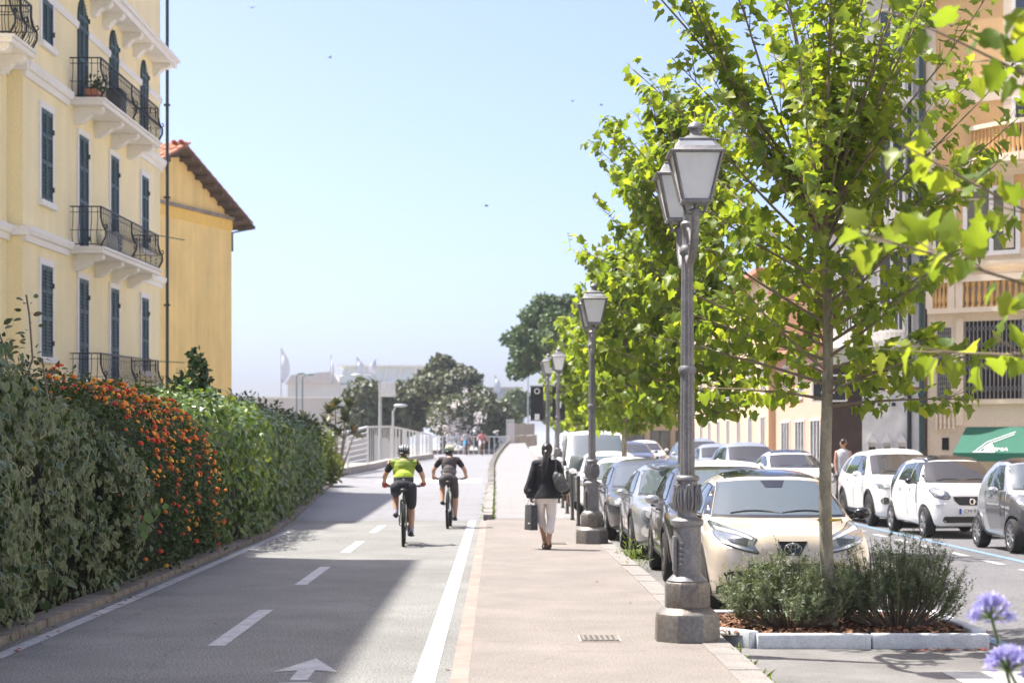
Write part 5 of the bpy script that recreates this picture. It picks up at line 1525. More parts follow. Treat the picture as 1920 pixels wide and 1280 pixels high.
# low white fence past the crest, with a brown base
lf = thing('low_fence', 'low pale fence on a brown wall behind the far cyclists', 'fence', (0, 150, 0))
for k in range(14):
    x = -5.6 + k * .42; mb = MB(); mb.bar((x, 2, G(150) - .1), (x, 2, G(150) + 1.45), .09, .05); mb.build('post', M_RAIL, lf)
mb = MB(); mb.bar((-5.2, 2, G(150) + 1.45), (1.0, 2, G(150) + 1.45), .1); mb.build('handrail', M_RAIL, lf)
mb = MB(); mb.box((-2, 2.3, .2), (7, .3, 1.9)); mb.build('wall', mat('brown_wall', (.20, .14, .11), rough=.9, var=.2), lf)
# curved parapet with panels at the crest on the right
pp = thing('parapet', 'curved concrete parapet with grey panels where the pavement crests', 'wall', (0, 0, 0))
cv = [(.72, 112), (.95, 114.5), (1.3, 117), (1.8, 119.5), (2.5, 121.5)]
for i in range(len(cv) - 1):
    a, b = Vector((*cv[i], 1.73)), Vector((*cv[i + 1], 1.73 + .02 * i))
    mb = MB(); mb.bar(a + Vector((0, 0, .1)), b + Vector((0, 0, .12)), .35, .7); mb.build('base', M_CONC, pp)
    for k in range(5):
        p = a.lerp(b, k / 5); q = a.lerp(b, (k + .9) / 5)
        mb = MB(); mb.bar(p + Vector((0, 0, .85)), q + Vector((0, 0, .85)), .06, .72); mb.build('panel', mat('grey_panel', (.36, .36, .35), rough=.6, var=.1), pp)
for k in range(6): mb = MB(); mb.bar(Vector((.64 + k * .085, 111.7, 1.6)), Vector((.64 + k * .085, 111.7, 3.1)), .05, .05); mb.build('end_bar', M_RAIL, pp)
mb = MB(); mb.bar(Vector((.6, 111.7, 3.1)), Vector((1.1, 111.7, 3.1)), .06); mb.build('end_rail', M_RAIL, pp)

# ------------------------------------------------------------------ far background
M_BEIGE = plaster('beige_wall', (.55, .50, .45))
t = thing('long_wall', 'long beige wall beyond the hedges below the flags', 'wall', (-17, 185, 0))
mb = MB(); mb.box((0, 0, 3.0), (17, .6, 6.4)); mb.build('wall', M_BEIGE, t); mb = MB(); mb.box((0, 0, 6.26), (17.2, .8, .12)); mb.build('coping', M_TRIM, t)
t = thing('pavilion', 'white pavilion with a glazed upper storey behind the beige wall', 'building', (-17.5, 225, 0))
M_PALE = plaster('pale_wall', (.60, .57, .54))
mb = MB(); mb.box((-1.5, 2, 4.2), (12, 6, 9.2)); mb.build('wall', M_PALE, t)
mb = MB(); mb.prism([(-7.8, 8.8), (-1.2, 8.8), (-2.2, 10.3), (-7.0, 9.9)], lambda u, v, d: Vector((u, d, v)), (-1.4, 5.2)); mb.build('roof', mat('pale_roof', (.55, .5, .46), rough=.9), t)
mb = MB(); mb.prism([(-1.5, 8.9), (12, 8.9), (12, 10.9), (-.6, 10.9)], lambda u, v, d: Vector((u, d, v)), (-.5, 6)); gl = mb.build('glazed_storey', mat('pale_glass', (.62, .66, .68), rough=.2, var=.08), t)
for k in range(8): mb = MB(); mb.bar((-1.3 + k * 1.75, -.55, 8.9), (-.7 + k * 1.72, -.55, 10.9), .12); mb.build('mullion', M_TRIM, gl)
mb = MB(); mb.box((5.5, 2.7, 11.0), (14, 8, .18)); mb.build('roof', M_TRIM, t)
for k in range(3): mb = MB(); mb.box((-5.6 + k * 2.4, -1.06, 6.6), (.9, .1, 1.3)); mb.build('window', M_PANE, t)
M_POLE = mat('pale_pole', (.45, .47, .48), rough=.4, metal=.4)
def flag(px, pt, pb, Y, label, fh=1.0):
    c = at(px, pt, Y); b = at(px, pb, Y); t = thing('flag', label, 'flag', (c.x, Y, 0), 0, 'white feather flags by the pavilion')
    mb = MB(); mb.tube([(0, 0, 0), (0, 0, b.z), (0, 0, c.z)], [.07, .06, .03], 6); mb.build('pole', M_POLE, t)
    mb = MB(); H = c.z - b.z; vs = []; n = 12
    for i in range(n + 1):
        f = i / n; z = c.z - H * f; wd = (.25 + .75 * math.sin(min(1, f * 1.4) * PI * .7)) * .85 * fh * (1 - max(0, f - .75) * 3)
        for k in range(4): u = k / 3; vs.append((.05 + wd * u, .18 * math.sin(u * 5 + f * 6), z - u * .3))
    mb.add(vs, [(i * 4 + k, i * 4 + k + 1, i * 4 + k + 5, i * 4 + k + 4) for i in range(n) for k in range(3)])
    mb.build('cloth', mat('flag_cloth', (.74, .74, .77), rough=.8, var=.1, scale=1.5), t, smooth=80)
flag(527, 652, 715, 190, 'tallest white feather flag, nearest the yellow house')
flag(620, 664, 720, 195, 'white feather flag in front of the pale glazed storey', .35)
flag(669, 668, 705, 200, 'white feather flag left of the oak crowns')
flag(704, 672, 705, 200, 'white feather flag almost touching the oak crowns', -1)
flag(928, 702, 735, 200, 'white feather flag right of the oak crowns', .7)
M_TEALP = mat('teal_pole', (.10, .17, .18), rough=.5)
def arm_lamp(px, pt, pb, Y, dx, label, m=M_POLE):
    c = at(px, pt, Y); t = thing('road_lamp', label, 'street lamp', (c.x, Y, 0), 0, 'slim road lamps in the distance')
    k = Y / FP; mb = MB(); mb.tube([(0, 0, 0), (0, 0, c.z - .3)], [.09, .06], 7); mb.build('pole', m, t)
    mb = MB(); mb.tube([(0, 0, c.z - .35), (dx * k * .4, 0, c.z - .02), (dx * k * .9, 0, c.z)], .05, 6); mb.build('arm', m, t)
    mb = MB(); mb.ell((dx * k, 0, c.z), (.38, .16, .09), 10, 6); mb.build('lamp_head', m, t, smooth=60)
arm_lamp(567, 702, 760, 160, 14, 'slim teal road lamp before the pale pavilion', M_TEALP)
arm_lamp(556, 700, 760, 172, 8, 'slim road lamp just left of the teal one', M_TEALP)
arm_lamp(712, 703, 785, 110, -42, 'grey road lamp with a long arm beside the pale sign panel')
arm_lamp(737, 760, 800, 100, 14, 'short grey lamp right of the pale sign panel')
arm_lamp(637, 705, 740, 200, 6, 'thin lamp behind the beige wall')
c = at(727, 730, 110)
t = thing('sign_panel', 'blank pale rectangular sign panel on a pole before the oaks', 'sign', (c.x, 110, 0))
mb = MB(); mb.box((0, 0, c.z), (.9, .08, .85)); mb.build('panel', mat('sign_back', (.62, .63, .62), rough=.5), t, bevel=.01)
mb = MB(); mb.bar((-.42, .1, 0), (-.42, .1, c.z + .6), .12); mb.build('post', M_POLE, t); mb = MB(); mb.bar((-.42, .06, c.z), (.3, .06, c.z), .06); mb.build('bracket', M_POLE, t)
arm_lamp(990, 690, 770, 180, -8, 'thin pole below the umbrella pine')
t = thing('concrete_block_building', 'low grey building roof just right of the last flag', 'building', (.5, 260, 0))
mb = MB(); mb.box((0, 0, 4.5), (6, 8, 9.4)); mb.build('wall', plaster('grey_wall', (.34, .35, .38)), t); mb = MB(); mb.box((0, 0, 9.3), (6.4, 8.4, .25)); mb.build('roof', M_CONC, t)
# birds
M_BIRD = mat('bird', (.03, .03, .035), rough=.8)
for i, (px, py, Y, lb) in enumerate(((473, 15, 80, 'small dark bird high in the sky at the upper left'), (912, 386, 80, 'small dark bird in the middle of the open sky'), (1073, 190, 90, 'small dark bird beside the top of the second plane tree'), (1128, 197, 90, 'small dark bird next to the plane tree crown'), (619, 108, 90, 'small dark bird in the upper part of the sky'))):
    c = at(px, py, Y); t = thing('bird', lb, 'bird', c, i * 1.3, 'swifts in the sky')
    mb = MB(); mb.ell((0, 0, 0), (.03, .09, .03), 8, 6)
    for sg in (-1, 1): mb.add([(0, .03, .01), (0, -.03, .01), (sg * .1, -.02, .05), (sg * .2, -.07, .04), (sg * .1, .03, .05)], [(0, 1, 2, 4), (4, 2, 3)])
    mb.add([(-.01, -.06, 0), (.01, -.06, 0), (.03, -.15, 0), (-.03, -.15, 0)], [(0, 1, 2, 3)]); mb.build('body', M_BIRD, t)
# ------------------------------------------------------------------ cars
def paint(name, col, metal=.0, rough=.3):
    return mat(name, col, rough=rough, metal=metal, var=.03, scale=1.2, coat=1.0, fine=.02 if metal else 0, fscale=400)
M_TYRE = mat('tyre_rubber', (.018, .018, .019), rough=.85, var=.2, scale=30)
M_RIM = mat('alloy_rim', (.55, .55, .56), rough=.3, metal=.85)
M_DRIM = mat('dark_rim', (.16, .14, .12), rough=.35, metal=.7)
M_BLK = mat('black_trim', (.016, .016, .017), rough=.45)
M_GLOSSB = mat('gloss_black', (.012, .012, .013), rough=.12, coat=.6)
M_SCREEN = glassmat('windscreen_glass', (.085, .105, .115), .02, 2.0)
M_SCREEN2 = glassmat('dark_windscreen', (.045, .042, .04), .02, 1.65)  # far row: reflected buildings and dim seats put into a darker tint
M_SIDEG = glassmat('side_glass', (.03, .04, .042), .02, 1.8)
M_LENS = mat('headlight_lens', (.22, .235, .25), rough=.1, metal=.3, var=.25, scale=14, coat=1)
M_REFL = mat('reflector', (.62, .63, .65), rough=.3, metal=.5)
M_CHROME = mat('chrome', (.75, .75, .76), rough=.12, metal=1.0)
M_PLATE = mat('number_plate', (.72, .72, .70), rough=.5)
M_EUB = mat('plate_blue', (.02, .09, .38), rough=.5)
M_INK = mat('plate_ink', (.02, .02, .025), rough=.6)

def resample(P, n, sm=2, hold=True):
    P = np.array(P, float); d = np.r_[0, np.cumsum(np.linalg.norm(np.diff(P, axis=0), axis=1))]
    m = n * 4; t = np.linspace(0, d[-1], m); Q = np.column_stack([np.interp(t, d, P[:, k]) for k in range(P.shape[1])])
    for _ in range(sm):
        Q[1:-1] = (Q[:-2] + 2 * Q[1:-1] + Q[2:]) / 4
    d = np.r_[0, np.cumsum(np.linalg.norm(np.diff(Q, axis=0), axis=1))]; t = np.linspace(0, d[-1], n)
    return np.column_stack([np.interp(t, d, Q[:, k]) for k in range(P.shape[1])])

class Car:
    """facing -y, front bumper at y=0, wheels on z=0"""
    def __init__(s, name, label, cat, loc, rz, sp, pm, group=None):
        s.sp = sp; s.pm = pm
        s.t = thing(name, label, cat, loc, rz, group)
        L, W, H = sp['L'], sp['W'], sp['H']; gc = sp.get('gc', .19)
        top = np.array(sp['top'], float); st = sp.get('st', 74)
        ts = np.unique(np.r_[np.linspace(0, .25, 10), np.linspace(.25, L - .25, st - 20), np.linspace(L - .25, L, 10)])
        fine = np.linspace(0, L, 800); z = np.interp(fine, top[:, 0], top[:, 1]); k = sp.get('soft', 22)
        zp = np.pad(z, k, mode='edge'); ker = np.hanning(2 * k + 1); ker /= ker.sum(); zs = np.convolve(zp, ker, 'valid')
        zs[:k] = z[:k] * (1 - np.arange(k) / k) + zs[:k] * np.arange(k) / k; zs[-k:] = z[-k:] * (np.arange(k) / k) + zs[-k:] * (1 - np.arange(k) / k)
        zt = np.interp(ts, fine, zs)
        pw = np.array(sp.get('plan', [(0, .66), (.04, .78), (.14, .88), (.35, .95), (.8, 1), (L - .9, 1), (L - .3, .95), (L - .08, .86), (L, .74)]))
        wf = np.interp(fine, pw[:, 0], pw[:, 1]); wf = np.convolve(np.pad(wf, 16, mode='edge'), np.hanning(33) / np.hanning(33).sum(), 'valid')
        w = np.interp(ts, fine, wf) * W / 2
        zb = np.interp(ts, [0, .06, .3, L - .3, L], [gc + .10, gc + .03, gc, gc + .03, gc + .14])
        bl = np.interp(ts, *zip(*sp['belt'])); roofw = sp.get('roofw', .70) * W / 2
        rings = []; NP = 34
        for i, t in enumerate(ts):
            b = min(bl[i], zt[i] - .03); b = max(b, zb[i] + .12)
            cab = min(1, max(0, (zt[i] - bl[i] - .02) / (H - bl[i]))); cab = cab ** .8
            wr = w[i] * .84 * (1 - cab) + roofw * cab
            zz = zb[i]; h = b - zz
            pts = [(0, zz), (w[i] * .84, zz), (w[i] * .955, zz + .05), (w[i] * .985, zz + h * .30), (w[i], zz + h * .58), (w[i] * .985, zz + h * .84), (w[i] * .95, b)]
            if cab > .05: pts += [(w[i] * .95 * .45 + wr * .55, b + (zt[i] - b) * .55), (wr, zt[i] - .06 - .02 * cab)]
            else: pts += [(w[i] * .92, b + (zt[i] - b) * .4)]
            pts += [(wr * .82, zt[i] - .012), (wr * .4, zt[i] + .012 + .012 * cab), (0, zt[i] + .018 + .014 * cab)]
            rings.append(resample(pts, NP, 7))
        V = []; F = []
        full = 2 * NP - 2
        for i, r in enumerate(rings):
            for x, z in r: V.append((x, ts[i], z))
            for x, z in r[-2:0:-1]: V.append((-x, ts[i], z))
        for i in range(len(ts) - 1):
            for k in range(full):
                k2 = (k + 1) % full; F.append((i * full + k, i * full + k2, (i + 1) * full + k2, (i + 1) * full + k))
        F.append(tuple(reversed(range(full)))); e = (len(ts) - 1) * full; F.append(tuple(e + k for k in range(full)))
        mb = MB(); mb.v = V; mb.f = F; mb.m = [0] * len(F)
        me = mb.mesh('body', [pm, M_BLK], 40)
        s.bvh = BVHTree.FromPolygons([Vector(v) for v in V], F)
        s.yf = sp['fo']; s.yr = sp['fo'] + sp['wb']; s.rw = sp['rw']; s.xw = W / 2 - sp.get('inset', .105)
        # wheel openings
        cut = MB()
        for y in (s.yf, s.yr):
            for sg in (-1, 1):
                M = Matrix.Rotation(R(90), 3, 'Y'); cut.lathe([(s.rw + .055, -.16), (s.rw + .055, .25)] if sg > 0 else [(s.rw + .055, -.25), (s.rw + .055, .16)], 28, (sg * (W / 2 - .12), y, s.rw), M)
        cme = cut.mesh('cut', [M_BLK]); co = link('cut', cme); bo = link('body', me)
        cme.materials.clear(); cme.materials.append(pm); cme.materials.append(M_BLK)
        cme.polygons.foreach_set('material_index', [1] * len(cme.polygons))
        md = bo.modifiers.new('b', 'BOOLEAN'); md.operation = 'DIFFERENCE'; md.object = co; md.solver = 'EXACT'
        dg = bpy.context.evaluated_depsgraph_get(); nm = bpy.data.meshes.new_from_object(bo.evaluated_get(dg))
        for o in (co, bo): COL.objects.unlink(o); bpy.data.objects.remove(o)
        nm.materials.clear(); nm.materials.append(pm); nm.materials.append(M_BLK)
        nm.shade_smooth(); nm.set_sharp_from_angle(angle=R(38)); nm.name = 'body'
        s.body = link('body', nm, s.t)
        for y in (s.yf, s.yr):
            for sg in (-1, 1): s.wheel(sg * s.xw, y, sg)
    def wheel(s, x, y, sg):
        r = s.rw; wd = s.sp.get('tw', .2); M = Matrix.Rotation(R(90), 3, 'Y') if sg > 0 else Matrix.Rotation(R(-90), 3, 'Y')
        mb = MB(); rr = r * s.sp.get('rimk', .68)
        mb.lathe([(rr, -wd * .5), (r * .9, -wd * .5), (r * .985, -wd * .38), (r, -wd * .2), (r, wd * .2), (r * .985, wd * .38), (r * .9, wd * .5), (rr, wd * .5), (rr * .97, wd * .4)], 32, M=M)
        wh = thing('wheel', None, None, (x, y, r)); wh.parent = s.t
        mb.build('tyre', M_TYRE, wh, smooth=40)
        mb = MB(); mb.lathe([(rr, wd * .42), (rr * .95, wd * .45), (rr * .92, wd * .3), (rr * .9, wd * .02), (.04, 0)], 28, M=M)
        rim = mb.build('rim', M_BLK, wh, smooth=40)
        n = s.sp.get('spokes', 10); mb = MB(); rm = s.sp.get('rim', M_RIM)
        mb.lathe([(rr * .99, wd * .40), (rr, wd * .47), (rr * .93, wd * .46), (rr * .9, wd * .38)], 28, M=M); mb.lathe([(.001, wd * .44), (rr * .2, wd * .42), (rr * .24, wd * .3)], 14, M=M)
        for k in range(n):
            a = 2 * PI * k / n
            for da in (-.10, .10) if n < 8 else (0,):
                p = M @ Vector((rr * .15 * math.cos(a), rr * .15 * math.sin(a), wd * .34)); q = M @ Vector((rr * .93 * math.cos(a + da * 1.6), rr * .93 * math.sin(a + da * 1.6), wd * .40)); mb.bar(p, q, rr * .13, .03, up=tuple(M @ Vector((0, 0, 1))))
        mb.build('spokes', rm, wh)
    def patch(s, poly, view, mt, name, off=.006, parent=None, res=.05, skirt=.012, mirror=False, smooth=True):
        """panel that follows the body: outline in front (x,z), side (y,z), top (x,y) or rear (x,z) view"""
        if mirror:
            if view == 'side':
                s.patch(poly, 'side-', mt, name, off, parent, res, skirt); return s.patch(poly, 'side+', mt, name, off, parent, res, skirt)
            s.patch([(-u, v) for u, v in reversed(poly)], view, mt, name, off, parent, res, skirt); return s.patch(poly, view, mt, name, off, parent, res, skirt)
        L = s.sp['L']
        pts = []; n = len(poly)
        for i in range(n):
            a, b = Vector(poly[i]), Vector(poly[(i + 1) % n]); m = max(1, int((b - a).length / res)); pts += [a.lerp(b, j / m) for j in range(m)]
        nb = len(pts); ed = [(i, (i + 1) % nb) for i in range(nb)]
        us = [p.x for p in pts]; vs = [p.y for p in pts]
        u = min(us) + res * .5
        inner = []
        while u < max(us):
            v = min(vs) + res * .5
            while v < max(vs):
                if all((Vector((u, v)) - p).length > res * .45 for p in pts): inner.append(Vector((u, v)))
                v += res
            u += res
        vo, eo, fo, ov, _, _ = delaunay_2d_cdt(pts + inner, ed, [], 1, 1e-5)
        O = {'front': lambda u, v: (Vector((u, -3, v)), Vector((0, 1, 0))), 'rear': lambda u, v: (Vector((u, L + 3, v)), Vector((0, -1, 0))), 'side+': lambda u, v: (Vector((3, u, v)), Vector((-1, 0, 0))), 'side-': lambda u, v: (Vector((-3, u, v)), Vector((1, 0, 0))), 'top': lambda u, v: (Vector((u, v, 4)), Vector((0, 0, -1)))}[view]
        P = []; ok = []; NR = []
        for p in vo:
            o, d = O(p.x, p.y); h, nr, _, _ = s.bvh.ray_cast(o, d)
            if h is None:
                h, nr, _, _ = s.bvh.find_nearest(o + d * (3 if view != 'top' else 3))
                ok.append(False)
            else: ok.append(True)
            if nr.dot(d) > 0: nr = -nr
            P.append(h); NR.append(nr)
        # even the normals out so the panel is smooth
        nn = [Vector(x) for x in NR]
        for f in fo:
            m = sum((NR[i] for i in f), Vector()) / len(f)
            for i in f: nn[i] += m
        V = [tuple(h + q.normalized() * off) for h, q in zip(P, nn)]
        F = [tuple(f) for f in fo if all(ok[i] for i in f)]
        par = list(range(len(V)))
        def fd(i):
            while par[i] != i: par[i] = par[par[i]]; i = par[i]
            return i
        for f in F:
            for q in f[1:]: par[fd(q)] = fd(f[0])
        tally = {}
        for f in F: tally[fd(f[0])] = tally.get(fd(f[0]), 0) + 1
        if tally: keep = max(tally, key=tally.get); F = [f for f in F if fd(f[0]) == keep]
        cnt = {}
        for f in F:
            for i in range(len(f)):
                e = (f[i], f[(i + 1) % len(f)]); cnt[tuple(sorted(e))] = cnt.get(tuple(sorted(e)), []) + [e]
        base = len(V); mp = {}
        for k, es in list(cnt.items()):
            if len(es) == 1:
                a, b = es[0]
                for i in (a, b):
                    if i not in mp: mp[i] = len(V); V.append(tuple(P[i] - nn[i].normalized() * skirt))
                F.append((b, a, mp[a], mp[b]))
        if not F: return None
        us_ = sorted({i for f in F for i in f}); ix = {k: j for j, k in enumerate(us_)}
        mb = MB(); mb.v = [V[k] for k in us_]; mb.f = [tuple(ix[i] for i in f) for f in F]; mb.m = [0] * len(F)
        return mb.build(name, mt, parent or s.t, smooth=50)
    def on_front(s, x, z, o=0.0):
        h, nr, _, _ = s.bvh.ray_cast(Vector((x, -3, z)), Vector((0, 1, 0)))
        return h + Vector((0, -o, 0))
    def arch(s, mt, wd=.07, off=.014):
        for y in (s.yf, s.yr):
            for v in ('side+', 'side-'):
                r0, r1 = s.rw + .052, s.rw + .052 + wd; a = span(-.12, PI + .12, 22)
                pl = [(y + r1 * math.cos(q), s.rw + r1 * math.sin(q)) for q in a] + [(y + r0 * math.cos(q), s.rw + r0 * math.sin(q)) for q in reversed(a)]
                pl = [(u, max(v_, s.sp.get('gc', .19) + .02)) for u, v_ in pl]
                s.patch(pl, v, mt, 'wheel_arch', off, res=.06, skirt=.03)
    def mirror_(s, y, z, mt, w=.2, h=.13):
        for sg in (-1, 1):
            h_, n_, _, _ = s.bvh.ray_cast(Vector((sg * 3, y, z)), Vector((-sg, 0, 0)))
            x = h_.x
            mb = MB(); mb.bar((x - sg * .02, y, z - .02), (x + sg * .09, y - .01, z + .0), .05, .04); mb.ell((x + sg * (.06 + w / 2), y, z + .03), (w / 2, .075, h / 2), 14, 10)
            o = mb.build('mirror', mt, s.t, smooth=60)
            mb = MB(); mb.ell((x + sg * (.06 + w / 2), y + .05, z + .03), (w / 2 * .85, .03, h / 2 * .82), 12, 8); mb.build('mirror_glass', M_SIDEG, o, smooth=60)
    def plate(s, z, text, y_off=.02, w=.52, band=True, x0=0.0):
        p = s.on_front(x0, z, y_off); mb = MB(); mb.box(p, (w, .012, .11)); pl = mb.build('number_plate', M_PLATE, s.t, bevel=.003)
        for sg in (-1, 1): mb = MB(); mb.box(p + Vector((sg * (w / 2 - .022), -.0075, 0)), (.042, .004, .106)); mb.build('blue_band', M_EUB, pl)
        text_mesh(text, .105, M_INK, 'lettering', pl, Matrix.Translation(p + Vector((0, -.008, 0))) @ Matrix.Rotation(R(90), 4, 'X'), .001)
        return pl
    def wipers(s, z, x0=-.45, x1=.12, ln=.5):
        mb = MB()
        for x in (x0, x1):
            a = s.on_front(x - .1, z, .02); pts = [s.on_front(x - .1 + ln * k / 6, z + .018 + .028 * math.sin(k / 6 * PI), .022) for k in range(7)]
            mb.tube(pts, .011, 5)
        mb.build('wiper', M_BLK, s.t)
    def std(s, wind, sides, roof=None, seams=(), handle=None, glass=None, gask=.03):
        """windscreen (half outline x,z), side windows (y,z), roof panel (x,y), door seams and handles"""
        if roof: s.patch(roof[0], 'top', roof[1], 'roof', .006, res=.09)
        full = wind + [(-x, z) for x, z in reversed(wind)]
        c = Vector((0, sum(z for x, z in wind) / len(wind)))
        s.patch([(c.x + (x - c.x) * 1.03, c.y + (z - c.y) * 1.07) for x, z in full], 'front', M_BLK, 'windscreen_seal', .004, res=.07)
        ws = s.patch(full, 'front', glass or s.sp.get('glass') or M_SCREEN, 'windscreen', .009, res=.06)
        for sd in sides:
            cx_ = sum(p[0] for p in sd) / len(sd); cz = sum(p[1] for p in sd) / len(sd)
            s.patch([(cx_ + (u - cx_) * 1.05, cz + (v - cz) * 1.10) for u, v in sd], 'side', M_BLK, 'window_seal', .004, mirror=True, res=.07)
            s.patch(sd, 'side', M_SIDEG, 'side_window', .009, mirror=True, res=.07)
        for sm in seams:
            for v in ('side+', 'side-'):
                pl = [(a - .007, z) for a, z in sm] + [(a + .007, z) for a, z in reversed(sm)]
                s.patch(pl, v, M_BLK, 'door_gap', .0025, res=.08, skirt=.002)
        if handle:
            for y, z in handle:
                for sg in (-1, 1):
                    h, n, _, _ = s.bvh.ray_cast(Vector((sg * 3, y, z)), Vector((-sg, 0, 0))); mb = MB(); mb.bar((h.x + sg * .022, y - .08, z), (h.x + sg * .022, y + .08, z), .022, .028); mb.bar((h.x, y - .07, z), (h.x + sg * .022, y - .07, z), .02); mb.bar((h.x, y + .07, z), (h.x + sg * .022, y + .07, z), .02); mb.build('door_handle', s.pm, s.t)
        return ws

def rrect(x0, z0, x1, z1, r=.03, n=3):
    out = []
    for cx, cz, a0 in ((x1 - r, z0 + r, -PI / 2), (x1 - r, z1 - r, 0), (x0 + r, z1 - r, PI / 2), (x0 + r, z0 + r, PI)):
        for k in range(n + 1): a = a0 + PI / 2 * k / n; out.append((cx + r * math.cos(a), cz + r * math.sin(a)))
    return out
def ellp(cx, cz, rx, rz, n=18, rot=0):
    out = []
    for k in range(n):
        a = 2 * PI * k / n; x, z = rx * math.cos(a), rz * math.sin(a); out.append((cx + x * math.cos(rot) - z * math.sin(rot), cz + x * math.sin(rot) + z * math.cos(rot)))
    return out
RZ_ = -.118

# --- beige city car with a black roof
P_BEIGE = paint('beige_paint', (.64, .56, .47), .25, .3)
sp = dict(L=3.70, W=1.74, H=1.51, fo=.72, wb=2.43, rw=.325, gc=.2, rim=M_DRIM, spokes=9, roofw=.68, st=90,
          top=[(0, .62), (.03, .80), (.10, .885), (.30, .935), (.60, .985), (.95, 1.035), (1.25, 1.21), (1.62, 1.40), (1.85, 1.465), (2.3, 1.495), (2.9, 1.45), (3.25, 1.34), (3.5, 1.12), (3.64, .92), (3.70, .66)],
          belt=[(0, .74), (.5, .90), (1.0, .96), (2.5, 1.02), (3.7, 1.02)],
          plan=[(0, .70), (.03, .80), (.12, .90), (.3, .97), (.6, 1), (2.9, 1), (3.4, .95), (3.6, .88), (3.7, .78)])
c = Car('city_car', 'beige city car with a black roof, nearest parked car behind the planter', 'car', (3.02, 18.98, RZ_), R(-.6), sp, P_BEIGE)
c.std([(.70, 1.05), (.565, 1.385), (.3, 1.405), (0, 1.41)], [[(1.40, 1.05), (2.15, 1.06), (2.12, 1.36), (1.80, 1.34)], [(2.22, 1.06), (2.85, 1.10), (2.75, 1.32), (2.19, 1.36)]],
      roof=([(-.50, 1.78), (0, 1.70), (.50, 1.78), (.52, 2.4), (.47, 3.1), (0, 3.2), (-.47, 3.1), (-.52, 2.4)], M_GLOSSB),
      seams=[[(1.28, .35), (1.25, .75), (1.30, 1.02)], [(2.18, .35), (2.18, 1.04)]], handle=[(2.0, .93), (2.75, .95)])
# black pillars
c.patch([(.72, 1.05), (.775, 1.05), (.64, 1.40), (.585, 1.40)], 'front', M_GLOSSB, 'pillar', .007, mirror=True)
HL = [(-.765, .975), (-.74, .985), (-.60, .935), (-.44, .885), (-.36, .84), (-.40, .79), (-.345, .715), (-.36, .70), (-.46, .72), (-.60, .76), (-.70, .80), (-.76, .86)]
for mir in (False, True):
    pl = [(-u, v) for u, v in reversed(HL)] if mir else HL
    cx_ = sum(p[0] for p in pl) / len(pl); cz = sum(p[1] for p in pl) / len(pl)
    c.patch([(cx_ + (u - cx_) * 1.04, cz + (v - cz) * 1.08) for u, v in pl], 'front', M_GLOSSB, 'headlight_bezel', .005, res=.04)
    h = c.patch(pl, 'front', M_LENS, 'headlight', .011, res=.035)
    q = -1 if not mir else 1
    inn = [(q * .65, .83), (q * .44, .85), (q * .47, .775), (q * .62, .80)] if mir else [(-.62, .80), (-.47, .775), (-.44, .85), (-.65, .83)]
    c.patch(inn, 'front', mat('headlight_inner', (.10, .11, .12), rough=.15, metal=.5), 'projector', .015, parent=h, res=.04)
    band = [(q * .745, .945), (q * .56, .905), (q * .40, .845), (q * .41, .825), (q * .57, .88), (q * .735, .91)]
    c.patch(band if mir else band, 'front', M_REFL, 'light_strip', .016, parent=h, res=.04)
    b2 = [(q * .70, .82), (q * .55, .77), (q * .40, .735), (q * .40, .72), (q * .56, .75), (q * .71, .80)]
    c.patch(b2, 'front', M_REFL, 'light_strip', .016, parent=h, res=.04)
c.patch([(-.30, .66), (.30, .66), (.33, .70), (.30, .87), (-.30, .87), (-.33, .70)], 'front', P_BEIGE, 'nose_panel', .010, res=.05)
c.patch([(-.15, .815), (-.075, .675), (.075, .675), (.15, .815)], 'front', M_GLOSSB, 'badge_plate', .016, res=.03)
p = c.on_front(0, .745, .022); mb = MB()
Mx = Matrix.Rotation(R(90), 3, 'X')
for rr, sx, sy, dz in ((.086, 1, .68, 0), (.038, .57, 1.5, 0), (.053, 1.05, .42, .024)):
    mb.torus(p + Vector((0, -.004, dz)), rr, .009, 28, 6, Mx, sx=sx, sy=sy)
mb.build('emblem', M_CHROME, c.t, smooth=60)
c.patch([(-.42, .60), (.42, .60), (.46, .56), (.42, .52), (-.42, .52), (-.46, .56)], 'front', M_BLK, 'upper_grille', .008, res=.05)
c.patch([(-.70, .50), (-.62, .52), (.62, .52), (.70, .50), (.62, .30), (-.62, .30)], 'front', M_BLK, 'lower_grille', .008, res=.06)
c.patch([(-.76, .36), (-.66, .40), (-.58, .36), (-.66, .28), (-.76, .28)], 'front', M_BLK, 'bumper_corner', .01, mirror=True, res=.05)
c.plate(.46, 'GL·768KW', .03)
c.arch(M_BLK, .075)
c.patch([(1.1, .22), (2.75, .22), (2.75, .34), (1.1, .34)], 'side', M_BLK, 'sill', .008, mirror=True, res=.1)
c.mirror_(1.36, 1.03, M_GLOSSB); c.wipers(1.055, -.42, .12, .52)
c.patch([(-.13, 1.40), (.13, 1.40), (.09, 1.33), (-.09, 1.33)], 'front', M_GLOSSB, 'camera_housing', .013, res=.05)

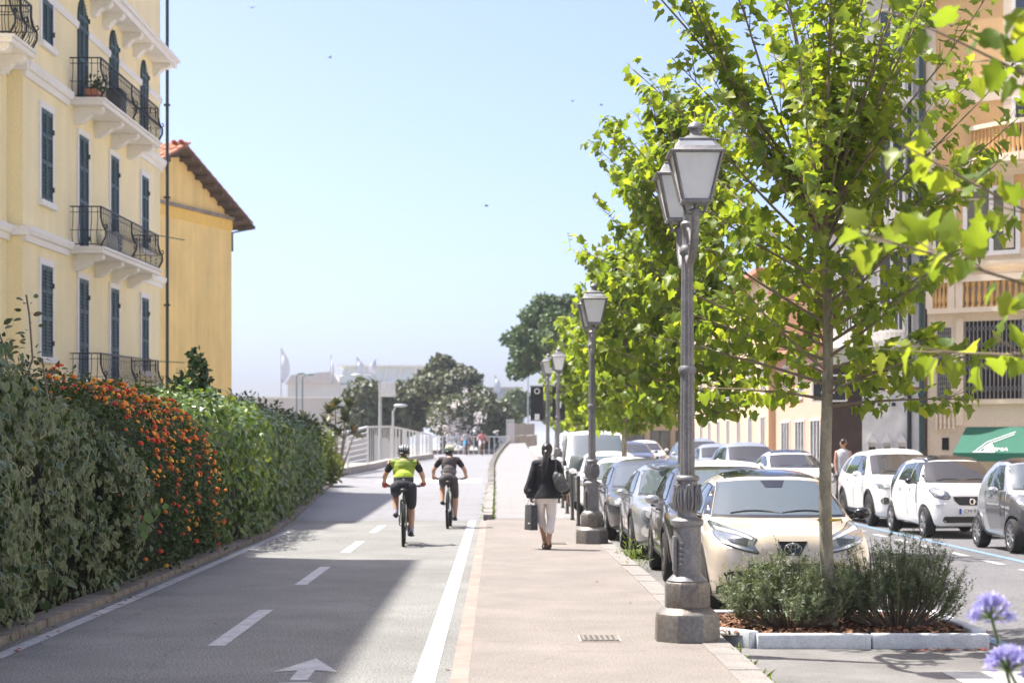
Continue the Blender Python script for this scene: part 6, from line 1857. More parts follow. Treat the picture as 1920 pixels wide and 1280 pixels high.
# --- generic builder for the others
def suv(label, name, loc, rz, pm, roofm=None, L=4.2, W=1.8, H=1.6, fo=.86, wb=2.6, rw=.34, hood=.98, nose=.86, cow=1.05, rimm=M_RIM, clad=M_BLK, light='slant', plate='EX·214', grille=None, st=60, fog=None, belt=1.02, rake=.85, rear='suv', mirror_m=None, spokes=5, group=None, cat='car'):
    rt = cow + rake; z1 = H - .10
    if rear == 'suv': tail = [(L - 1.0, H - .04), (L - .45, H - .16), (L - .12, belt + .05), (L - .02, .85), (L, .6)]
    elif rear == 'hatch': tail = [(L - 1.2, H - .05), (L - .7, H - .2), (L - .2, belt), (L - .03, .85), (L, .6)]
    else: tail = [(L - .35, H - .05), (L - .1, H - .2), (L - .03, 1.0), (L, .6)]
    sp = dict(L=L, W=W, H=H, fo=fo, wb=wb, rw=rw, gc=.2, rim=rimm, spokes=spokes, roofw=.70 if rear != 'van' else .82, st=st,
              top=[(0, nose * .72), (.03, nose), (.12, nose + .06), (.45, hood), (cow, hood + .08), (rt, z1), (rt + .35, H)] + tail, glass=M_SCREEN if loc[0] < 5 else M_SCREEN2, belt=[(0, nose - .05), (.6, hood - .08), (cow, hood), (L, belt + .03)])
    c = Car(name, label, cat, loc, rz, sp, pm, group)
    zb = hood + .09; hw = W / 2
    c.std([(hw * .80, zb), (hw * .66, z1 - .03), (hw * .3, z1 - .01), (0, z1 - .005)],
          [[(cow + .40, belt + .05), (cow + 1.2, belt + .05), (cow + 1.18, H - .15), (rt + .12, H - .17)], [(cow + 1.27, belt + .05), (L - 1.15 if rear != 'van' else L - .9, belt + .07), (L - 1.3 if rear != 'van' else L - .9, H - .17), (cow + 1.25, H - .15)], [(L - 1.05, belt + .08), (L - .62, belt + .13), (L - .85, H - .24), (L - 1.15, H - .19)]] if rear != 'van' else [[(cow + .4, belt + .05), (cow + 1.25, belt + .05), (cow + 1.22, H - .22), (rt + .1, H - .24)]],
          roof=([(-hw * .60, rt + .12), (0, rt + .04), (hw * .60, rt + .12), (hw * .62, L - 1.2), (hw * .5, L - .6), (-hw * .5, L - .6), (-hw * .62, L - 1.2)], roofm) if roofm else None,
          seams=[[(cow + .22, .4), (cow + .2, .8), (cow + .3, belt)], [(cow + 1.24, .4), (cow + 1.24, belt + .02)], [(cow + 2.05, .75), (cow + 2.15, belt)]], handle=[(cow + 1.05, belt - .1), (cow + 1.95, belt - .08)])
    if light == 'slant': hl = [(-hw * .93, nose + .02), (-hw * .60, nose - .04), (-hw * .52, nose - .12), (-hw * .62, nose - .17), (-hw * .92, nose - .12)]
    elif light == 'oval': hl = ellp(-hw * .70, nose - .10, .13, .115, 16)
    elif light == 'thin': hl = [(-hw * .93, nose + .0), (-hw * .50, nose - .08), (-hw * .48, nose - .13), (-hw * .90, nose - .12)]
    else: hl = rrect(-hw * .92, nose - .2, -hw * .56, nose - .01, .05)
    for mir in (False, True):
        pl = [(-u, v) for u, v in reversed(hl)] if mir else hl
        h = c.patch(pl, 'front', M_LENS, 'headlight', .012, res=.05)
        cx_ = sum(p[0] for p in pl) / len(pl); cz = sum(p[1] for p in pl) / len(pl)
        c.patch([(cx_ + (u - cx_) * .5, cz + (v - cz) * .5) for u, v in pl], 'front', M_REFL, 'reflector', .018, parent=h, res=.05)
    gr = grille or [(-hw * .5, nose - .08), (hw * .5, nose - .08), (hw * .44, nose - .24), (-hw * .44, nose - .24)]
    c.patch(gr, 'front', M_BLK, 'grille', .009, res=.06)
    c.patch(rrect(-hw * .62, .28, hw * .62, .44, .04), 'front', M_BLK, 'lower_grille', .009, res=.07)
    if clad: c.arch(clad, .06); c.patch([(fo + rw + .1, .23), (fo + wb - rw - .1, .23), (fo + wb - rw - .1, .36), (fo + rw + .1, .36)], 'side', clad, 'sill', .008, mirror=True, res=.12)
    if fog: c.patch(fog, 'front', M_CHROME, 'fog_surround', .01, mirror=True, res=.05)
    if plate: c.plate(.50, plate, .03)
    c.mirror_(cow + .42, belt + .02, mirror_m or pm)
    c.wipers(zb + .01, -.4, .15, .45)
    return c
P_DARK = paint('graphite_paint', (.055, .050, .046), .5, .25)
P_DGREY = paint('dark_grey_paint', (.10, .10, .11), .5, .3)
P_SILV = paint('silver_paint', (.42, .43, .45), .6, .3)
P_MGREY = paint('mid_grey_paint', (.34, .35, .37), .5, .3)
P_WHITE = paint('white_paint', (.78, .78, .77), 0, .3)
P_WROOF = paint('white_roof_paint', (.72, .70, .66), 0, .3)
suv('dark brown crossover with a white roof, parked second behind the planter', 'crossover_car', (3.06, 23.55, RZ_), R(-.8), P_DARK, P_WROOF, L=4.12, W=1.78, H=1.56, hood=1.0, nose=.90, rimm=M_DRIM, light='slant', plate='FP·532', fog=rrect(-.74, .36, -.56, .56, .05), st=70, mirror_m=P_SILV)
suv('silver grey hatchback parked third behind the planter', 'hatchback', (3.02, 28.9, RZ_), R(-.5), P_MGREY, None, L=4.3, H=1.5, W=1.8, hood=.92, nose=.82, belt=.97, light='oval', rear='hatch', clad=M_BLK, plate='FW·618', fog=ellp(-.66, .46, .10, .09), mirror_m=P_SILV)
suv('dark grey estate car parked fourth behind the planter', 'estate_car', (2.95, 34.4, RZ_), R(-.3), P_DGREY, None, L=4.4, H=1.5, W=1.8, hood=.92, nose=.8, belt=.97, light='slant', clad=None, plate='EV·907', mirror_m=P_SILV)
suv('white hatchback parked fifth behind the planter', 'hatchback', (2.95, 40.3, RZ_), 0, P_WHITE, None, L=4.0, H=1.5, W=1.75, hood=.93, nose=.82, rear='hatch', clad=None, st=44, light='oval', plate=None)
suv('white compact car parked sixth behind the planter', 'hatchback', (2.9, 45.6, G(47) + RZ_), 0, P_WHITE, None, L=4.1, H=1.55, W=1.78, hood=.95, nose=.85, rear='suv', clad=None, st=44, plate=None)
suv('tall white van parked behind the white cars', 'van', (2.85, 51.2, G(53) + RZ_), 0, P_WHITE, None, L=5.0, H=2.05, W=1.95, hood=1.15, nose=.98, cow=.95, rake=.8, belt=1.2, rear='van', clad=None, st=44, light='box', plate=None, rw=.35, wb=3.0, cat='van')
suv('second white van farther along the parked row', 'van', (2.85, 59.5, G(61) + RZ_), 0, P_WHITE, None, L=5.0, H=2.0, W=1.95, hood=1.15, nose=.98, cow=.9, rake=.8, belt=1.25, rear='van', clad=None, st=40, light='box', plate=None, rw=.35, wb=3.1, cat='van')
# far row
suv('white off-road car behind the white four-seat city car', 'off_road_car', (9.15, 40.3, RZ_), R(1.5), P_WHITE, None, L=4.6, H=1.68, W=1.85, hood=1.06, nose=.96, cow=1.15, wb=2.66, fo=.93, rw=.36, belt=1.08, light='thin', plate=None, grille=[(-.45, .88), (.45, .88), (.40, .80), (-.40, .80)], rimm=M_DRIM, fog=ellp(-.72, .58, .09, .08))
suv('white small car with a dark roof, between the tree trunk and the off-road car', 'hatchback', (7.95, 47.5, G(48) + RZ_ + .1), R(4), P_WHITE, M_GLOSSB, L=3.9, H=1.47, W=1.73, hood=.95, nose=.86, rear='hatch', clad=None, light='oval', st=50, plate=None)
suv('silver crossover ahead of the small car with the dark roof', 'crossover_car', (7.7, 54, G(55) + RZ_ + .1), R(4), P_SILV, None, L=4.2, H=1.6, W=1.78, clad=M_BLK, st=46, plate=None)
suv('silver hatchback seen over the beige car roof', 'hatchback', (7.6, 60.5, G(61) + RZ_ + .1), R(4), P_SILV, None, L=4.0, H=1.5, W=1.75, rear='hatch', clad=None, st=44, light='oval', plate=None)
suv('light grey crossover at the back of the far row', 'crossover_car', (7.6, 67, G(68) + RZ_ + .1), R(3), P_SILV, None, L=4.3, H=1.62, W=1.8, clad=None, st=40, light='box', plate=None)
suv('white car driving far along the street', 'hatchback', (6.9, 84, G(85) + RZ_), R(2), P_WHITE, None, L=4.1, H=1.5, W=1.78, rear='hatch', clad=None, st=40, plate=None)
suv('dark car driving far along the street', 'hatchback', (5.9, 78, G(79) + RZ_), R(2), P_DGREY, None, L=4.1, H=1.5, W=1.78, rear='hatch', clad=None, st=40, plate=None)

# --- white four-seat city car with black roof and safety cell
sp = dict(glass=M_SCREEN2, L=3.5, W=1.67, H=1.555, fo=.50, wb=2.494, rw=.30, gc=.2, spokes=6, roofw=.70, st=74, rim=M_RIM,
          top=[(0, .60), (.03, .84), (.10, .96), (.35, 1.02), (.62, 1.06), (.95, 1.28), (1.25, 1.45), (1.55, 1.54), (2.2, 1.555), (2.9, 1.48), (3.25, 1.3), (3.42, .95), (3.5, .65)],
          belt=[(0, .82), (.5, 1.0), (.9, 1.03), (2.5, 1.05), (3.5, 1.05)])
c = Car('city_car', 'white city car with black roof and black band grille in the far row', 'car', (9.12, 35.75, RZ_), R(2.2), sp, P_WHITE)
c.std([(.70, 1.07), (.565, 1.44), (.3, 1.46), (0, 1.465)], [[(.98, 1.08), (1.62, 1.08), (1.60, 1.43), (1.36, 1.42)], [(1.70, 1.08), (2.5, 1.10), (2.45, 1.38), (1.68, 1.43)]],
      roof=([(-.54, 1.36), (0, 1.28), (.54, 1.36), (.56, 2.2), (.5, 2.9), (-.5, 2.9), (-.56, 2.2)], M_GLOSSB), seams=[[(.93, .4), (.9, .8), (.94, 1.05)], [(1.66, .4), (1.66, 1.06)]], handle=[(1.5, .93), (2.25, .93)])
c.patch([(2.62, .35), (2.95, .62), (2.95, .85), (2.72, 1.08), (2.55, 1.42), (2.85, 1.40), (3.2, 1.1), (3.05, .8), (2.72, .35)], 'side', M_GLOSSB, 'safety_cell', .007, mirror=True, res=.07)
c.patch([(.71, 1.07), (.775, 1.08), (.64, 1.45), (.58, 1.45)], 'front', M_GLOSSB, 'pillar', .007, mirror=True)
for q in (-1, 1):
    pl = [(q * .74, .90), (q * .70, .96), (q * .58, .945), (q * .46, .88), (q * .42, .80), (q * .46, .755), (q * .58, .76), (q * .69, .80)]
    if q > 0: pl = pl[::-1]
    c.patch([(q * .58 + (u - q * .58) * 1.1, .86 + (v - .86) * 1.14) for u, v in pl], 'front', M_BLK, 'headlight_bezel', .006, res=.04)
    h = c.patch(pl, 'front', M_LENS, 'headlight', .012, res=.04); c.patch(ellp(q * .59, .86, .065, .055, 12), 'front', M_REFL, 'reflector', .018, parent=h, res=.04)
c.patch([(-.36, .80), (0, .80), (.36, .80), (.34, .72), (.24, .635), (0, .63), (-.24, .635), (-.34, .72)], 'front', M_BLK, 'grille', .009, res=.05)
p = c.on_front(0, .705, .02); mb = MB(); mb.torus(p, .05, .016, 24, 6, Mx, arc=2 * PI - 1.0, a0=.5); mb.build('emblem', M_CHROME, c.t, smooth=60)
mb = MB(); mb.prism([(-.0, -.035), (.055, 0), (0, .035)], lambda u, v, d: p + Vector((u + .02, d, v)), (-.012, .0)); mb.build('emblem', M_CHROME, c.t)
c.patch(rrect(-.56, .30, .56, .42, .05), 'front', M_BLK, 'lower_grille', .009, res=.06)
c.plate(.52, 'CM·942', .03); c.mirror_(1.04, 1.05, M_GLOSSB, .19, .13); c.wipers(1.08, -.4, .12, .48); c.arch(P_WHITE, .05, .008)
c.patch(rrect(-.68, .62, -.54, .65, .012), 'front', M_REFL, 'day_light', .009, mirror=True, res=.05)

# --- grey two-seat city car
P_SM = paint('two_seat_grey', (.13, .135, .15), .5, .28)
sp = dict(L=2.5, W=1.52, H=1.55, fo=.34, wb=1.81, rw=.285, gc=.2, spokes=9, roofw=.70, st=74, rim=M_RIM, soft=34,
          top=[(0, .55), (.03, .76), (.12, .88), (.35, .98), (.5, 1.04), (.75, 1.28), (1.05, 1.48), (1.35, 1.55), (1.85, 1.54), (2.2, 1.40), (2.40, 1.1), (2.47, .85), (2.5, .6)], belt=[(0, .75), (.4, .95), (.8, 1.0), (2.5, 1.0)])
c = Car('microcar', 'silver and dark grey two-seat car at the right edge of the far row', 'car', (9.3, 30.7, RZ_), R(2.8), sp, P_SILV)
c.std([(.62, 1.06), (.51, 1.44), (.3, 1.46), (0, 1.465)], [[(.82, 1.05), (1.48, 1.03), (1.50, 1.42), (1.24, 1.43), (1.02, 1.26)], [(1.56, 1.06), (1.72, 1.10), (1.75, 1.30), (1.57, 1.40)]],
      roof=([(-.46, 1.12), (0, 1.02), (.46, 1.12), (.48, 1.6), (.44, 2.0), (-.44, 2.0), (-.48, 1.6)], M_GLOSSB), handle=[(1.4, .93)])
c.patch([(.66, .40), (1.40, .36), (1.52, .55), (1.78, 1.0), (.70, 1.01), (.62, .75)], 'side', P_SM, 'door', .010, mirror=True, res=.06)
c.patch([(.02, .44), (.06, .80), (.30, .95), (.62, .98), (.60, .70), (.36, .64), (.18, .60), (.05, .30)], 'side', P_SM, 'wing', .007, mirror=True, res=.05)
for q in (-1, 1): h = c.patch(ellp(q * .55, .80, .10, .11, 16), 'front', M_LENS, 'headlight', .012, res=.04)
c.patch(rrect(-.30, .62, .30, .74, .05), 'front', M_BLK, 'grille', .009, res=.05); c.patch(rrect(-.5, .30, .5, .42, .05), 'front', M_BLK, 'lower_grille', .009, res=.06)
c.mirror_(.86, 1.0, P_SILV, .18, .12); c.wipers(1.08, -.35, .12, .4); c.arch(P_SM, .05, .012)
# ------------------------------------------------------------------ people, bicycles, scooters
M_SKIN = mat('skin', (.52, .30, .20), rough=.55, var=.05, scale=6)
M_SKIN2 = mat('skin_tan', (.40, .215, .135), rough=.55, var=.05, scale=6)
M_HAIR = mat('black_hair', (.012, .010, .010), rough=.45, var=.3, scale=30, stretch=(6, 6, 1))
M_BLACKC = mat('black_cloth', (.016, .017, .021), rough=.85, var=.25, scale=7, bump=.5, bscale=14)
M_PINKW = mat('pale_trousers', (.78, .72, .69), rough=.85, var=.06, scale=5, bump=.4, bscale=10)
def cap(mb, p, q, r1, r2=None, n=12):
    r2 = r1 if r2 is None else r2; p, q = Vector(p), Vector(q); d = q - p; l = d.length
    M = d.to_track_quat('Z', 'Y').to_matrix() if l > 1e-6 else Matrix.Identity(3)
    pr = [(r1 * math.sin(a), -r1 * math.cos(a)) for a in span(.12, PI / 2, 4)] + [(r2 * math.cos(a), l + r2 * math.sin(a)) for a in span(0, PI / 2 - .12, 4)]
    mb.lathe(pr, n, p, M)
def limb_chain(mb, pts, rs, n=12):
    for i in range(len(pts) - 1): cap(mb, pts[i], pts[i + 1], rs[i], rs[i + 1], n)
def hand(mb, w, d, side, curl=.9, k=1.0, up=(0, 0, 1)):
    """palm, four bent fingers of unequal length and a thumb; w wrist, d pointing along the hand, side towards the thumb"""
    w = Vector(w); d = Vector(d).normalized(); s = Vector(side); s = (s - d * s.dot(d)).normalized(); n = d.cross(s)
    for j in (-.028, -.01, .01, .028): cap(mb, w + s * j * k * .7, w + d * .082 * k + s * j * k, .014 * k, .0125 * k, 8)
    for j, ln in ((.032, .07), (.011, .08), (-.011, .075), (-.032, .058)):
        a = w + d * .085 * k + s * j * k; b = a + (d * math.cos(curl * .5) + n * math.sin(curl * .5)) * ln * .5 * k; c_ = b + (d * math.cos(curl * 1.5) + n * math.sin(curl * 1.5)) * ln * .5 * k
        cap(mb, a, b, .0098 * k, .009 * k, 8); cap(mb, b, c_, .009 * k, .0078 * k, 8)
    a = w + d * .025 * k + s * .03 * k; b = a + (d * .6 + s * .75 + n * .25).normalized() * .042 * k; c_ = b + (d * .9 + s * .1 + n * .35).normalized() * .032 * k
    cap(mb, a, b, .0115 * k, .0105 * k, 8); cap(mb, b, c_, .0105 * k, .0085 * k, 8)
def head(mb, c, k=1.0, face=(0, 1, 0), tilt=0.0):
    """skull, jaw, ears, nose; face direction horizontal"""
    c = Vector(c); f = Vector(face).normalized(); r = Vector((f.y, -f.x, 0)); M = Matrix((r, f, (0, 0, 1))).transposed() @ Matrix.Rotation(tilt, 3, 'X')
    mb.ell(c + M @ Vector((0, -.01, .025)) * k, (.074 * k, .094 * k, .098 * k), 16, 12, M); mb.ell(c + M @ Vector((0, .028, -.05)) * k, (.056 * k, .062 * k, .068 * k), 14, 10, M)
    for sg in (-1, 1): mb.ell(c + M @ Vector((sg * .076, -.002, 0)) * k, (.012 * k, .022 * k, .034 * k), 8, 8, M); mb.ell(c + M @ Vector((sg * .033, .068, .028)) * k, (.02 * k, .014 * k, .010 * k), 8, 6, M)
    mb.ell(c + M @ Vector((0, .092, -.004)) * k, (.013 * k, .02 * k, .024 * k), 8, 8, M); mb.ell(c + M @ Vector((0, .082, -.052)) * k, (.024 * k, .010 * k, .008 * k), 8, 6, M)
    return M
def eyes(parent, c, M, k=1.0):
    mb = MB()
    for sg in (-1, 1): mb.ell(Vector(c) + M @ Vector((sg * .031, .080, .012)) * k, (.012 * k, .008 * k, .008 * k), 8, 6, M)
    mb.build('eyes', mat('eye', (.05, .04, .035), rough=.2), parent, smooth=60)

# --- woman walking away
t = thing('person', 'woman in black jacket and pale cropped trousers walking away with bags', 'person', (.80, 30.0, 0))
mb = MB()
Mh = head(mb, (.02, .02, 1.575), 1.0, (0.05, 1, 0))
cap(mb, (.015, .0, 1.40), (.018, .01, 1.52), .055, .05)
mb.ell((0, 0, 1.22), (.155, .10, .2)); mb.ell((0, 0, 1.06), (.13, .095, .16)); mb.ell((0, -.01, .90), (.165, .115, .14)); cap(mb, (-.14, 0, 1.36), (.14, 0, 1.36), .065, .065)
limb_chain(mb, [(-.17, 0, 1.35), (-.23, -.03, 1.09), (-.235, .03, .87)], [.05, .04, .027]); hand(mb, (-.235, .03, .865), (.02, .10, -1), (.3, 1, 0), 1.4)
limb_chain(mb, [(.18, 0, 1.35), (.26, .0, 1.10), (.335, -.02, .88)], [.05, .04, .027]); hand(mb, (.335, -.02, .875), (.05, .02, -1), (-.2, 1, 0), .5)
limb_chain(mb, [(.075, .0, .88), (.075, .05, .49), (.045, -.17, .13)], [.095, .056, .037]); limb_chain(mb, [(-.085, .0, .88), (-.08, .13, .50), (-.01, .17, .11)], [.095, .056, .037])
cap(mb, (.045, -.18, .11), (.04, -.02, .035), .034, .026); cap(mb, (.04, -.02, .035), (.035, .05, .03), .028, .018); cap(mb, (-.01, .16, .09), (.0, .31, .04), .034, .026); cap(mb, (.0, .31, .04), (.003, .37, .035), .026, .018)
remesh(mb, .0075, 3, 'body', M_SKIN2, t)
eyes(t, (.02, .02, 1.575), Mh)
mb = MB(); mb.ell((.02, .0, 1.615), (.092, .105, .098), 16, 12); mb.ell((.01, -.03, 1.56), (.083, .075, .09)); cap(mb, (.005, -.10, 1.55), (-.01, -.135, 1.40), .042, .052); cap(mb, (-.01, -.135, 1.40), (-.035, -.135, 1.22), .052, .05); cap(mb, (-.035, -.135, 1.22), (-.05, -.13, 1.12), .05, .02)
remesh(mb, .012, 3, 'hair', M_HAIR, t)
mb = MB(); mb.torus((.005, -.095, 1.545), .036, .012, 14, 6); mb.build('hair_band', M_BLACKC, t)
mb = MB()
mb.ell((0, -.005, 1.26), (.172, .12, .19)); cap(mb, (-.16, 0, 1.365), (.165, 0, 1.365), .076, .076); mb.lathe([(.17, 0), (.165, .2), (.20, .02 - .42 + .2), ], 20, (0, 0, 1.1)) if False else None
mb.lathe([(.27, .82), (.262, .85), (.215, .96), (.17, 1.08), (.168, 1.2), (.165, 1.35)], 24, M=Matrix.Diagonal((1, .72, 1)))
cap(mb, (0, 0, 1.38), (.01, 0, 1.445), .09, .068)
limb_chain(mb, [(-.17, 0, 1.35), (-.245, -.03, 1.09), (-.275, -.01, .95)], [.066, .064, .085]); limb_chain(mb, [(.185, 0, 1.355), (.265, 0, 1.10), (.315, -.01, .955)], [.07, .062, .075])
cap(mb, (-.25, -.05, .92), (-.27, .04, .86), .07, .05)
jk = remesh(mb, .010, 4, 'jacket', M_BLACKC, t)
mb = MB(); mb.lathe([(.075, 1.44), (.065, 1.475), (.06, 1.47)], 18, (.012, 0, 0)); mb.build('collar', M_BLACKC, t, smooth=60)
mb = MB(); mb.ell((0, -.01, .88), (.172, .125, .15)); limb_chain(mb, [(.088, .0, .86), (.092, .03, .52), (.066, -.12, .31)], [.098, .072, .064]); remesh(mb, .010, 3, 'trousers', M_PINKW, t)
mb = MB(); limb_chain(mb, [(-.09, .0, .86), (-.082, .13, .52), (-.028, .17, .29)], [.098, .072, .062]); remesh(mb, .010, 3, 'trouser_leg', M_PINKW, t)
for p, q in (((.045, -.19, .05), (.036, .06, .012)), ((-.012, .13, .012), (.004, .39, .012))):
    p, q = Vector(p), Vector(q); sh = MB(); sh.bar(p, q, .085, .018, up=(0, 0, 1)); d = (q - p).normalized()
    for f in (.72, .28): m = p.lerp(q, f); sh.torus(m + Vector((0, 0, .025)), .043, .010, 14, 5, Matrix.Rotation(R(90), 3, 'X'))
    sh.box(p + d * .03 + Vector((0, 0, -.02)), (.06, .06, .035)); sh.torus(p + d * .03 + Vector((0, 0, .075)), .042, .008, 14, 5)
    sh.build('sandal', mat('dark_sandal', (.03, .022, .018), rough=.6), t)
t = thing('paper_bag', 'dark grey paper carrier bag held in the woman\'s left hand', 'bag', (.80 - .235, 30.05, 0))
mb = MB(); v = [(-.06, -.14, .31), (.06, -.14, .31), (.06, .14, .31), (-.06, .14, .31), (-.05, -.13, .71), (.05, -.13, .71), (.05, .13, .71), (-.05, .13, .71)]
Mz = Matrix.Rotation(R(22), 3, 'Z'); v = [tuple(Mz @ Vector(p)) for p in v]
mb.add(v, [(0, 1, 2, 3), (0, 1, 5, 4), (1, 2, 6, 5), (2, 3, 7, 6), (3, 0, 4, 7)]); bg_ = mb.build('bag', mat('grey_paper', (.055, .06, .066), rough=.7, var=.15, scale=8), t, bevel=.004)
mb = MB()
for s in (-.04, .04): mb.tube([Mz @ Vector((s, -.06, .70)), Mz @ Vector((s * .8, -.035, .79)), Mz @ Vector((0, 0, .815)), Mz @ Vector((s * .8, .035, .79)), Mz @ Vector((s, .06, .70))], .0035, 5)
mb.build('handle', M_BLACKC, t)
q = Mz @ Vector((-.062, -.05, .42)); mb = MB(); mb.bar(Mz @ Vector((-.0605, -.09, .42)), Mz @ Vector((-.0605, -.02, .42)), .003, .012); mb.build('print', MWH, t)
M_QUILT = mat('quilted_leather', (.085, .085, .088), rough=.35, var=.45, scale=25, bump=1.0, bscale=38)
t = thing('shoulder_bag', 'dark quilted shoulder bag hanging from the woman\'s right shoulder', 'bag', (.80 + .21, 29.88, 0))
mb = MB(); mb.ell((.0, -.1, 1.10), (.10, .09, .13)); mb.ell((.045, -.1, 1.02), (.12, .10, .10)); mb.ell((-.05, -.1, 1.16), (.06, .07, .10)); remesh(mb, .012, 3, 'bag', M_QUILT, t)
mb = MB(); mb.tube([(-.05, -.06, 1.2), (-.055, .0, 1.36), (-.045, .1, 1.455), (-.04, .17, 1.44), (-.02, .19, 1.3), (0, .1, 1.2)], .011, 6); mb.build('strap', M_QUILT, t)

# --- bicycles and riders (facing +y)
M_BFRAME = mat('dark_bike_frame', (.02, .022, .02), rough=.35, coat=.5)
M_SPOKE = mat('spoke_steel', (.4, .4, .41), rough=.35, metal=.8)
def bicycle(label, loc, rz, fm=M_BFRAME, group='bicycles being ridden on the cycle lane', rack=False):
    t = thing('bicycle', label, 'bicycle', loc, rz, group); My = Matrix.Rotation(R(90), 3, 'Y'); r = .355
    for y in (-.56, .56):
        wh = thing('wheel', None, None, (0, y, r)); wh.parent = t
        mb = MB(); mb.torus((0, 0, 0), r - .027, .027, 40, 8, My)
        for k in range(60):
            a = 2 * PI * k / 60
            for sg in (-1, 1): mb.box((sg * .014, math.cos(a + .05 * sg) * (r - .001), math.sin(a + .05 * sg) * (r - .001)), (.018, .016, .016), Matrix.Rotation(a, 3, 'X'))
        mb.build('tyre', M_TYRE, wh, smooth=50)
        mb = MB(); mb.torus((0, 0, 0), r - .062, .013, 36, 6, My); mb.build('rim', M_BLK, wh, smooth=60)
        mb = MB()
        for k in range(24): a = 2 * PI * k / 24; mb.bar(((-1) ** k * .02, 0, 0), (0, math.cos(a) * (r - .06), math.sin(a) * (r - .06)), .003)
        mb.lathe([(.02, -.05), (.028, -.03), (.022, 0), (.028, .03), (.02, .05)], 10, M=My); mb.torus((-.03, 0, 0), .075, .006, 20, 4, My); mb.build('spokes', M_SPOKE, wh)
    bb = Vector((0, -.12, .33)); st = Vector((0, -.27, .84)); hd = Vector((0, .36, .86)); hb = Vector((0, .40, .70)); ra = Vector((0, -.56, r)); fa = Vector((0, .56, r))
    mb = MB(); mb.tube([bb, hb], .027, 8); mb.tube([bb, st], .018, 8); mb.tube([st + Vector((0, .02, -.12)), hd - Vector((0, 0, .03))], .02, 8); mb.tube([hb, hd], .024, 8)
    for sg in (-.05, .05):
        mb.tube([bb + Vector((sg * .6, 0, 0)), ra + Vector((sg * 1.1, 0, 0))], .011, 6); mb.tube([st + Vector((sg * .3, .03, -.14)), ra + Vector((sg * 1.1, 0, 0))], .010, 6)
    mb.box(bb + Vector((0, .1, .12)), (.06, .16, .12)); mb.build('frame', fm, t, smooth=50)
    mb = MB()
    for sg in (-.055, .055): mb.tube([hb + Vector((sg, .01, .02)), fa + Vector((sg, 0, 0))], .017, 7)
    mb.bar(hb + Vector((-.06, .01, .03)), hb + Vector((.06, .01, .03)), .04); mb.build('fork', M_BLK, t, smooth=50)
    mb = MB(); mb.tube([hd, hd + Vector((0, .05, .1))], .018, 7); mb.tube([(-.34, .36, .985), (-.1, .40, .975), (.1, .40, .975), (.34, .36, .985)], .0125, 7)
    for sg in (-1, 1): mb.tube([(sg * .24, .37, .98), (sg * .34, .36, .985)], .017, 7); mb.tube([(sg * .2, .39, .97), (sg * .27, .45, .955)], .006, 5)
    mb.build('handlebar', M_BLK, t, smooth=50)
    mb = MB(); mb.ell((0, -.36, .93), (.068, .10, .03)); mb.ell((0, -.22, .935), (.03, .11, .022)); sd = mb.build('saddle', M_BLK, t, smooth=60); mb = MB(); mb.tube([st - Vector((0, -.02, .06)), (0, -.3, .92)], .014, 7); mb.build('seat_post', M_BLK, sd)
    mb = MB(); mb.bar(bb + Vector((.07, 0, 0)), bb + Vector((.075, .0, -.17)), .018, .028); mb.bar(bb - Vector((.07, 0, 0)), bb + Vector((-.075, 0, .17)), .018, .028); mb.torus(bb + Vector((.05, 0, 0)), .085, .008, 20, 5, My); mb.build('crank', M_BLK, t)
    for sg, z in ((1, -.17), (-1, .17)): mb = MB(); mb.box(bb + Vector((sg * .13, 0, z)), (.1, .09, .022)); mb.build('pedal', M_BLK, t)
    if rack: mb = MB(); mb.box((0, -.37, .86), (.05, .06, .09)); mb.build('saddle_pouch', M_BLK, t)
    return t
def jersey_mat(name, base, fade, lines):
    m = mat(name, base, rough=.8, var=.04, bump=.25, bscale=14); n = m.node_tree; N, L = n.nodes, n.links; b = N['Principled BSDF']
    tc = N.new('ShaderNodeTexCoord'); sx = N.new('ShaderNodeSeparateXYZ'); L.new(tc.outputs['Object'], sx.inputs[0])
    wv = N.new('ShaderNodeTexWave'); wv.wave_type = 'BANDS'; wv.bands_direction = 'Z'; wv.inputs['Scale'].default_value = 14; wv.inputs['Distortion'].default_value = .8; wv.inputs['Detail'].default_value = 0; wv.inputs['Detail Scale'].default_value = .3
    L.new(tc.outputs['Object'], wv.inputs[0])
    mr = N.new('ShaderNodeMapRange'); mr.inputs[1].default_value = 1.16; mr.inputs[2].default_value = 1.50; mr.inputs[3].default_value = 0; mr.inputs[4].default_value = 1; L.new(sx.outputs[2], mr.inputs[0])
    cmpn = N.new('ShaderNodeMath'); cmpn.operation = 'LESS_THAN'; L.new(wv.outputs[1], cmpn.inputs[0]); L.new(mr.outputs[0], cmpn.inputs[1])
    mx = N.new('ShaderNodeMixRGB'); mx.inputs[1].default_value = (*base, 1); mx.inputs[2].default_value = (*fade, 1); L.new(cmpn.outputs[0], mx.inputs[0]); L.new(mx.outputs[0], b.inputs['Base Color'])
    return m
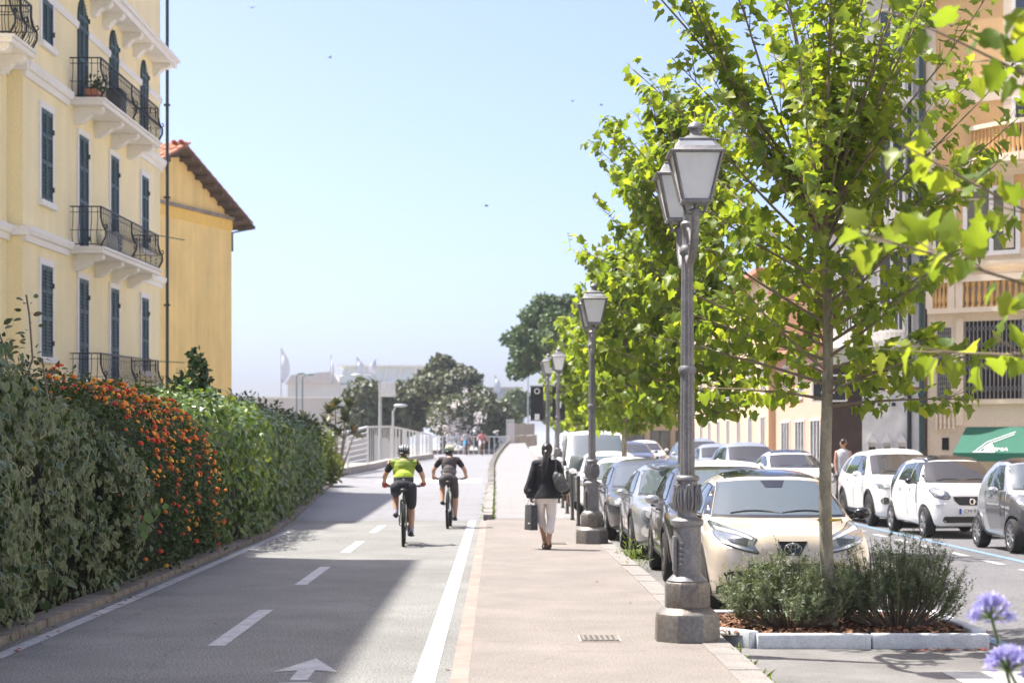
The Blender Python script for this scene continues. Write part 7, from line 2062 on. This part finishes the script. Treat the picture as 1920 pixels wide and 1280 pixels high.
def rider(label, loc, rz, k, jersey, sleeve, shorts, shortk, helm, shoe, skin=M_SKIN, sock=None, glove=None, vox=.0085, back=None, long_short=True, helm2=None, wide=1.0, hair=None):
    t = thing('person', label, 'person', loc, rz)
    sh = lambda x, y, z: Vector((x * wide, y, z))
    hp = [sh(.10, -.27, .96), sh(-.10, -.27, .96)]; kn = [Vector((.13, .10, .60)), Vector((-.14, .17, .86))]; an = [Vector((.125, -.10, .215)), Vector((-.13, -.07, .53))]
    S = [sh(.195, .0, 1.36), sh(-.195, .0, 1.36)]; E = [Vector((.315, .06, 1.16)), Vector((-.315, .06, 1.16))]; Wr = [Vector((.335, .28, 1.03)), Vector((-.335, .28, 1.03))]
    hc = (0, .11, 1.535)
    mb = MB(); Mh = head(mb, hc, 1.0, (0, 1, 0), -.1); cap(mb, (0, .02, 1.40), (0, .08, 1.50), .058, .052)
    mb.ell((0, -.05, 1.25), (.15 * wide, .10, .2)); mb.ell((0, -.17, 1.08), (.14 * wide, .10, .17)); mb.ell((0, -.26, .99), (.16 * wide, .12, .10)); cap(mb, S[0], S[1], .06, .06)
    for i in (0, 1):
        limb_chain(mb, [S[i], E[i], Wr[i]], [.052, .042, .028]); sg = 1 if i == 0 else -1
        hand(mb, Wr[i] - Vector((0, .01, 0)), (-.05 * sg, .9, -.35), (-sg, 0, 0), 1.9)
        limb_chain(mb, [hp[i], kn[i]], [.088, .058]); limb_chain(mb, [kn[i], kn[i].lerp(an[i], .35) + Vector((0, -.03, 0)), an[i]], [.056, .058, .036]); cap(mb, an[i], an[i] + Vector((0, .16, -.05)), .036, .03)
    remesh(mb, vox, 3, 'body', skin, t)
    eyes(t, hc, Mh)
    mb = MB(); mb.ell((0, -.04, 1.25), (.17 * wide, .122, .20)); mb.ell((0, -.16, 1.10), (.158 * wide, .12, .16)); cap(mb, S[0] - Vector((.02, 0, 0)), S[1] + Vector((.02, 0, 0)), .072, .072); cap(mb, (0, .01, 1.40), (0, .03, 1.445), .085, .068)
    remesh(mb, .012, 4, 'jersey', jersey, t)
    for i in (0, 1): mb = MB(); limb_chain(mb, [S[i] - Vector((.015 * (1 if i == 0 else -1), 0, 0)), S[i].lerp(E[i], .52)], [.07, .058]); remesh(mb, .012, 3, 'sleeve', sleeve, t)
    mb = MB(); mb.ell((0, -.25, 1.0), (.175 * wide, .135, .12)); mb.ell((0, -.2, 1.08), (.16 * wide, .12, .08))
    for i in (0, 1): limb_chain(mb, [hp[i], hp[i].lerp(kn[i], .55), hp[i].lerp(kn[i], shortk)], [.105 * (1.08 if long_short else 1), .088 * (1.14 if long_short else 1), .071 * (1.25 if long_short else 1)])
    remesh(mb, .012, 3, 'shorts', shorts, t)
    for i in (0, 1):
        f = an[i]; mb = MB(); cap(mb, f + Vector((0, -.035, -.03)), f + Vector((0, .0, -.035)), .042, .042); cap(mb, f + Vector((0, -.03, -.04)), f + Vector((0, .19, -.055)), .036, .034); cap(mb, f + Vector((0, .0, -.02)), f + Vector((0, .1, -.045)), .042, .038)
        remesh(mb, .010, 2, 'shoe', shoe, t)
        if sock: mb = MB(); cap(mb, an[i], an[i].lerp(kn[i], .32), .042, .05); mb.build('sock', sock, t, smooth=60)
        if glove:
            mb = MB(); sg = 1 if i == 0 else -1; hand(mb, Wr[i] - Vector((0, .012, 0)), (-.05 * sg, .9, -.35), (-sg, 0, 0), 1.9, 1.12); cap(mb, Wr[i] - Vector((0, .03, -.02)), Wr[i] + Vector((0, .06, -.02)), .036, .038); remesh(mb, .009, 2, 'glove', glove, t)
    # vented helmet
    hm = MB(); c = Vector((0, .10, 1.585)); hm.mi = 0
    hm.ell(c, (.098, .128, .088), 20, 12); o = hm
    hb_ = remesh(hm, .012, 1, 'helmet', helm, t)
    for x in (-.055, -.02, .02, .055):
        mb = MB(); pts = [c + Vector((x * (1 + .15 * math.sin(a)), -.132 * math.cos(a) * math.sqrt(1 - (x / .1) ** 2), .096 * math.sin(a) * math.sqrt(1 - (x / .1) ** 2))) for a in span(.05, PI - .3, 9)]
        mb.tube(pts, .0105, 6); mb.build('vent_rib', helm2 or M_BLK, hb_, smooth=60)
    mb = MB(); mb.torus(c + Vector((0, -.005, -.045)), .098, .012, 24, 6, Matrix.Diagonal((1, 1.25, 1)).to_3x3()); mb.build('helmet_rim', M_BLK, hb_, smooth=60)
    for sg in (-1, 1): mb = MB(); mb.tube([c + Vector((sg * .09, .02, -.04)), c + Vector((sg * .065, .03, -.13)), c + Vector((0, .06, -.165))], .006, 5); mb.build('chin_strap', M_BLK, hb_)
    if hair: mb = MB(); mb.ell((0, .06, 1.53), (.08, .075, .07)); mb.build('hair', hair, t, smooth=60)
    if back: back(t)
    return t
M_LIME = jersey_mat('lime_jersey', (.42, .56, .03), (.035, .045, .03), 1)
M_PLUM = mat('plum_grey_jersey', (.060, .050, .055), rough=.8, var=.12, scale=6, bump=.4, bscale=14)
M_SHOE = mat('dark_shoe', (.02, .02, .022), rough=.7)
M_SOCK = mat('patterned_sock', (.55, .52, .62), rough=.8, var=.9, scale=22, col2=(.05, .06, .18))
M_RED = mat('red_glove', (.50, .04, .03), rough=.7, var=.9, scale=18, col2=(.02, .02, .02))
M_HELG = mat('grey_helmet', (.04, .042, .045), rough=.4); M_HELR = mat('silver_helmet_rib', (.33, .34, .35), rough=.3)
M_HELT = mat('turquoise_helmet', (.05, .30, .33), rough=.4, var=.9, scale=14, col2=(.45, .30, .06))
M_DSH = mat('navy_shorts', (.022, .024, .034), rough=.85, var=.15, scale=9, bump=.5, bscale=12)
def band1(t):
    mb = MB(); mb.lathe([(.166, -.02), (.17, .0), (.168, .05), (.163, .06)], 24, (0, -.195, 1.08), Matrix.Diagonal((1.0, .78, 1))); mb.build('waist_band', mat('grey_waistband', (.05, .05, .055), rough=.8), t, smooth=60)
    mb = MB(); mb.ell((0, -.325, 1.105), (.018, .006, .014), 8, 6); mb.build('print', MWH, t)
bx, by = (757 - CX) / FP * 31.4, 31.4
rider('cyclist seen from behind in a lime and black jersey, grey helmet and navy shorts', (bx, by, 0), R(2), 1, M_LIME, M_BLACKC, M_DSH, .78, M_HELG, M_SHOE, M_SKIN, M_SOCK, M_RED, back=band1, helm2=M_HELR, wide=1.12)
bicycle('mountain bike ridden by the cyclist in the lime jersey', (bx, by, 0), R(2), mat('lime_bike_frame', (.05, .06, .02), rough=.35, coat=.5, var=.5))
def band2(t):
    mb = MB(); mb.lathe([(.158, -.03), (.163, .0), (.160, .035), (.152, .05)], 24, (0, -.175, 1.12), Matrix.Diagonal((1.0, .8, 1))); mb.build('pocket_band', mat('grey_pocket', (.16, .15, .155), rough=.8, var=.2, scale=30), t, smooth=60)
    mb = MB(); mb.torus((-.09, -.30, 1.09), .018, .006, 14, 5, Matrix.Rotation(R(90), 3, 'X')); mb.build('print', MWH, t)
bx2, by2 = (842 - CX) / FP * 37.9, 37.9
rider('cyclist seen from behind in a dark plum jersey with a turquoise helmet', (bx2, by2, 0), R(-1.5), 1, M_PLUM, M_BLACKC, M_PLUM, .86, M_HELT, M_SHOE, M_SKIN, None, None, back=band2, long_short=False, helm2=mat('cream_rib', (.5, .45, .3), rough=.5), wide=.95, hair=M_HAIR)
bicycle('bicycle with pale fork ridden by the cyclist in the plum jersey', (bx2, by2, 0), R(-1.5), mat('mint_bike_frame', (.45, .52, .50), rough=.35, coat=.5), rack=True)
# two far cyclists coming towards us
for px, jm, sm, hm, lb, bl in ((875, mat('pale_grey_shirt', (.42, .43, .46), rough=.85), mat('bright_blue_shorts', (.03, .25, .55), rough=.85), M_HELG, 'far cyclist coming this way in a pale grey shirt and bright blue shorts', 'far bicycle under the cyclist in blue shorts'), (904, mat('salmon_shirt', (.62, .25, .24), rough=.85), mat('pale_shorts', (.5, .46, .5), rough=.85), M_HELG, 'far cyclist coming this way in a salmon pink shirt', 'far bicycle under the cyclist in the pink shirt')):
    Y = 127.0; X = (px - CX) / FP * Y; z = G(Y)
    rider(lb, (X, Y, z), R(180), 1, jm, jm, sm, .8, hm, M_SHOE, M_SKIN, vox=.02)
    bicycle(bl, (X, Y, z), R(180))

# --- motor scooters
def scooter(label, loc, rz, bm, topcase=None, group='parked motor scooters'):
    t = thing('motor_scooter', label, 'scooter', loc, rz, group); My = Matrix.Rotation(R(90), 3, 'Y')
    for y in (-.62, .62):
        wh = thing('wheel', None, None, (0, y, .27)); wh.parent = t; mb = MB(); mb.torus((0, 0, 0), .21, .06, 28, 8, My); mb.build('tyre', M_TYRE, wh, smooth=50); mb = MB(); mb.lathe([(.17, -.03), (.17, .03), (.05, .04)], 18, M=My); mb.build('rim', M_RIM, wh, smooth=40)
    mb = MB(); mb.ell((0, .45, .68), (.19, .42, .2)); mb.ell((0, .5, .5), (.15, .3, .15)); mb.box((0, -.1, .36), (.3, .5, .12)); remesh(mb, .025, 3, 'body', bm, t)
    mb = MB(); mb.prism([(-.4, .3), (-.3, .3), (-.38, .95), (-.46, .95)], lambda u, v, d: Vector((d, u, v)), (-.2, .2)); mb.ell((0, -.6, .52), (.09, .2, .06)); mb.build('front_shield', bm, t, bevel=.02)
    mb = MB(); mb.ell((0, .42, .86), (.15, .36, .07)); mb.build('seat', M_BLK, t, smooth=60)
    mb = MB(); mb.tube([(0, -.62, .27), (0, -.45, .9), (0, -.4, 1.03)], .03, 7); mb.tube([(-.33, -.3, 1.05), (0, -.42, 1.05), (.33, -.3, 1.05)], .018, 6); mb.build('handlebar', M_BLK, t)
    for sg in (-1, 1): mb = MB(); mb.tube([(sg * .25, -.33, 1.05), (sg * .32, -.35, 1.2)], .008, 5); mb.ell((sg * .34, -.35, 1.24), (.06, .015, .045)); mb.build('mirror', M_BLK, t)
    mb = MB(); mb.ell((0, -.5, .93), (.13, .08, .09)); mb.build('headlight', M_LENS, t, smooth=60)
    mb = MB(); mb.prism([(-.2, 1.05), (.2, 1.05), (.17, 1.4), (-.17, 1.4)], lambda u, v, d: Vector((u, -.52 + (v - 1.05) * .35 + d, v)), (0, .008)); mb.build('wind_shield', mat('clear_screen', (.45, .5, .52), rough=.1), t)
    if topcase: mb = MB(); mb.ell((0, .86, 1.08), (.2, .2, .15)); mb.build('top_case', topcase, t, smooth=60)
M_NAVY = paint('navy_paint', (.03, .05, .10), .3, .3)
scooter('dark blue motor scooter parked across the street above the beige car', (7.15, 63.5, G(63) + RZ_), R(15), M_NAVY)
scooter('grey motor scooter parked beside the dark blue one', (7.7, 64.5, G(64) + RZ_), R(20), P_MGREY)
scooter('motor scooter with a pink and white top case beyond the walking woman', (2.2, 47.5, G(47) + RZ_), R(200), P_DGREY, mat('pink_case', (.66, .30, .32), rough=.4, var=.6, scale=8, col2=(.75, .72, .72)))
scooter('dark motor scooter behind the one with the pink case', (2.25, 50, G(50) + RZ_), R(190), M_NAVY)
# yellow tie round the first trunk
t = thing('tree_tie', 'yellow strap tied round the nearest plane tree trunk', 'strap', (3.10, 17.35, 0))
mb = MB(); mb.torus((-.02, 0, .99), .082, .013, 22, 6); mb.tube([(.03, -.08, .99), (.09, -.10, 1.0), (.1, -.09, .97)], .010, 5); mb.build('strap', mat('yellow_strap', (.62, .42, .03), rough=.7), t)
# passer-by by the shop front
rs = random.Random(2)
c_ = at(1581, 838, 51)
t = thing('person', 'passer-by in pale grey with a coral bag by the brown shop front', 'person', (c_.x, 51, .1))
mb = MB(); Mh = head(mb, (0, 0, 1.6), 1, (-1, -.2, 0)); cap(mb, (0, 0, 1.4), (0, 0, 1.53), .055, .05); mb.ell((0, 0, 1.2), (.15, .1, .22)); mb.ell((0, 0, .95), (.16, .11, .14))
for sg in (-1, 1):
    limb_chain(mb, [(sg * .18, 0, 1.36), (sg * .22, -.02, 1.1), (sg * .22, -.08, .88)], [.05, .04, .028]); hand(mb, (sg * .22, -.08, .87), (0, -.2, -1), (0, -1, 0), .6)
    limb_chain(mb, [(sg * .08, 0, .9), (sg * .08, .02, .5), (sg * .08, .05, .08)], [.09, .055, .037]); cap(mb, (sg * .08, .05, .05), (sg * .08, -.12, .03), .04, .03)
remesh(mb, .013, 3, 'body', M_SKIN, t); eyes(t, (0, 0, 1.6), Mh)
mb = MB(); mb.lathe([(.21, .75), (.19, 1.0), (.175, 1.2), (.19, 1.38), (.08, 1.45)], 18, M=Matrix.Diagonal((1, .7, 1)))
mb.build('shirt', mat('pale_shirt', (.5, .5, .54), rough=.85), t, smooth=60)
mb = MB(); mb.lathe([(.11, .2), (.12, .6), (.18, .85)], 16, M=Matrix.Diagonal((1.1, .7, 1))); mb.build('skirt', mat('grey_skirt', (.3, .3, .33), rough=.85), t, smooth=60)
mb = MB(); mb.ell((0, .01, 1.63), (.085, .1, .1)); mb.build('hair', M_HAIR, t, smooth=60)
t = thing('tote_bag', 'coral tote bag carried by the passer-by', 'bag', (c_.x + .24, 50.93, .1))
mb = MB(); mb.box((0, 0, .62), (.34, .1, .3), taper=1.1); mb.build('bag', mat('coral_cloth', (.70, .22, .16), rough=.8), t, bevel=.01); mb = MB(); mb.tube([(-.1, 0, .76), (-.05, 0, .87), (.05, 0, .87), (.1, 0, .76)], .008, 5); mb.build('handle', mat('coral_cloth', (.70, .22, .16)), t)
# ------------------------------------------------------------------ air
mh = bpy.data.materials.new('haze_air'); mh.use_nodes = True
n_ = mh.node_tree; n_.nodes.remove(n_.nodes['Principled BSDF'])
pv = n_.nodes.new('ShaderNodeVolumePrincipled')
pv.inputs['Color'].default_value = (.86, .92, 1.0, 1)
pv.inputs['Density'].default_value = HAZE
pv.inputs['Anisotropy'].default_value = 0.2
n_.links.new(pv.outputs[0], n_.nodes['Material Output'].inputs['Volume'])
mb = MB(); mb.box((0, 2150, 12.2), (5200, 5100, 27.4))
hz = mb.build('haze', mh); hz['kind'] = 'stuff'
